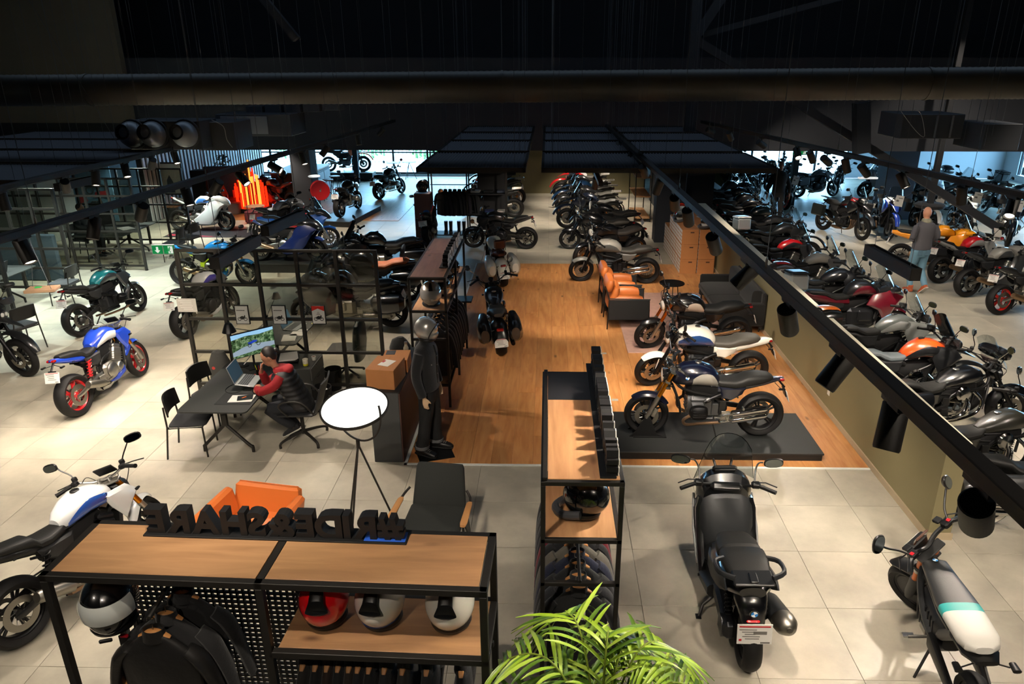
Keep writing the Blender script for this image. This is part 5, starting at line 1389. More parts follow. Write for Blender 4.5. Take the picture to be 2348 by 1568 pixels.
q=at(870,458);bike('classic',(q.x+.3,q.y+.72),68,'dark roadster with silver engine standing alone before the left windows',body='#20252b',engc='silver',lod=1,steer=4)
q=at(640,482);bike('sport',(q.x-.1,q.y+.35),150,'dark red sports motorcycle beside the glowing tube sculpture',body='#3a0d12',lod=1,engc='dark',plate=False)  # body paint is plain dark red
q=at(612,560);bike('sport',(q.x+.2,q.y+.9),60,'grey tailed sports motorcycle half hidden behind the black and blue one',body='#5f6267',body2='#26282c',lod=1,engc='dark')
#   MAXI SCOOTER
def scooter(loc,hd):
 t=thing('scooter','black maxi scooter with clear screen and silver silencer in the foreground','scooter',loc,0,rot=(-.05,0,math.radians(hd)))
 t.scale=(.93,1.06,1.03)
 wb=1.57;xf,xr=wb/2,-wb/2;ro=.285
 B=paint('#0b0c0e',.3);MTB=P('scooter_matt','#1b1d1f',.5)
 ax=TR(xf-.2,0,.9)@Matrix.Rotation(math.radians(-4),4,Vector((-.4,0,.9)).normalized())@TR(-(xf-.2),0,-.9)
 wheel(t,ax@TR(xf,0,.30),.30,.195,.12,'twin',5,RUBBER,P('rim_black','#121213',.38,.3),2)
 wheel(t,TR(xr,0,ro),ro,.18,.15,'twin',5,RUBBER,P('rim_black','#121213',.38,.3),1)
 def f(g,s):g.tube([(xf,s*.09,.3),(xf-.2,s*.09,.78)],[.03,.025],10)
 for s in(1,-1):obj('fork_leg',(lambda s=s:(lambda g:(f(g,s),g)[1])(G())),DARKM,t,M=ax)
 g=G();g.loft([(xf+.30,0,.50,.02,.02),(xf+.24,0,.50,.06,.03),(xf+.1,0,.60,.08,.04),(xf-.1,0,.63,.085,.05),(xf-.28,0,.52,.08,.04)],14);obj('front_mudguard',g,B,t)
 g=G();g.loft([(xf+.16,0,.66,.03,.05),(xf+.12,0,.70,.13,.14),(xf+.0,0,.76,.21,.24),(xf-.12,0,.82,.25,.27),(xf-.22,0,.86,.24,.22),(xf-.30,0,.86,.20,.14)],20);obj('front_fairing',g,B,t)
 g=G();g.loft([(xf-.25,0,.66,.26,.28,3.2),(xf-.34,0,.58,.25,.30,3.2),(xf-.42,0,.45,.23,.22,3),(xf-.50,0,.38,.20,.14,3)],18);obj('leg_shield',g,MTB,t)
 def sd(g,s):
  g.shell([(xf-.05,.80),(xf-.30,.86),(xf-.38,.60),(xf-.62,.34),(.05,.22),(.1,.16),(xf-.4,.18),(xf-.14,.36),(xf+.0,.56)],s*.24,.035,.03)
 pair('side_fairing',sd,B,t,'scsd')
 def bd(g,s):g.tube([(xf-.10,s*.265,.80),(xf-.32,s*.285,.55),(xf-.55,s*.27,.30)],.012,6)
 pair('side_trim',bd,P('scooter_grey','#6d6f70',.4),t,'sctr')
 g=G();g.loft([(xf-.40,0,.40,.10,.10,3),(xf-.55,0,.44,.12,.14,3),(.05,0,.52,.15,.16,3),(-.1,0,.58,.18,.14,3)],16);obj('centre_tunnel',g,P('scooter_tunnel','#22303a',.45),t)
 g=G();g.loft([(xf-.45,0,.23,.25,.05,5),(.1,0,.25,.27,.05,5),(-.2,0,.30,.24,.08,4)],16);obj('footboard',g,MTB,t)
 g=G();g.loft([(.12,0,.66,.08,.05,3),(.05,0,.70,.14,.07,3),(-.12,0,.74,.175,.075,3),(-.28,0,.755,.18,.075,3),(-.31,0,.80,.165,.08,3),(-.36,0,.80,.16,.07,3)],18);st=obj('seat',g,LEATHER,t)
 g=G();g.loft([(-.33,0,.80,.17,.06,3),(-.36,0,.815,.18,.065,3),(-.52,0,.835,.185,.06,3),(-.72,0,.85,.16,.055,3),(-.80,0,.85,.10,.03,3)],18);obj('pillion_seat',g,LEATHER,t)
 g=G();g.loft([(.18,0,.50,.12,.10),(.05,0,.56,.20,.14),(-.2,0,.62,.225,.14),(-.5,0,.70,.22,.12),(-.74,0,.76,.18,.10),(-.88,0,.79,.10,.05)],18);obj('rear_body',g,B,t)
 def rp(g,s):g.shell([(.02,.62),(-.3,.70),(-.72,.83),(-.86,.80),(-.6,.62),(-.25,.48),(.05,.44)],s*.20,.03)
 pair('rear_panel',rp,MTB,t,'scrp')
 g=G()
 for s in(-1,1):g.curve([(-.50,s*.17,.86),(-.58,s*.25,.88),(-.80,s*.24,.93),(-.88,s*.14,.93)],.017,8,3,flat=1.4)
 obj('grab_rail',g,MTB,t)
 g=G();g.box((-.84,0,.90),(.20,.30,.03),.01);g.box((-.86,0,.92),(.13,.06,.02),.006);obj('rear_carrier',g,BLACK,t)
 g=G();g.loft([(-.80,0,.70,.13,.08),(-.90,0,.66,.11,.09),(-.94,0,.60,.09,.10),(-.96,0,.5,.06,.06)],14);obj('tail_unit',g,GLOSSBK,t)
 obj('tail_badge',badge_g,BDG,t,M=TR(-.975,0,.66)@RY(-90)@RZ(20)@Matrix.Scale(1.1,4))
 obj('tail_light',G().box((-.955,0,.575),(.03,.10,.02),.008),P('tail_lit','#c01a20',.2,emit=.6),t)
 g=G();g.box((-.945,.0,.40),(.05,.15,.18),.02);g.tube([(-.92,0,.5),(-.95,0,.42)],.02,8);obj('plate_bracket',g,BLACK,t)
 g=G();g.T=TR(-.03,0,.07);g.mi=0;g.box((-1.0,0,.44),(.006,.26,.19));g.mi=1
 for k in range(5):g.box((-1.0045,.05-.008*k,.485-k*.022),(.002,.13-.025*(k%3),.007))
 g.box((-1.0045,-.04,.455),(.002,.10,.03));g.box((-1.0045,-.08,.36),(.002,.07,.015));g.mi=2;g.box((-1.0045,0,.515),(.002,.23,.012));g.box((-1.0045,.105,.385),(.002,.02,.02))
 obj('price_plate',g,[PAPER,PLATE_TXT,P('plate_red','#b3262a',.5)],t,ang=0)
 g=G();g.tube([(-.20,-.20,.30),(-.35,-.23,.34),(-.42,-.235,.355),(-.80,-.26,.46),(-.86,-.265,.475)],[.05,.06,.085,.09,.075],20);ex=obj('muffler',g,MTB,t)
 g=G();g.tube([(-.80,-.26,.46),(-.88,-.265,.482),(-.95,-.27,.50),(-.97,-.27,.506)],[.094,.09,.06,.03],20);g.tube([(-.96,-.27,.503),(-.99,-.27,.512)],.02,10);obj('muffler_tip',g,STEEL,ex)
 g=G();g.box((-.5,.14,.34),(.62,.10,.17),.03);g.box((-.25,0,.36),(.3,.26,.2),.04);g.lathe([(.1,0),(.1,.03),(.0,.05)],22,axis='y',c=(-.68,.17,.32));obj('engine',g,P('engine_dark','#26272a',.42,.6),t)
 for s in(1,-1):
  g=G();g.tube([(-.70,s*.13,.34),(-.60,s*.15,.68)],.02,8)
  for k in range(7):g.lathe([(.03,0),(.036,.008),(.03,.016)],12,c=(-.69+k*.012,s*.135,.40+k*.033))
  obj('shock_absorber',g,DARKM,t)
 g=G();hz=.98;x0=xf-.30
 g.curve([(x0-.16,.40,1.03),(x0-.10,.30,1.045),(x0,.12,1.0),(x0+.02,0,.98),(x0,-.12,1.0),(x0-.10,-.30,1.045),(x0-.16,-.40,1.03)],.014,8,3)
 g.box((x0-.03,0,1.0),(.10,.28,.07),.03);obj('handlebar',g,BLACK,t,M=ax)
 for s in(1,-1):
  g=G();g.tube([(x0-.09,s*.29,1.045),(x0-.165,s*.41,1.03)],.02,10);g.box((x0-.06,s*.25,1.045),(.07,.08,.06),.015);g.tube([(x0-.02,s*.26,1.05),(x0-.02,s*.34,1.05),(x0-.08,s*.43,1.04)],.006,6);obj('hand_grip',g,BLACK,t,M=ax)
  g=G();g.mi=0;e=Vector((x0+.10,s*.37,1.20));g.curve([(x0-.04,s*.24,1.07),(x0+.04,s*.25,1.15),(x0+.10,s*.28,1.19),(x0+.10,s*.32,1.2)],.008,6,3)
  g.T=Matrix.Translation(e+Vector((0,s*.04,0)))@RZ(-s*10);g.loft([(-.012,0,0,.085,.045,2.6),(0,0,0,.09,.05,2.6),(.025,0,0,.065,.035,2.4),(.04,0,0,.02,.01,2.2)],16);g.mi=1;g.loft([(-.014,0,0,.08,.04,2.6),(-.013,0,0,.08,.04,2.6)],16);g.T=None
  obj('mirror',g,[BLACK,MIRG],t,M=ax)
  g=G();g.tube([(xf-.12,s*.05,1.02),(xf-.02,s*.085,1.13)],.012,8);obj('screen_bracket',g,BLACK,t)
 g=G();g.mi=0;g.box((xf-.14,0,1.06),(.06,.22,.15),.02,R=RY(-30));g.mi=1;g.box((xf-.172,0,1.078),(.004,.18,.11),0,R=RY(-30));obj('instrument',g,[BLACK,P('dial_dark','#1c2226',.1,0,1)],t)
 def fn(u,v):
  a=(u-.5)*2;ww=.27*(1-.26*v);q=.2*v*a**4
  return(xf+.02-.24*(v-q)-.14*a*a,a*ww,1.0+.50*(v-q)-.03*a*a)
 obj('windscreen',G().grid(fn,14,12,.004),SCREEN,t)
 def edge():
  pts=[fn(0,v/10)for v in range(11)]+[fn(u/10,1)for u in range(1,10)]+[fn(1,1-v/10)for v in range(11)]
  return G().tube(pts,.003,5)
 obj('windscreen_rim',edge(),SMOKE,t)
 g=G();g.tube([(-.05,.10,.20),(-.14,.26,.10),(-.20,.30,.0)],.014,8);g.box((-.2,.305,.01),(.08,.05,.02),.005);obj('side_stand',g,BLACK,t)
 obj('side_stand_foot',G().tube([(.1,.10,.26),(.1,.28,.26)],.014,8),BLACK,t)
 obj('chest_badge',badge_g,BDG,t,M=TR(xf-.43,.0,.62)@RY(-105)@Matrix.Scale(.5,4))
r=at(1712,1532);hh=87
scooter((r.x+.785*math.cos(math.radians(hh)),r.y+.785*math.sin(math.radians(hh)),0),hh)
#   SMALL ELECTRIC BIKE
def ebike(loc,hd):
 t=thing('electric_motorcycle','small black electric motorcycle with long flat saddle ending in teal and white','motorcycle',loc,0,rot=(-.13,0,math.radians(hd)))
 wb=1.35;xf,xr=wb/2,-wb/2;ro=.265
 rk=math.radians(25);top=Vector((xf-math.tan(rk)*.62,0,.88));U=Vector((-math.sin(rk),0,math.cos(rk)))
 ax=Matrix.Translation(top)@Matrix.Rotation(math.radians(40),4,U)@Matrix.Translation(-top)
 RM=P('rim_black','#121213',.38,.3)
 def dish(parent,y):
  obj('wheel_disc',G().lathe([(0,-.04),(.16,-.035),(.18,-.02),(.18,.02),(.16,.035),(0,.04)],32,axis='y'),GREYPL,parent,key='dish')
 w1=wheel(t,ax@TR(xf,0,ro),ro,.185,.14,'twin',5,RUBBER,RM,1);dish(w1,0)
 w2=wheel(t,TR(xr,0,ro),ro,.185,.15,'twin',5,RUBBER,RM,1);dish(w2,0)
 OR=P('fork_orange','#c9651c',.3,.3,.5)
 for s in(1,-1):
  g=G();a=Vector((xf,s*.105,ro));b=a+U*.34;c=a+U*.68
  g.mi=0;g.tube([b,b+(c-b)*.45,c],.029,12);g.mi=1;g.tube([a,a+U*.1,b],[.03,.045,.04],12);g.mi=2;g.tube([b+(c-b)*.38,b+(c-b)*.5],.034,12)
  obj('fork_leg',g,[OR,GREYPL,ALU],t,M=ax)
 g=G()
 for dz in(.02,-.14):c=top+U*dz;g.box(c,(.08,.29,.03),.008,R=RY(-25))
 obj('triple_clamp',g,BLACK,t,M=ax)
 g=G();x0=top.x
 g.curve([(x0-.12,.38,1.05),(x0-.06,.28,1.06),(x0+.02,.14,.98),(x0+.02,0,.93),(x0+.02,-.14,.98),(x0-.06,-.28,1.06),(x0-.12,-.38,1.05)],.02,8,4);obj('handlebar',g,BLACK,t,M=ax)
 for s in(1,-1):
  g=G();g.tube([(x0-.06,s*.28,1.06),(x0-.135,s*.40,1.048)],.021,10);g.box((x0-.03,s*.22,1.05),(.07,.08,.06),.012);g.box((x0+.03,s*.2,1.075),(.06,.07,.03),.008);g.tube([(x0+.01,s*.22,1.05),(x0+.02,s*.32,1.05),(x0-.05,s*.41,1.04)],.006,6);obj('hand_grip',g,BLACK,t,M=ax)
  obj('red_switch',G().box((x0-.045,s*.24,1.085),(.03,.03,.008),.003),P('switch_red','#d11a24',.3,emit=.4),t,M=ax)
  g=G();g.mi=0;e=Vector((x0+.06,s*.42,1.25));g.curve([(x0-.03,s*.25,1.07),(x0+.02,s*.30,1.13),(x0+.05,s*.37,1.19),e],.009,6,3)
  g.T=Matrix.Translation(e+Vector((0,s*.03,.05)))@RZ(-s*15)@RX(s*28);g.loft([(-.012,0,0,.05,.085,2.4),(0,0,0,.055,.09,2.4),(.025,0,0,.04,.065,2.3),(.04,0,0,.015,.02,2.2)],16);g.mi=1;g.loft([(-.014,0,0,.046,.08,2.4),(-.013,0,0,.046,.08,2.4)],16);g.T=None
  obj('mirror',g,[BLACK,MIRG],t,M=ax)
 g=G();g.box((x0+.06,0,1.02),(.02,.16,.10),.01,R=RY(-30));obj('instrument',g,P('dial_brown','#5a4238',.15,0,1),t,M=ax)
 g=G();g.mi=0;g.box((x0+.12,0,.90),(.08,.24,.16),.03);g.mi=1;g.box((x0+.163,0,.90),(.006,.19,.10),.002);obj('headlight',g,[BLACK,LENS],t,M=ax)
 g=G();g.loft([(xf+.20,0,.50,.02,.01),(xf+.12,0,.545,.07,.02),(xf-.06,0,.56,.085,.03),(xf-.2,0,.50,.07,.02)],12);obj('front_mudguard',g,BLACK,t,M=ax)
 g=G()
 for s in(1,-1):g.curve([(x0,s*.04,.80),(x0-.16,s*.12,.70),(.06,s*.14,.52),(-.18,s*.13,.40)],.028,8,4)
 g.tube([(x0,0,.90),(x0+.06,0,.72)],.04,12);obj('frame',g,GREYPL,t)
 g=G();g.loft([(.28,0,.52,.06,.12,4),(.22,0,.50,.12,.16,4),(-.12,0,.46,.13,.18,4),(-.2,0,.46,.08,.1,4)],16)
 for k in range(7):g.box((.22-k*.055,0,.46),(.014,.275,.26),.003)
 obj('battery_case',g,P('battery_black','#1d1e20',.45,.3),t)
 SEC=[(.33,0,.82,.05,.03),(.28,0,.835,.10,.045),(.05,0,.83,.125,.05),(-.18,0,.83,.15,.055),(-.30,0,.84,.155,.055),(-.60,0,.85,.15,.055),(-.68,0,.85,.12,.05),(-.72,0,.85,.06,.03)]
 def part(a,b):
  o=[]
  for i in range(len(SEC)-1):
   p,q=SEC[i],SEC[i+1]
   for e in(a,b):
    if p[0]>=e>=q[0]and p[0]!=q[0]:
     w_=(p[0]-e)/(p[0]-q[0]);o.append(tuple(p[j]+(q[j]-p[j])*w_ for j in range(5))+(3.2,))
  o+=[q+(3.2,)for q in SEC if b<q[0]<a]
  return sorted(set(o),key=lambda q:-q[0])
 obj('seat',G().loft(part(.34,-.255),20),P('seat_black','#252525',.5,bump=.1,scale=120),t)
 obj('seat_band',G().loft(part(-.255,-.35),20),P('seat_teal','#2f9a96',.5),t,label='teal band across the saddle')
 obj('seat_rear',G().loft(part(-.35,-.725),20),P('seat_white','#c8c5bd',.5),t,label='white rear of the saddle')
 obj('tank_badge',badge_g,BDG,t,M=TR(.27,0,.882)@RY(8)@Matrix.Scale(.9,4))
 g=G();g.loft([(.2,0,.76,.10,.03),(-.2,0,.75,.14,.04),(-.66,0,.77,.13,.04),(-.78,0,.79,.08,.02)],14);obj('seat_pan',g,BLACK,t)
 g=G();g.tube([(-.24,.10,.56),(-.48,.10,.78)],[.045,.045],14);g.tube([(-.18,.1,.5),(-.25,.10,.57)],.03,10);obj('shock_reservoir',g,GREYPL,t)
 g=G()
 for s in(1,-1):g.loft([(-.12,s*.14,.40,.03,.08,4),(-.35,s*.14,.36,.03,.06,4),(xr,s*.13,ro,.025,.04,4),(xr-.06,s*.13,ro,.02,.03,4)],10)
 obj('swingarm',g,DARKM,t)
 g=G();g.tube([(-.3,-.11,.42),(-.22,-.08,.72)],.03,10);obj('shock_absorber',g,DARKM,t)
 for s in(1,-1):
  g=G();g.tube([(-.02,s*.13,.34),(-.02,s*.28,.34)],.014,8);g.box((-.0,s*.27,.34),(.05,.09,.012),.003);g.box((.06,s*.14,.36),(.12,.012,.06),.004);obj('foot_peg',g,ALU,t)
  g=G();g.tube([(-.72,s*.02,.76),(-.76,s*.16,.74)],.006,5);g.loft([(-.80,s*.19,.74,.03,.016),(-.72,s*.19,.74,.024,.014)],10);obj('rear_indicator',g,BLACK,t)
 g=G();g.tube([(-.05,.11,.25),(-.14,.24,.06),(-.16,.27,.01)],.012,8);g.tube([(-.16,.27,.01),(-.08,.33,.02),(-.2,.36,.02),(-.22,.28,.01)],.006,6);obj('side_stand',g,BLACK,t)
 g=G();g.tube([(-.70,0,.76),(-.9,0,.62),(-.93,0,.55)],.013,6);g.box((-.93,0,.5),(.01,.17,.17),.004,R=RY(15));obj('plate_bracket',g,BLACK,t)
f_=at(2096,1402);r_=at(2215,1650)
hd=math.degrees(math.atan2(f_.y-r_.y,f_.x-r_.x));print('ebike heading',hd)
ebike((f_.x-.675*math.cos(math.radians(hd)),f_.y-.675*math.sin(math.radians(hd)),0),hd)
#   LETTER SIGNS
def letters(root,text,size,depth,mats,M,width,spacing=1.0):
 """one mesh per letter, standing along local x, facing local -y"""
 x=0;objs=[]
 for ch in text:
  cu=bpy.data.curves.new('letter','FONT');cu.body=ch;cu.size=size;cu.extrude=depth/2;cu.offset=size*.038;cu.resolution_u=4
  tmp=bpy.data.objects.new('tmp',cu);COL.objects.link(tmp)
  bpy.context.view_layer.update()
  dg=bpy.context.evaluated_depsgraph_get()
  me=bpy.data.meshes.new_from_object(tmp.evaluated_get(dg))
  xs=[v.co.x for v in me.vertices];w_=max(xs)-min(xs);x0=min(xs)
  bpy.data.objects.remove(tmp);bpy.data.curves.remove(cu)
  me.transform(Matrix.Translation((x-x0,0,0)));me.transform(RX(90))
  me.materials.clear()
  for m in mats:me.materials.append(m)
  for p in me.polygons:
   p.material_index=1 if(len(mats)>1 and p.normal.y<-.9)else 0
   p.use_smooth=False
  o=bpy.data.objects.new('letter',me);COL.objects.link(o);o.parent=root;o.matrix_local=M
  objs.append(o)
  if mats[-1]is LWH:
   fm=me.copy();fm.transform(Matrix.Translation((0,-depth*.5-.004,0))@Matrix.Diagonal((1,.08,1,1)));fm.materials.clear();fm.materials.append(LWH)
   for p in fm.polygons:p.material_index=0
   fo=bpy.data.objects.new('letter_face',fm);COL.objects.link(fo);fo.parent=o;objs.append(fo)
  x+=w_+size*.055*spacing
 for o in objs:o.data.transform(Matrix.Diagonal((width/x,1,1,1)))
LBK=P('letter_black','#0a0a0b',.6);LWH=P('letter_white','#dedbd2',.5)
#   RACKS
def frame_g(boxes,s=.035):
 g=G()
 for a,b in boxes:
  a,b=Vector(a),Vector(b);c=(a+b)/2;d=b-a
  g.box(c,(max(abs(d.x),s),max(abs(d.y),s),max(abs(d.z),s)),.003)
 return g
def post(root,x,y,z0,z1,s=.035,name='post'):obj(name,G().box((x,y,(z0+z1)/2),(s,s,z1-z0),.003),FRAME,root)
def railx(root,x0,x1,y,z,s=.035,name='rail'):obj(name,G().box(((x0+x1)/2,y,z),(x1-x0,s,s),.003),FRAME,root)
def raily(root,x,y0,y1,z,s=.035,name='rail'):obj(name,G().box((x,(y0+y1)/2,z),(s,y1-y0,s),.003),FRAME,root)
def board(root,x0,x1,y0,y1,z,m,t=.022,name='shelf_board'):return obj(name,G().box(((x0+x1)/2,(y0+y1)/2,z),(x1-x0,y1-y0,t),.002),m,root)
#  ---- garments
def jacket_g(w=.46,h=.66,t=.05,seed=0,slv=.58):
 rnd=random.Random(seed);g=G()
 k=[rnd.uniform(-.012,.012)for _ in range(12)]
 secs=[(.0,0,k[0],.055,t*.7),(-.02,0,0,.075,t*.8),(-.05,0,0,.105,t*.8),(-.09,0,0,w*.30,t*.9),(-.135,0,0,w*.39,t*1.0),(-.21,0,k[1],w*.49,t*1.3),(-.34,0,k[2],w*.46,t*1.35),(-.5,0,k[3],w*.47,t*1.3),(-h,0,k[4],w*.50,t*1.35),(-h-.008,0,k[4],w*.48,t*1.2)]
 vs0=len(g.v)
 g.loft([(z,cx,cy,a,b,2.6)for z,cx,cy,a,b in secs],22,axis='z',cap=True)
 for i in range(vs0,len(g.v)):
  x,y,z=g.v[i]
  f=min(1,max(0,(-z-.15)/.3))
  g.v[i]=(x,y+f*.012*math.sin(x*38+seed)+f*.006*math.sin(x*71+z*9),z)
 for s in(-1,1):
  g.curve([(s*w*.36,k[5],-.13),(s*w*.50,k[6],-.22),(s*w*.62,k[7]+.01,-.42),(s*w*.68,k[8]+.02,-slv-.08)],[.05,.066,.055,.04],12,4,flat=.65)
 g.lathe([(.076,-.05),(.066,.03),(.060,.03),(.064,-.05)],18,c=(0,0,-.005),close=True,R=Matrix.Diagonal((1,.7,1,1)))
 return g
def hanger_g():
 g=G();g.mi=0
 n=12
 pts=[(-.10,0,-.062),(-.05,0,-.034),(0,0,-.02),(.05,0,-.034),(.10,0,-.062)]
 g.curve(pts,[.012,.022,.024,.022,.012],8,3,flat=.5)
 g.mi=1
 hk=[(0,0,-.02),(0,0,.03)]+[(.028*math.cos(a)*1-0.0+.0,0,.06+.03*math.sin(a))for a in[math.radians(q)for q in(-90,-30,30,90,150,190)]]
 g.tube(hk,.003,6);return g
HANGW=P('hanger_wood','#b07a45',.45,var=.1,stretch=(3,12,12))
def garment(loc,rz,label,col,seed,group,w=.46,h=.66,tilt=0,stripe=None,mat=None,slv=.58):
 t=thing('hanging_jacket',label,'jacket',loc,rz,group)
 m=mat or P('cloth_'+col.strip('#'),col,.88,bump=.35,scale=45,sheen=.15)
 j=obj('jacket',lambda:jacket_g(w,h,.045,seed,slv),m,t,key=('jk',w,h,seed,slv),M=TR(0,0,-.10))
 obj('clothes_hanger',hanger_g,[HANGW,STEEL],t,key='hanger',M=TR(0,0,-.075))
 if stripe:
  obj('sleeve_stripe',G().curve([(w*.58,.0,-.30),(w*.62,.01,-.45),(w*.60,.02,-.70)],.006,5,3),P('stripe_'+stripe.strip('#'),stripe,.6),t)
 return t
 #  ---- helmets
def helmet(label,loc,rz,col,kind='full',visor='#101113',deco=None,group=None,scale=1.0,chromed=False,tilt=0,vstick=False):
 t=thing('helmet',label,'helmet',loc,rz,group)
 t.scale=(scale,)*3
 m=P('helmet_mirror_'+col.strip('#'),col,.27,.55,1.0)if chromed else paint(col,.22)
 def shell_():
  g=G()
  def fn(u,v):
   a=2*PI*u;b=-.60*PI/2+(1.0+.60)*PI/2*v
   r=math.cos(b)
   x=.125*r*math.cos(a)*(1.12 if math.cos(a)>0 else 1.06);y=.112*r*math.sin(a);z=.125*math.sin(b)+.135
   if z<.10 and math.cos(a)>0:x+=(.10-z)*.42*math.cos(a)
   if kind=='open' and math.cos(a)>.45 and-.3<math.sin(b)<.45:x*=.9
   return(x,y,z)
  g.grid(fn,32,18);return g
 obj('helmet_shell',shell_,m,t,key=('hsh',kind))
 def vis():
  g=G()
  def fn(u,v):
   a=(-.36+.72*u)*PI;z=.105+.085*v
   b=math.asin(max(-1,min(1,(z-.135)/.125)));r=math.cos(b)
   x=.125*r*math.cos(a)*1.12;y=.112*r*math.sin(a)
   if z<.10:x+=(.10-z)*.42*math.cos(a)
   return(x*1.035,y*1.045,z)
  g.grid(fn,18,6,-.003);return g
 if kind=='full':
  obj('visor',vis,P('visor_'+visor.strip('#'),visor,.08,.1,1.0),t,key='hvis')
  obj('chin_vent',lambda:G().box((.158,0,.045),(.012,.05,.018),.004),BLACK,t,key='hchin')
  def sp():g=G();g.loft([(-.05,0,.262,.018,.006),(-.10,0,.245,.03,.012),(-.135,0,.205,.034,.02),(-.142,0,.17,.05,.015),(-.128,0,.145,.018,.01)],12);return g
  obj('rear_spoiler',sp,BLACK,t,key='hspo')
 elif kind=='open':
  obj('face_trim',lambda:G().tube([(.128*math.cos(a)*.95+.012,.105*math.sin(a),.02+0*a)if False else(.085+.045*math.cos(a),.088*math.sin(a)*1.12,.105+.085*math.cos(a*1))for a in[2*PI*k/24 for k in range(25)]],.006,6),BLACK,t,key='htrim')
 elif kind=='mx':
  obj('peak',lambda:G().loft([(.08,0,.235,.09,.012),(.16,0,.245,.085,.010),(.25,0,.235,.065,.006)],12),m,t,key='hpk')
  obj('chin_bar',lambda:G().curve([(.03,.11,.06),(.14,.085,.04),(.19,0,.035),(.14,-.085,.04),(.03,-.11,.06)],.026,10,4),P('helmet_grey','#3a3b3e',.3),t,key='hcb')
  obj('visor',vis,P('visor_'+visor.strip('#'),visor,.08,.1,1.0),t,key='hvis')
 def rim_():
  g=G();g.lathe([(.072,0),(.088,.0),(.094,.015),(.09,.03),(.072,.03)],30,close=True);return g
 obj('neck_roll',rim_,BLACK,t,key='hrim',M=TR(.01,0,.012))
 if deco:
  for k,(dc,a0,a1,z0,z1)in enumerate(deco):
   def fn(u,v,a0=a0,a1=a1,z0=z0,z1=z1):
    a=math.radians(a0+(a1-a0)*u);z=z0+(z1-z0)*v
    b=math.asin(max(-1,min(1,(z-.135)/.125)));r=math.cos(b)
    kx=1.12 if math.cos(a)>0 else 1.06
    x=.125*r*math.cos(a)*kx;y=.112*r*math.sin(a)
    if z<.10 and math.cos(a)>0:x+=(.10-z)*.42*math.cos(a)
    return(x*1.018,y*1.018,z)
   obj('helmet_stripe',G().grid(fn,12,6,-.001),paint(dc),t)
 return t
 #   CENTRAL RACK
X0,X1,Y0,Y1,ZT=-.03,.57,4.50,6.49,2.0
rk1=thing('display_rack','narrow black frame rack with oak top and long letter row, near the palm','rack',((X0+X1)/2,(Y0+Y1)/2,0))
rk1 .location=(0,0,0)
for x in(X0+.017,X1-.017):
 for y in(Y0+.017,Y1-.017):post(rk1,x,y,0,ZT-.035)
for z in(ZT-.017,1.49,1.10,.06):
 for y in(Y0+.017,Y1-.017):railx(rk1,X0,X1,y,z)
 if z!=1.10:
  for x in(X0+.017,X1-.017):raily(rk1,x,Y0,Y1,z)
board(rk1,X0+.05,X1-.03,Y0+.036,Y0+.036+(Y1-Y0)*.66,ZT-.006,SHELFY)
board(rk1,X0+.05,X1-.03,Y0+.04+(Y1-Y0)*.66,Y1-.036,ZT-.006,BLKW)
board(rk1,X0+.036,X1-.036,Y0+.036,Y1-.036,1.496,SHELFY)
obj('hanging_rail',G().tube([((X0+X1)/2,Y0,1.13),((X0+X1)/2,Y1,1.13)],.014,10),FRAME,rk1)
obj('rail',G().box((X0+.03,(Y0+Y1)/2,ZT+.012),(.035,Y1-Y0-.03,.03),.003),FRAME,rk1)
sg=thing('letter_sign','row of standing black letters with white faces on the tall central rack','sign',(X1-.085,Y0+.07,ZT+.006),PI/2)
obj('sign_base',G().box((1.03,.03,.008),(2.12,.12,.012),.002),LBK,sg)
letters(sg,'#MAKELIFEARIDE',.262,.085,[LBK,LWH],TR(0,.0,.014),2.08,spacing=.5)
helmet('black enduro helmet with clear chin on the middle shelf of the central rack',(X0+.36,Y0+.33,1.508),PI-.15,'#0b0b0c','mx','#19191b',scale=1.3)
helmet('red enduro helmet behind the black one in the central rack',(X0+.36,Y0+.85,1.508),PI-.1,'#b8141c','mx','#111112',scale=1.2)
cols=['#0b0c0e','#1b1d22','#17191c','#1a2036','#5d5a52','#14161a','#74192b','#15181f','#20232a','#181a1e','#3a3d40','#131417']
gl=['black quilted jacket, nearest on the rail of the central rack','charcoal jacket second on the central rail','black jacket third on the central rail','navy jacket on the central rail','grey brown jacket on the central rail','black jacket behind the grey brown one on the central rail','dark red jacket on the central rail','black jacket behind the dark red one on the central rail','slate jacket on the central rail','black jacket before the far end of the central rail','grey jacket near the far end of the central rail','black jacket at the far end of the central rail']
for k,c in enumerate(cols):
 garment(((X0+X1)/2,Y0+.12+k*.145,1.075),PI+random.uniform(-.06,.06),gl[k],c,k,'jackets on the central rack',w=.50,h=.80 if k else.86,slv=.62)
t=thing('price_tag','white price tag with a small dark dot on the nearest black jacket','tag',((X0+X1)/2+.02,Y0+.015,.80))
obj('card',G().box((0,0,0),(.06,.004,.09)),PAPER,t);obj('print_dot',G().lathe([(0,0),(.007,0),(.007,.002),(0,.002)],10,axis='y',c=(0,-.004,.0)),P('ink_green','#1f5b3d',.5),t)
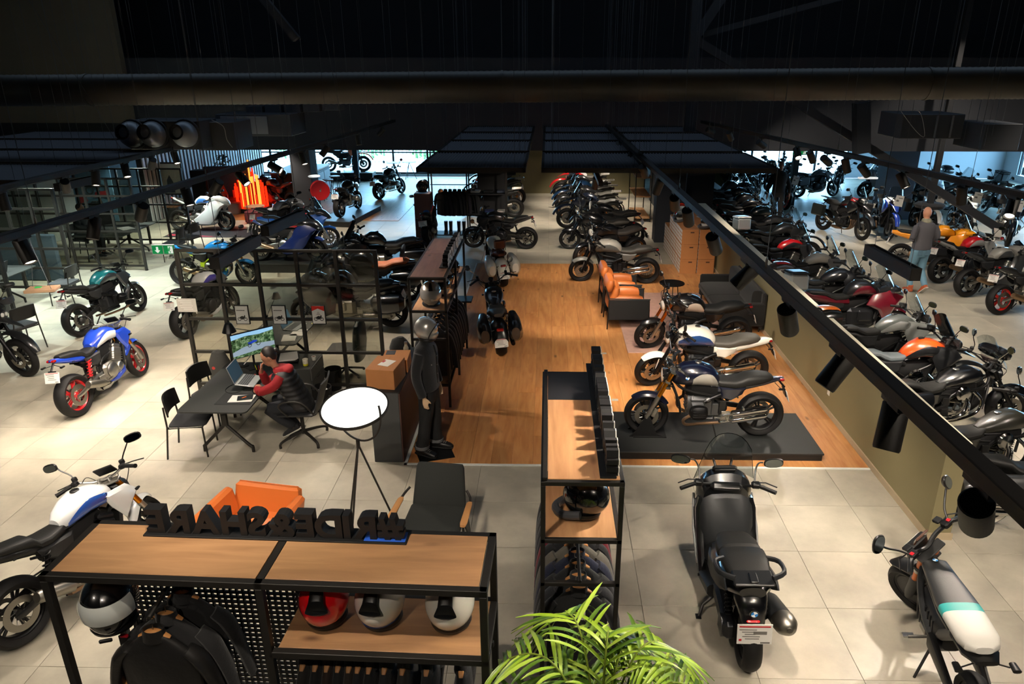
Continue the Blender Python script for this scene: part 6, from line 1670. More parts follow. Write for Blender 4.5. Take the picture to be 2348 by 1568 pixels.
#   RIDE & SHARE RACK (front left), slightly turned
a_,b_=Vector((-2.96,3.42,0)),Vector((-.325,3.335,0))
ang=math.atan2((b_-a_).y,(b_-a_).x)
LN=(b_-a_).length
DP=.56
rk2=thing('display_rack','wide black frame rack with two oak tops and standing letters in the foreground','rack',(a_.x,a_.y,0),ang)
S2=.045
m2=LN*.496
for x in(S2/2,m2,LN-S2/2):
 for y in(S2/2,DP-S2/2):post(rk2,x,y,0,1.955,S2)
for y in(S2/2,DP-S2/2):railx(rk2,0,LN,y,1.977,S2);railx(rk2,m2,LN,y,1.47,S2)
for x in(S2/2,m2,LN-S2/2):raily(rk2,x,0,DP,1.977,S2);raily(rk2,x,0,DP,.06,S2)
raily(rk2,LN-S2/2,0,DP,1.47,S2)
board(rk2,S2+.005,m2-S2/2-.005,S2,DP-S2,1.99,SHELFW);board(rk2,m2+S2/2+.005,LN-S2-.005,S2,DP-S2,1.99,SHELFW)
board(rk2,m2+S2,LN-S2,S2,DP-S2,1.482,SHELFW)
obj('hanging_rail',G().box(((m2+LN)/2,DP/2,1.36),(LN-m2,.025,.045),.004),FRAME,rk2)
g=G()
px0,px1,pz0,pz1=.20,m2+.16,.75,1.93
nx,nz_=30,30
for i in range(nx+1):g.box((px0+(px1-px0)*i/nx,DP-.10,(pz0+pz1)/2),(.012,.02,pz1-pz0))
for j in range(nz_+1):g.box(((px0+px1)/2,DP-.10,pz0+(pz1-pz0)*j/nz_),(px1-px0,.02,.012))
o=obj('mesh_panel',g,FRAME,rk2,ang=0);o['kind']='stuff'
for x in(px0-.02,px1+.02):obj('panel_edge',G().box((x,DP-.10,(pz0+pz1)/2),(.03,.03,pz1-pz0)),FRAME,rk2)
def R2(x,y,z):v=Matrix.Rotation(ang,4,'Z')@Vector((x,y,z));return(v.x+a_.x,v.y+a_.y,z)
sg=thing('letter_sign','row of black standing letters seen from behind on the front rack','sign',R2(2.07,DP-.10,2.001),ang+PI)
obj('sign_base',G().box((.82,0,.006),(1.68,.13,.012),.002),LBK,sg)
obj('sign_strip',G().box((.12,.0,.0135),(.26,.10,.003)),P('blue_strip','#2b5cc4',.4),sg)
letters(sg,'#RIDE&SHARE',.235,.075,[LBK,LBK],TR(0.0,0,.014),1.65,spacing=.6)
helmet('bright red full face helmet seen from behind on the front rack shelf',R2(m2+.27,.28,1.494),ang+PI/2+.1,'#e0141a',scale=1.38)
helmet('white full face helmet with blue and red lower stripes on the front rack shelf',R2(m2+.62,.29,1.494),ang+PI/2-.05,'#cfccc2',deco=[('#2159b8',120,250,.045,.062),('#8a2a86',120,250,.036,.045),('#c81f35',120,250,.024,.036)],scale=1.38)
helmet('plain pearl white full face helmet at the right end of the front rack shelf',R2(m2+1.06,.29,1.494),ang+PI/2+.02,'#d6d2c6',scale=1.38)
hl=['first jacket from the left on the rail under the front rack helmets','second jacket from the left on the rail under the front rack helmets','third jacket from the left on the lower front rail','fourth jacket from the left on the lower front rail','fifth jacket from the left on the lower front rail','sixth jacket from the left on the lower front rail','seventh jacket from the left on the lower front rail','eighth jacket on the lower front rail, left of the wide gap','jacket before the last two on the lower front rail','last jacket but one on the lower front rail','last jacket at the right end of the lower front rail']
for k,fx in enumerate((.10,.18,.255,.33,.40,.46,.53,.63,.75,.90,1.12)):
 garment(R2(m2+fx,DP/2,1.305),ang+PI/2+random.uniform(-.05,.05),'dark '+hl[k],['#24201e','#151517','#2a1d18','#1a1b1e','#2b2420','#1b1c20','#151618','#202226','#2a2826','#222426','#1c1d20'][k],k+3,'jackets on the front rack',w=.46,h=.62)
obj('hanging_arm',G().tube([(.62,DP-.10,1.80),(.60,.02,1.70)],.014,8),FRAME,rk2)
LEA=P('black_leather','#1c1b1a',.38,bump=.25,scale=25)
for k,(ax_,ay_,az_)in enumerate([(.58,.06,1.66),(.60,.18,1.69),(.64,.32,1.735)]):
 garment(R2(ax_,ay_,az_),ang,['black leather jacket facing out on the arm, nearest of three','black jacket facing out on the arm, middle of three','black jacket facing out on the arm, next to the mesh panel'][k],'#131315',20+k,'jackets on the mesh panel arm',w=.52,h=.78,mat=LEA if k==0 else None)
garment(R2(.30,.12,1.18),ang+.05,'black trousers on a wooden hanger low on the mesh panel','#0f1012',31,None,w=.36,h=.5)
hx_=R2(.26,.18,1.50)
helmet('black full face helmet with stickered clear visor hung on the mesh panel',hx_,ang-PI/2+.35,'#08080a',visor='#c9cdc8',scale=1.45)
for c in bpy.data.objects:pass
tg=thing('helmet_bag_tag','black card tag with red clip hanging under the stickered helmet','tag',R2(.33,.14,1.36),ang)
obj('card',G().box((0,0,0),(.09,.01,.16),.002),BLACK,tg);obj('clip',G().box((0,-.01,.09),(.05,.02,.02),.004),P('clip_red','#c0182b',.3),tg)
#   SOULFUEL RACK (far, left edge of the oak floor)
X0,X1,Y0,Y1=-1.94,-1.40,9.73,12.15
rk3=thing('display_rack','long black frame rack with brown top on the left edge of the oak floor','rack',(0,0,0))
for x in(X0+.017,X1-.017):
 for y in(Y0+.017,(Y0+Y1)/2,Y1-.017):post(rk3,x,y,0,ZT-.03)
for z in(ZT-.017,1.50,.36):
 for y in(Y0+.017,Y1-.017):railx(rk3,X0,X1,y,z)
 for x in(X0+.017,X1-.017):raily(rk3,x,Y0,Y1,z)
railx(rk3,X0,X1,Y0+.017,1.08)
for ya,yb in((Y0+.035,Y0+1.34),(Y0+1.346,Y1-.035)):
 board(rk3,X0+.035,X1-.035,ya,yb,ZT-.006,BROWNW);board(rk3,X0+.035,X1-.035,ya,yb,1.506,SHELFY);board(rk3,X0+.035,X1-.035,ya,yb,.37,SHELFY)
obj('hanging_rail',G().tube([((X0+X1)/2,Y0,1.36),((X0+X1)/2,Y1,1.36)],.013,10),FRAME,rk3)
sg=thing('letter_sign','row of standing letters with white faces on the brown topped rack','sign',(X1-.075,Y0+.52,ZT+.006),PI/2)
obj('sign_base',G().box((.82,.03,.006),(1.70,.11,.012),.002),LBK,sg)
letters(sg,'#SOULFUEL',.25,.075,[LBK,LWH],TR(0,0,.013),1.62,spacing=1.0)
helmet('silver full face helmet with black centre band, front of the brown topped rack',(-1.66,9.98,1.518),.15-PI/2,'#a9a69e','full','#9a9894',deco=[('#0c0c0d',60,120,.05,.2)]if False else[('#0c0c0d',165,195,.03,.25),('#0c0c0d',-12,12,.19,.252)],scale=1.4,chromed=True)
helmet('cream lettered full face helmet behind the silver one',(-1.62,10.45,1.518),-.4,'#c9c2b2','full',scale=1.3)
helmet('white and red full face helmet deeper in the brown topped rack',(-1.60,10.95,1.518),-.5,'#cfc8bd','full',deco=[('#b01828',0,100,.05,.11)],scale=1.1)
helmet('black chequered full face helmet at the far end of the brown topped rack',(-1.58,11.6,1.518),-.4,'#17181a','full',scale=1.1)
jl=['first','second','third','fourth','fifth','sixth','seventh','eighth','ninth','tenth']
for k in range(10):
 garment((-1.64,Y0+.22+k*.17,1.31),PI+.45+random.uniform(-.05,.05),('black jacket with white sleeve stripe, ' if k==1 else 'black jacket, ')+jl[k]+' from the near end of the brown topped rack',['#15161a','#18191c','#111214'][k%3],40+k,'jackets on the brown topped rack',w=.48,h=.78,slv=.62,stripe='#c9c9c6' if k==1 else None)
o=thing('shoe_pair_box','flat black tray on the lower shelf at the far end of the brown topped rack','tray',(-1.42,11.9,1.0))
obj('tray',G().box((0,0,0),(.30,.32,.03),.006),BLACK,o);obj('tray_post',G().box((.0,.14,-.25),(.03,.03,.5)),FRAME,o)
#   BACK RACK WITH HELMETS AND JACKETS
c0,c1,c2=at(986,548),at(1073,546),at(1166,545)
Yb=21.0;X0,X1,X2=c0 .x,c1 .x,c1 .x+(c1 .x-c0 .x)*1.02
rk4=thing('display_rack','tall black open rack with six helmets, jackets and boots at the back','rack',(0,0,0))
for x in(X0,X1,X2):
 for y in(Yb,Yb+.55):post(rk4,x,y,0,2.5,.04)
for z,a,b in((2.48,X0,X2),(1.86,X0,X2),(1.25,X1,X2),(.68,X1,X2),(.06,X0,X2)):
 board(rk4,a,b,Yb,Yb+.55,z,BLKW,.03)
obj('hanging_rail',G().tube([(X0,Yb+.28,1.48),(X1,Yb+.28,1.48)],.014,8),FRAME,rk4)
obj('back_panel',G().box(((X1+X2)/2+.1,Yb+.56,1.0),((X2-X1)*.72,.03,1.8)),P('rack_back','#1a1a1c',.7),rk4)
hc_=['#b9b7b2','#23304a','#a9a8a6','#17181a','#b5202c','#1c1d18']
hn=['white helmet with goggle print, first on the back rack','navy helmet with goggle print, second on the back rack','black and white helmet with dark visor, third on the back rack','black helmet with goggle print, fourth on the back rack','red helmet with goggle print, fifth on the back rack','black helmet with yellow edged visor print, last on the back rack']
for k in range(6):
 x=X0+.28+k*.40+(.12 if k>2 else 0)
 helmet(hn[k],(x,Yb+.22,1.876),-PI/2,hc_[k],'full',visor='#15161a',scale=1.2,deco=[('#8f9478',-40,40,.125,.165)]if k!=2 else None)
for k in range(8):
 garment((X0+.30+k*.135,Yb+.28,1.425),PI/2+.75+random.uniform(-.2,.2),'black jacket, %s from the left on the back rack rail'%jl[k],['#15161a','#1b1620','#0b0c0e','#17191d'][k%4],60+k,'jackets on the back rack',w=.44,h=.72)
for k,fx in enumerate((.42,.56,.80,.95)):
 t=thing('riding_boot','black riding boot, %s from the left on the bottom board of the back rack'%jl[k],'boot',(X0+fx,Yb+.15,.078),0,'boots on the back rack')
 obj('boot_shaft',lambda:G().loft([(.0,0,0,.05,.12,3),(.08,0,.01,.05,.11),(.12,0,.05,.045,.06),(.34,0,.06,.055,.065),(.36,0,.06,.05,.06)],14,axis='z'),BLACK,t,key='boot')
 obj('boot_sole',lambda:G().box((0,0,.012),(.10,.25,.022),.008),RUBBER,t,key='bsole')
for k,(px,z)in enumerate([(1100,1.28),(1128,1.28),(1150,1.28),(1095,.71),(1120,.71),(1150,.71)]):
 t=thing('folded_shirt',['folded pale shirt','folded dark shirt with tag','folded blue grey shirt','folded black shirt','folded navy shirt','folded white shirt'][k]+(' on the upper board of the back rack' if k<3 else ' on the lower board of the back rack'),'shirt',(X1+.22+(k%3)*.38,Yb+.25,z-.012))
 cc=['#9a9a98','#1e1f22','#4c5566','#15161a','#1d2b55','#bdb8b0'][k]
 obj('folded_cloth',G().box((0,0,.035),(.28,.32,.05),.02),P('cloth_'+cc.strip('#'),cc,.9),t)
p=at(970,560,0)
t=thing('display_box','tall brown display box with a helmet on top left of the back rack','box',(X0-.12,Yb-.35,0))
obj('box_body',G().box((0,0,.68),(.45,.45,1.36),.008),P('rust_board','#6b463a',.6,var=.05),t)
helmet('dark brown open helmet on the tall display box',(X0-.12,Yb-.35,1.362),-2.2,'#1c1413','full',scale=1.35)
p=at(1483,505);t=thing('display_rack','small black rack with copper lit shelves at the end of the aisle','rack',(3.05,24.2,0))
for x in(-.25,.25):
 for y in(-.9,.9):post(t,x,y,0,2.1,.03)
for z in(.12,.8,1.4,2.08):board(t,-.25,.25,-.9,.9,z,SHELFY,.03)
#   FURNITURE
DESKM=P('desk_grey','#2f312f',.55,bump=.03,scale=100)
def desk(label,x0,x1,y0,y1,z=.74,rz=0.0,round_=True):
 cx,cy=(x0+x1)/2,(y0+y1)/2;w_,d_=x1-x0,y1-y0
 t=thing('desk',label,'desk',(cx,cy,0),rz)
 r=.06;pts=[]
 for sx,sy,a0 in((1,1,0),(-1,1,90),(-1,-1,180),(1,-1,270)):
  for k in range(5):
   a=math.radians(a0+k*22.5);pts.append((sx*(w_/2-r)+r*math.cos(a),sy*(d_/2-r)+r*math.sin(a)))
 obj('table_top',G().ext(pts,z-.018,z,'xy'),DESKM,t)
 for s in(-1,1):
  y=s*(d_/2-.32)
  g=G();g.box((0,y,.56),(.075,.05,.34),.006);obj('column',g,FRAME,t)
  for q in(-1,1):
   g=G();g.curve([(0,y,.42),(q*.05,y,.36),(q*w_*.33,y-s*-.02,.12),(q*w_*.36,y,.09),(q*w_*.365,y,.012)],.022,8,3);obj('leg',g,FRAME,t)
 obj('cross_beam',G().box((0,0,.69),(.06,d_-.6,.04),.004),FRAME,t)
 return t
desk('long dark grey desk with splayed legs where the woman works',-4.60,-3.72,8.04,9.66)
a=at(536,803,.74);b=at(665,803,.74);c=at(711,723,.74)
desk('second dark grey desk with an open laptop beyond the glass screen',a.x,max(b.x,c.x-.1),10.36,c.y)
def chair(label,loc,rz,group=None):
 t=thing('chair',label,'chair',loc,rz,group)
 UP=P('chair_fabric','#2d2e30',.85,bump=.2,scale=80)
 def seat():
  g=G();g.loft([(-.22,0,.455,.20,.02,4),(-.20,0,.46,.225,.028,4),(0,0,.455,.23,.028,4),(.20,0,.46,.225,.028,4),(.23,0,.455,.19,.016,4)],18);return g
 obj('seat',seat,UP,t,key='chseat')
 def back():
  g=G()
  def fn(u,v):a=(u-.5)*2;return(-.235-.03*v+.05*a*a,a*.225*(1-.08*v),.60+.24*v-.02*a*a*v)
  g.grid(fn,12,6,.022);return g
 obj('backrest',back,BLACK,t,key='chback')
 for s in(-1,1):
  obj('leg',lambda s=s:G().tube([(.20,s*.225,0),(.19,s*.22,.44)],.012,8),FRAME,t,key=('chl1',s))
  obj('leg',lambda s=s:G().tube([(-.30,s*.225,0),(-.235,s*.215,.45),(-.25,s*.19,.72)],.012,8),FRAME,t,key=('chl2',s))
 obj('seat_frame',lambda:G().tube([(.19,.22,.43),(-.23,.215,.43),(-.23,-.215,.43),(.19,-.22,.43),(.19,.22,.43)],.011,8),FRAME,t,key='chsf')
 return t
chair('black chair at the near left corner of the long desk',(-4.62,8.42,0),.15)
chair('black chair at the far left side of the long desk',(-4.68,9.25,0),-.25)
t=thing('swivel_chair','black four star swivel chair under the woman','chair',(-3.28,8.72,0),PI+.05)
MESHC=P('chair_mesh','#1b1c1e',.6)
obj('seat',G().loft([(-.25,0,.47,.20,.015,4),(-.2,0,.465,.235,.025,4),(.2,0,.465,.235,.025,4),(.26,0,.45,.20,.02,4)],16),MESHC,t)
def fn(u,v):a=(u-.5)*2;return(-.26-.13*v+.03*a*a,a*.23,.50+.42*v)
obj('backrest',G().grid(fn,10,8,.018),MESHC,t)
for s in(-1,1):obj('armrest',G().curve([(-.24,s*.26,.50),(-.1,s*.28,.68),(.12,s*.28,.69),(.2,s*.27,.62),(.1,s*.26,.48)],.013,8,3),FRAME,t)
obj('column',G().tube([(0,0,.10),(0,0,.46)],.026,12),FRAME,t)
for k in range(4):
 a=math.radians(45+90*k);obj('leg',G().curve([(0,0,.13),(math.cos(a)*.2,math.sin(a)*.2,.11),(math.cos(a)*.34,math.sin(a)*.34,.07),(math.cos(a)*.35,math.sin(a)*.35,.005)],[.024,.02,.017,.02],8,3),FRAME,t)
def laptop(label,loc,rz,col='#b5b7b5',screen='#2e4250',stand=False):
 t=thing('laptop',label,'laptop',loc,rz);zb=.06 if stand else.0
 obj('base',G().box((0,0,.009+zb),(.25,.36,.016),.004,R=RY(8)if stand else None),P('laptop_'+col.strip('#'),col,.4,.5),t)
 g=G()
 for i in range(5):
  for j in range(13):g.box((-.075+i*.026,-.155+j*.0258,.0),(.021,.021,.004))
 o=obj('keyboard',g,P('key_grey','#4c4e50',.6),t,ang=0,M=TR(0,0,.019+zb)@(RY(8)if stand else Matrix.Identity(4))@TR(.0,0,.0));o['kind']='stuff'
 g=G();g.mi=0;g.T=TR(-.125,0,.02+zb+(.017 if stand else 0))@RY(-18);g.box((0,0,.12),(.007,.36,.245),.003);g.mi=1;g.box((.0042,0,.122),(.001,.345,.225));g.T=None
 obj('display',g,[P('laptop_'+col.strip('#'),col,.4,.5),P('laptop_screen_'+screen.strip('#'),screen,.15,emit=.5)],t)
 if stand:obj('stand',G().box((0,0,.03),(.05,.22,.05),.005),BLACK,t)
 return t
laptop('silver laptop open on a stand in front of the woman',(-3.99,8.86,.74),.06,stand=True)
laptop('laptop open on the second desk beyond the glass screen',(-4.12,11.15,.74),-.15,'#8f9394','#4c6472')
t=thing('monitor','wide monitor showing a blue motorcycle on a forest road','monitor',(-4.10,9.42,.74),-.95+.15)
W_,H_=.60,.34
def photo_mat():
 m,nt,b=node_mat('monitor_picture');L=nt.links.new
 tc=nt.nodes.new('ShaderNodeTexCoord');n=nt.nodes.new('ShaderNodeTexNoise');n.inputs['Scale'].default_value=22;n.inputs['Detail'].default_value=10;n.inputs['Roughness'].default_value=.75
 L(tc.outputs['Object'],n.inputs['Vector']);r=nt.nodes.new('ShaderNodeValToRGB')
 r.color_ramp.elements[0].position=.38;r.color_ramp.elements[0].color=lin('#0d1a10');r.color_ramp.elements[1].position=.66;r.color_ramp.elements[1].color=lin('#8fa583')
 e=r.color_ramp.elements.new(.5);e.color=lin('#3c5a38');L(n.outputs['Fac'],r.inputs[0]);L(r.outputs[0],b.inputs['Base Color']);L(r.outputs[0],b.inputs['Emission Color']);b.inputs['Emission Strength'].default_value=1.0;b.inputs['Roughness'].default_value=.2
 return m
PIC=photo_mat()
g=G();g.mi=0;g.box((0,0,.40),(.03,W_+.02,H_+.02),.006);g.mi=1;g.box((.0155,0,.40),(.002,W_,H_))
obj('display',g,[BLACK,PIC],t)
SKY=P('picture_sky','#8fbfe6',.3,emit=.9);RD=P('picture_road','#8fa3b5',.3,emit=.7);BLP=P('picture_blue','#1f3fb5',.3,emit=.7);DKP=P('picture_dark','#15181c',.3)
obj('picture_sky',G().ext([(-.3,.57),(.3,.57),(.3,.53),(.1,.51),(-.1,.525),(-.3,.50)],.0168,.0174,'yz'),SKY,t,ang=0)
obj('picture_road',G().ext([(-.3,.26),(.3,.30),(.3,.36),(.02,.385),(-.14,.37),(-.3,.32)],.0168,.0174,'yz'),RD,t,ang=0)
g=G();g.ext([(-.06,.385),(.05,.41),(.06,.43),(.0,.44),(-.03,.425),(-.08,.42)],.0176,.018,'yz');obj('picture_motorcycle',g,BLP,t,ang=0)
g=G()
for y in(-.055,.07):g.lathe([(.020,.0178),(.028,.0178),(.028,.0184),(.020,.0184)],16,axis='x',c=(0,y,.375),close=True)
obj('picture_wheels',g,DKP,t,ang=0)
obj('stand',G().tube([(-.02,0,.40),(-.06,0,.2),(-.06,0,.02)],.016,8).box((-.06,0,.006),(.16,.22,.012),.003),BLACK,t)
t=thing('desk_mat','dark desk pad under the white papers near the front of the long desk','desk mat',(-3.98,8.44,.741),0);obj('pad',G().box((0,0,.002),(.46,.36,.004),.001),P('pad_dark','#1d1f1f',.7),t)
t=thing('paper_sheet','white papers on the desk pad','paper',(-3.92,8.43,.746),.08);obj('sheet',G().box((0,0,.001),(.30,.21,.002)),PAPER,t)
t=thing('notebook','black notebook with an orange mark lying on the white papers','notebook',(-3.88,8.44,.749),.3);obj('cover',G().box((0,0,.006),(.19,.13,.012),.002),BLACK,t);obj('orange_mark',G().box((-.01,0,.013),(.06,.018,.002),0,R=.6),P('mark_orange','#e06a20',.5),t)
t=thing('phone','black phone with pale edge beside the laptop','phone',(-3.84,8.66,.741),.5);obj('phone_body',G().box((0,0,.005),(.075,.15,.009),.003),BLACK,t);obj('phone_edge',G().box((0,.05,.010),(.06,.03,.002)),ALU,t)
t=thing('pen_cup','dark pen cup full of pens by the monitor','pen cup',(-3.98,9.20,.741));obj('cup',G().lathe([(0,0),(.035,0),(.038,.09),(.034,.09),(.032,.01),(0,.01)],18),DARKM,t)
for k,c in enumerate(['#1a2c8c','#d0cfca','#111111','#2a7a3a','#c9c21f','#b01f1f']):
 a=k*1.05;obj('pen',G().tube([(math.cos(a)*.015,math.sin(a)*.015,.02),(math.cos(a)*.045,math.sin(a)*.045,.16)],.0045,6),P('pen_'+c.strip('#'),c,.4),t)
t=thing('card_holder','small red folded card stand on the long desk','card stand',(-3.99,9.08,.741),.4);obj('card',G().ext([(-.04,0),(.04,0),(0,.06)],-.035,.035),P('card_red','#d5281e',.5),t,ang=0)
t=thing('yellow_note','small yellow sticky note by the laptop','note',(-3.86,9.05,.741),.1);obj('note',G().box((0,0,.001),(.07,.07,.002)),P('note_yellow','#d9c92e',.7),t)
t=thing('laptop_cable','thin black cable looping left of the laptop','cable',(0,0,0));obj('cable',G().curve([(-4.08,8.98,.76),(-4.22,8.86,.747),(-4.24,8.68,.747),(-4.12,8.58,.747),(-4.02,8.66,.75),(-3.98,8.78,.76)],.004,6,5),BLACK,t)
for k,(x,y,c,l_)in enumerate([(-3.98,10.9,'#d7d6d0','white sheets on the near end of the second desk'),(-3.86,11.35,'#d5d07a','yellow note lying by the far laptop'),(-4.05,10.66,'#c7c7c2','white sheets hanging over the front edge of the second desk')]):
 t=thing('paper_sheet',l_,'paper',(x,y,.742),.1*k);obj('sheet',G().box((0,0,.001),(.21,.30,.002)if k!=1 else(.08,.08,.002)),P('sheet_'+c.strip('#'),c,.7),t)
t=thing('white_cable','white cable lying across the second desk','cable');obj('cable',G().curve([(-4.1,11.2,.745),(-4.2,11.0,.745),(-4.05,10.95,.745),(-3.8,10.95,.745),(-3.74,10.8,.745)],.005,6,5),P('cable_white','#c9c9c5',.5),t)
p=at(718,939);q=at(668,905)
PX0,PX1,PY0,PY1=p.x-.44,p.x+.02,p.y,p.y+.60
t=thing('drawer_pedestal','dark grey drawer pedestal standing behind the woman','drawer unit',((PX0+PX1)/2,(PY0+PY1)/2,0))
w_,d_=PX1-PX0,PY1-PY0
obj('carcass',G().box((0,0,.345),(w_,d_,.61),.006),DESKM,t)
for k in range(3):dr=obj('drawer',G().box((w_/2+.008,0,.15+k*.2),(.016,d_-.02,.185),.003),P('drawer_grey','#4a4c4b',.5),t);obj('handle',G().box((w_/2+.02,0,.225+k*.2),(.01,.12,.012)),DARKM,dr)
for sx in(-1,1):
 for sy in(-1,1):obj('caster',G().lathe([(0,-.012),(.02,-.012),(.02,.012),(0,.012)],12,axis='y',c=(sx*(w_/2-.05),sy*(d_/2-.05),.02)),BLACK,t)
t0=.652
t=thing('coffee_mug','spotted white mug with a yellow base on the pedestal','mug',(PX1-.10,PY0+.14,t0));obj('mug_body',G().lathe([(0,0),(.036,0),(.042,.10),(.037,.10),(.034,.01),(0,.01)],20),P('mug_spots','#c9c4b2',.35,var=.5,scale=60),t);obj('yellow_base',G().lathe([(.037,.001),(.0385,.03),(.037,.03),(.036,.001)],20,close=True),P('mug_yellow','#c9c22a',.4),t)
t=thing('cup','small white cup of coffee behind the spotted mug','cup',(PX1-.04,PY0+.34,t0));obj('cup_body',G().lathe([(0,0),(.025,0),(.032,.06),(.028,.06),(.022,.01),(0,.01)],18),P('cup_white','#cfcdc6',.35),t);obj('coffee',G().lathe([(0,0),(.026,0),(.026,.002),(0,.002)],16,c=(0,0,.05)),P('coffee','#6b3d22',.2),t)
t=thing('document_tray','black document tray piled with white papers on the pedestal','tray',(PX0+.05,PY0+.30,t0),.25);obj('tray',G().box((0,0,.012),(.30,.36,.02),.004).box((0,0,.05),(.30,.36,.012),.003),BLACK,t)
for k in range(3):obj('sheet',G().box((.01*k,.01*k,.062+.004*k),(.24,.31,.003),0,R=.06*k),PAPER,t)
p=at(737,946);t=thing('waste_bin','round black waste bin beside the pedestal','bin',(p.x,p.y+.12,0));obj('bin_body',G().lathe([(0,0),(.12,0),(.145,.36),(.135,.36),(.112,.01),(0,.01)],26),MATT,t);obj('crumpled_paper',G().box((.02,0,.30),(.14,.10,.03),.01,R=.5),PAPER,t)
t=thing('waste_bin','second black waste bin beyond the glass screen','bin',(p.x-.04,p.y+.85,0));obj('bin_body',G().lathe([(0,0),(.11,0),(.135,.34),(.127,.34),(.105,.01),(0,.01)],24),MATT,t)
def desk_lamp(label,base,joint,head,rz=0,big=1.0):
 t=thing('desk_lamp',label,'desk lamp',base)
 B0=Vector(base);j=Vector(joint)-B0;h_=Vector(head)-B0
 obj('lamp_base',G().lathe([(0,0),(.07,0),(.07,.015),(.02,.02),(0,.02)],22),BLACK,t)
 obj('arm',G().tube([(0,0,.02),j],.006,6),ALU,t);obj('arm',G().tube([j,h_],.006,6),ALU,t)
 obj('joint',G().lathe([(0,-.02),(.018,-.02),(.018,.02),(0,.02)],12,axis='y',c=j),DARKM,t)
 obj('lamp_shade',G().lathe([(.0,.05),(.03,.05),(.04,.04),(.075,-.05),(.07,-.05),(.03,.03),(0,.035)],22,c=h_,R=Matrix.Scale(big,4)),P('shade_black','#1d1e20',.35,.4),t)
desk_lamp('black desk lamp with conical shade close above the monitor',(-4.32,9.52,.74),(-4.05,9.85,1.12),(-4.33,9.25,1.42),big=1.25)
hp=at(633,677,1.35)
desk_lamp('black desk lamp with long arm rising behind the posters',(-4.55,10.75,.74),(-4.5,11.0,.98),tuple(hp))
t=thing('office_chair','office chair draped with a dark green jacket beyond the glass screen','chair',(-3.28,10.95,0),PI)
obj('seat',G().loft([(-.24,0,.46,.20,.02,4),(0,0,.46,.23,.03,4),(.24,0,.46,.20,.02,4)],14),MESHC,t)
DGJ=P('dark_green_leather','#1f2a29',.4,bump=.3,scale=12)
obj('draped_jacket',G().loft([(.30,-.25,0,.07,.23),(.55,-.26,0,.09,.28),(.80,-.27,0,.075,.27),(.90,-.27,0,.05,.22),(.93,-.27,0,.02,.12)],22,axis='z'),DGJ,t)
for k in range(5):a=2*PI*k/5;obj('leg',G().tube([(0,0,.12),(math.cos(a)*.3,math.sin(a)*.3,.04)],.018,6),BLACK,t)
obj('column',G().tube([(0,0,.1),(0,0,.45)],.025,10),BLACK,t)
obj('caster',G().sph((.3,0,.025),.024,10,6).sph((-.243,.176,.025),.024,10,6).sph((-.243,-.176,.025),.024,10,6),BLACK,t)
t=thing('backpack','dark bag with a round badge behind the desk lamp','bag',(-4.72,10.35,.42));t.location=(-4.95,10.1,0)
obj('bag_body',G().loft([(.02,0,0,.14,.09),(.2,0,0,.17,.12),(.55,0,0,.16,.11),(.72,0,0,.09,.06),(.75,0,0,.03,.02)],18,axis='z'),P('bag_grey','#3b3b38',.8),t);obj('badge',G().lathe([(0,0),(.025,0),(.025,.004),(0,.004)],14,axis='y',c=(-.05,-.118,.5)),P('badge_red','#b8342a',.5),t)
#   GLASS SCREENS
def glass_screen(label,x0,x1,y,h,nb,nr,s=.045,skip_bottom=.12,cut=None):
 t=thing('glass_partition',label,'partition',((x0+x1)/2,y,0));w_=x1-x0
 for i in range(nb+1):obj('post',lambda:G().box((0,0,h/2),(s,.06,h),.003),FRAME,t,key=('gp',s,h),M=TR(-w_/2+w_*i/nb,0,0))
 zs=[skip_bottom+(h-skip_bottom)*j/nr for j in range(nr+1)]
 for z in zs:obj('rail',lambda:G().box((0,0,0),(w_,.05,s*.85),.003),FRAME,t,key=('gr',round(w_,3),s),M=TR(0,0,z-s*.4 if z==zs[-1]else z))
 for i in range(nb):
  for j in range(nr):
   obj('pane',lambda:G().box((0,0,0),(w_/nb-s,.008,(h-skip_bottom)/nr-s*.85)),GLASS,t,key=('gpane',round(w_/nb,3),round((h-skip_bottom)/nr,3),s),ang=0,M=TR(-w_/2+w_*(i+.5)/nb,0,(zs[j]+zs[j+1])/2))
 return t
zt=2.26;pl_,pr_=at(400,572,zt),at(860,572,zt)
glass_screen('black framed glass screen of five by four panes behind the working woman',pl_.x,pr_.x,10.27,zt,5,4,s=.05)
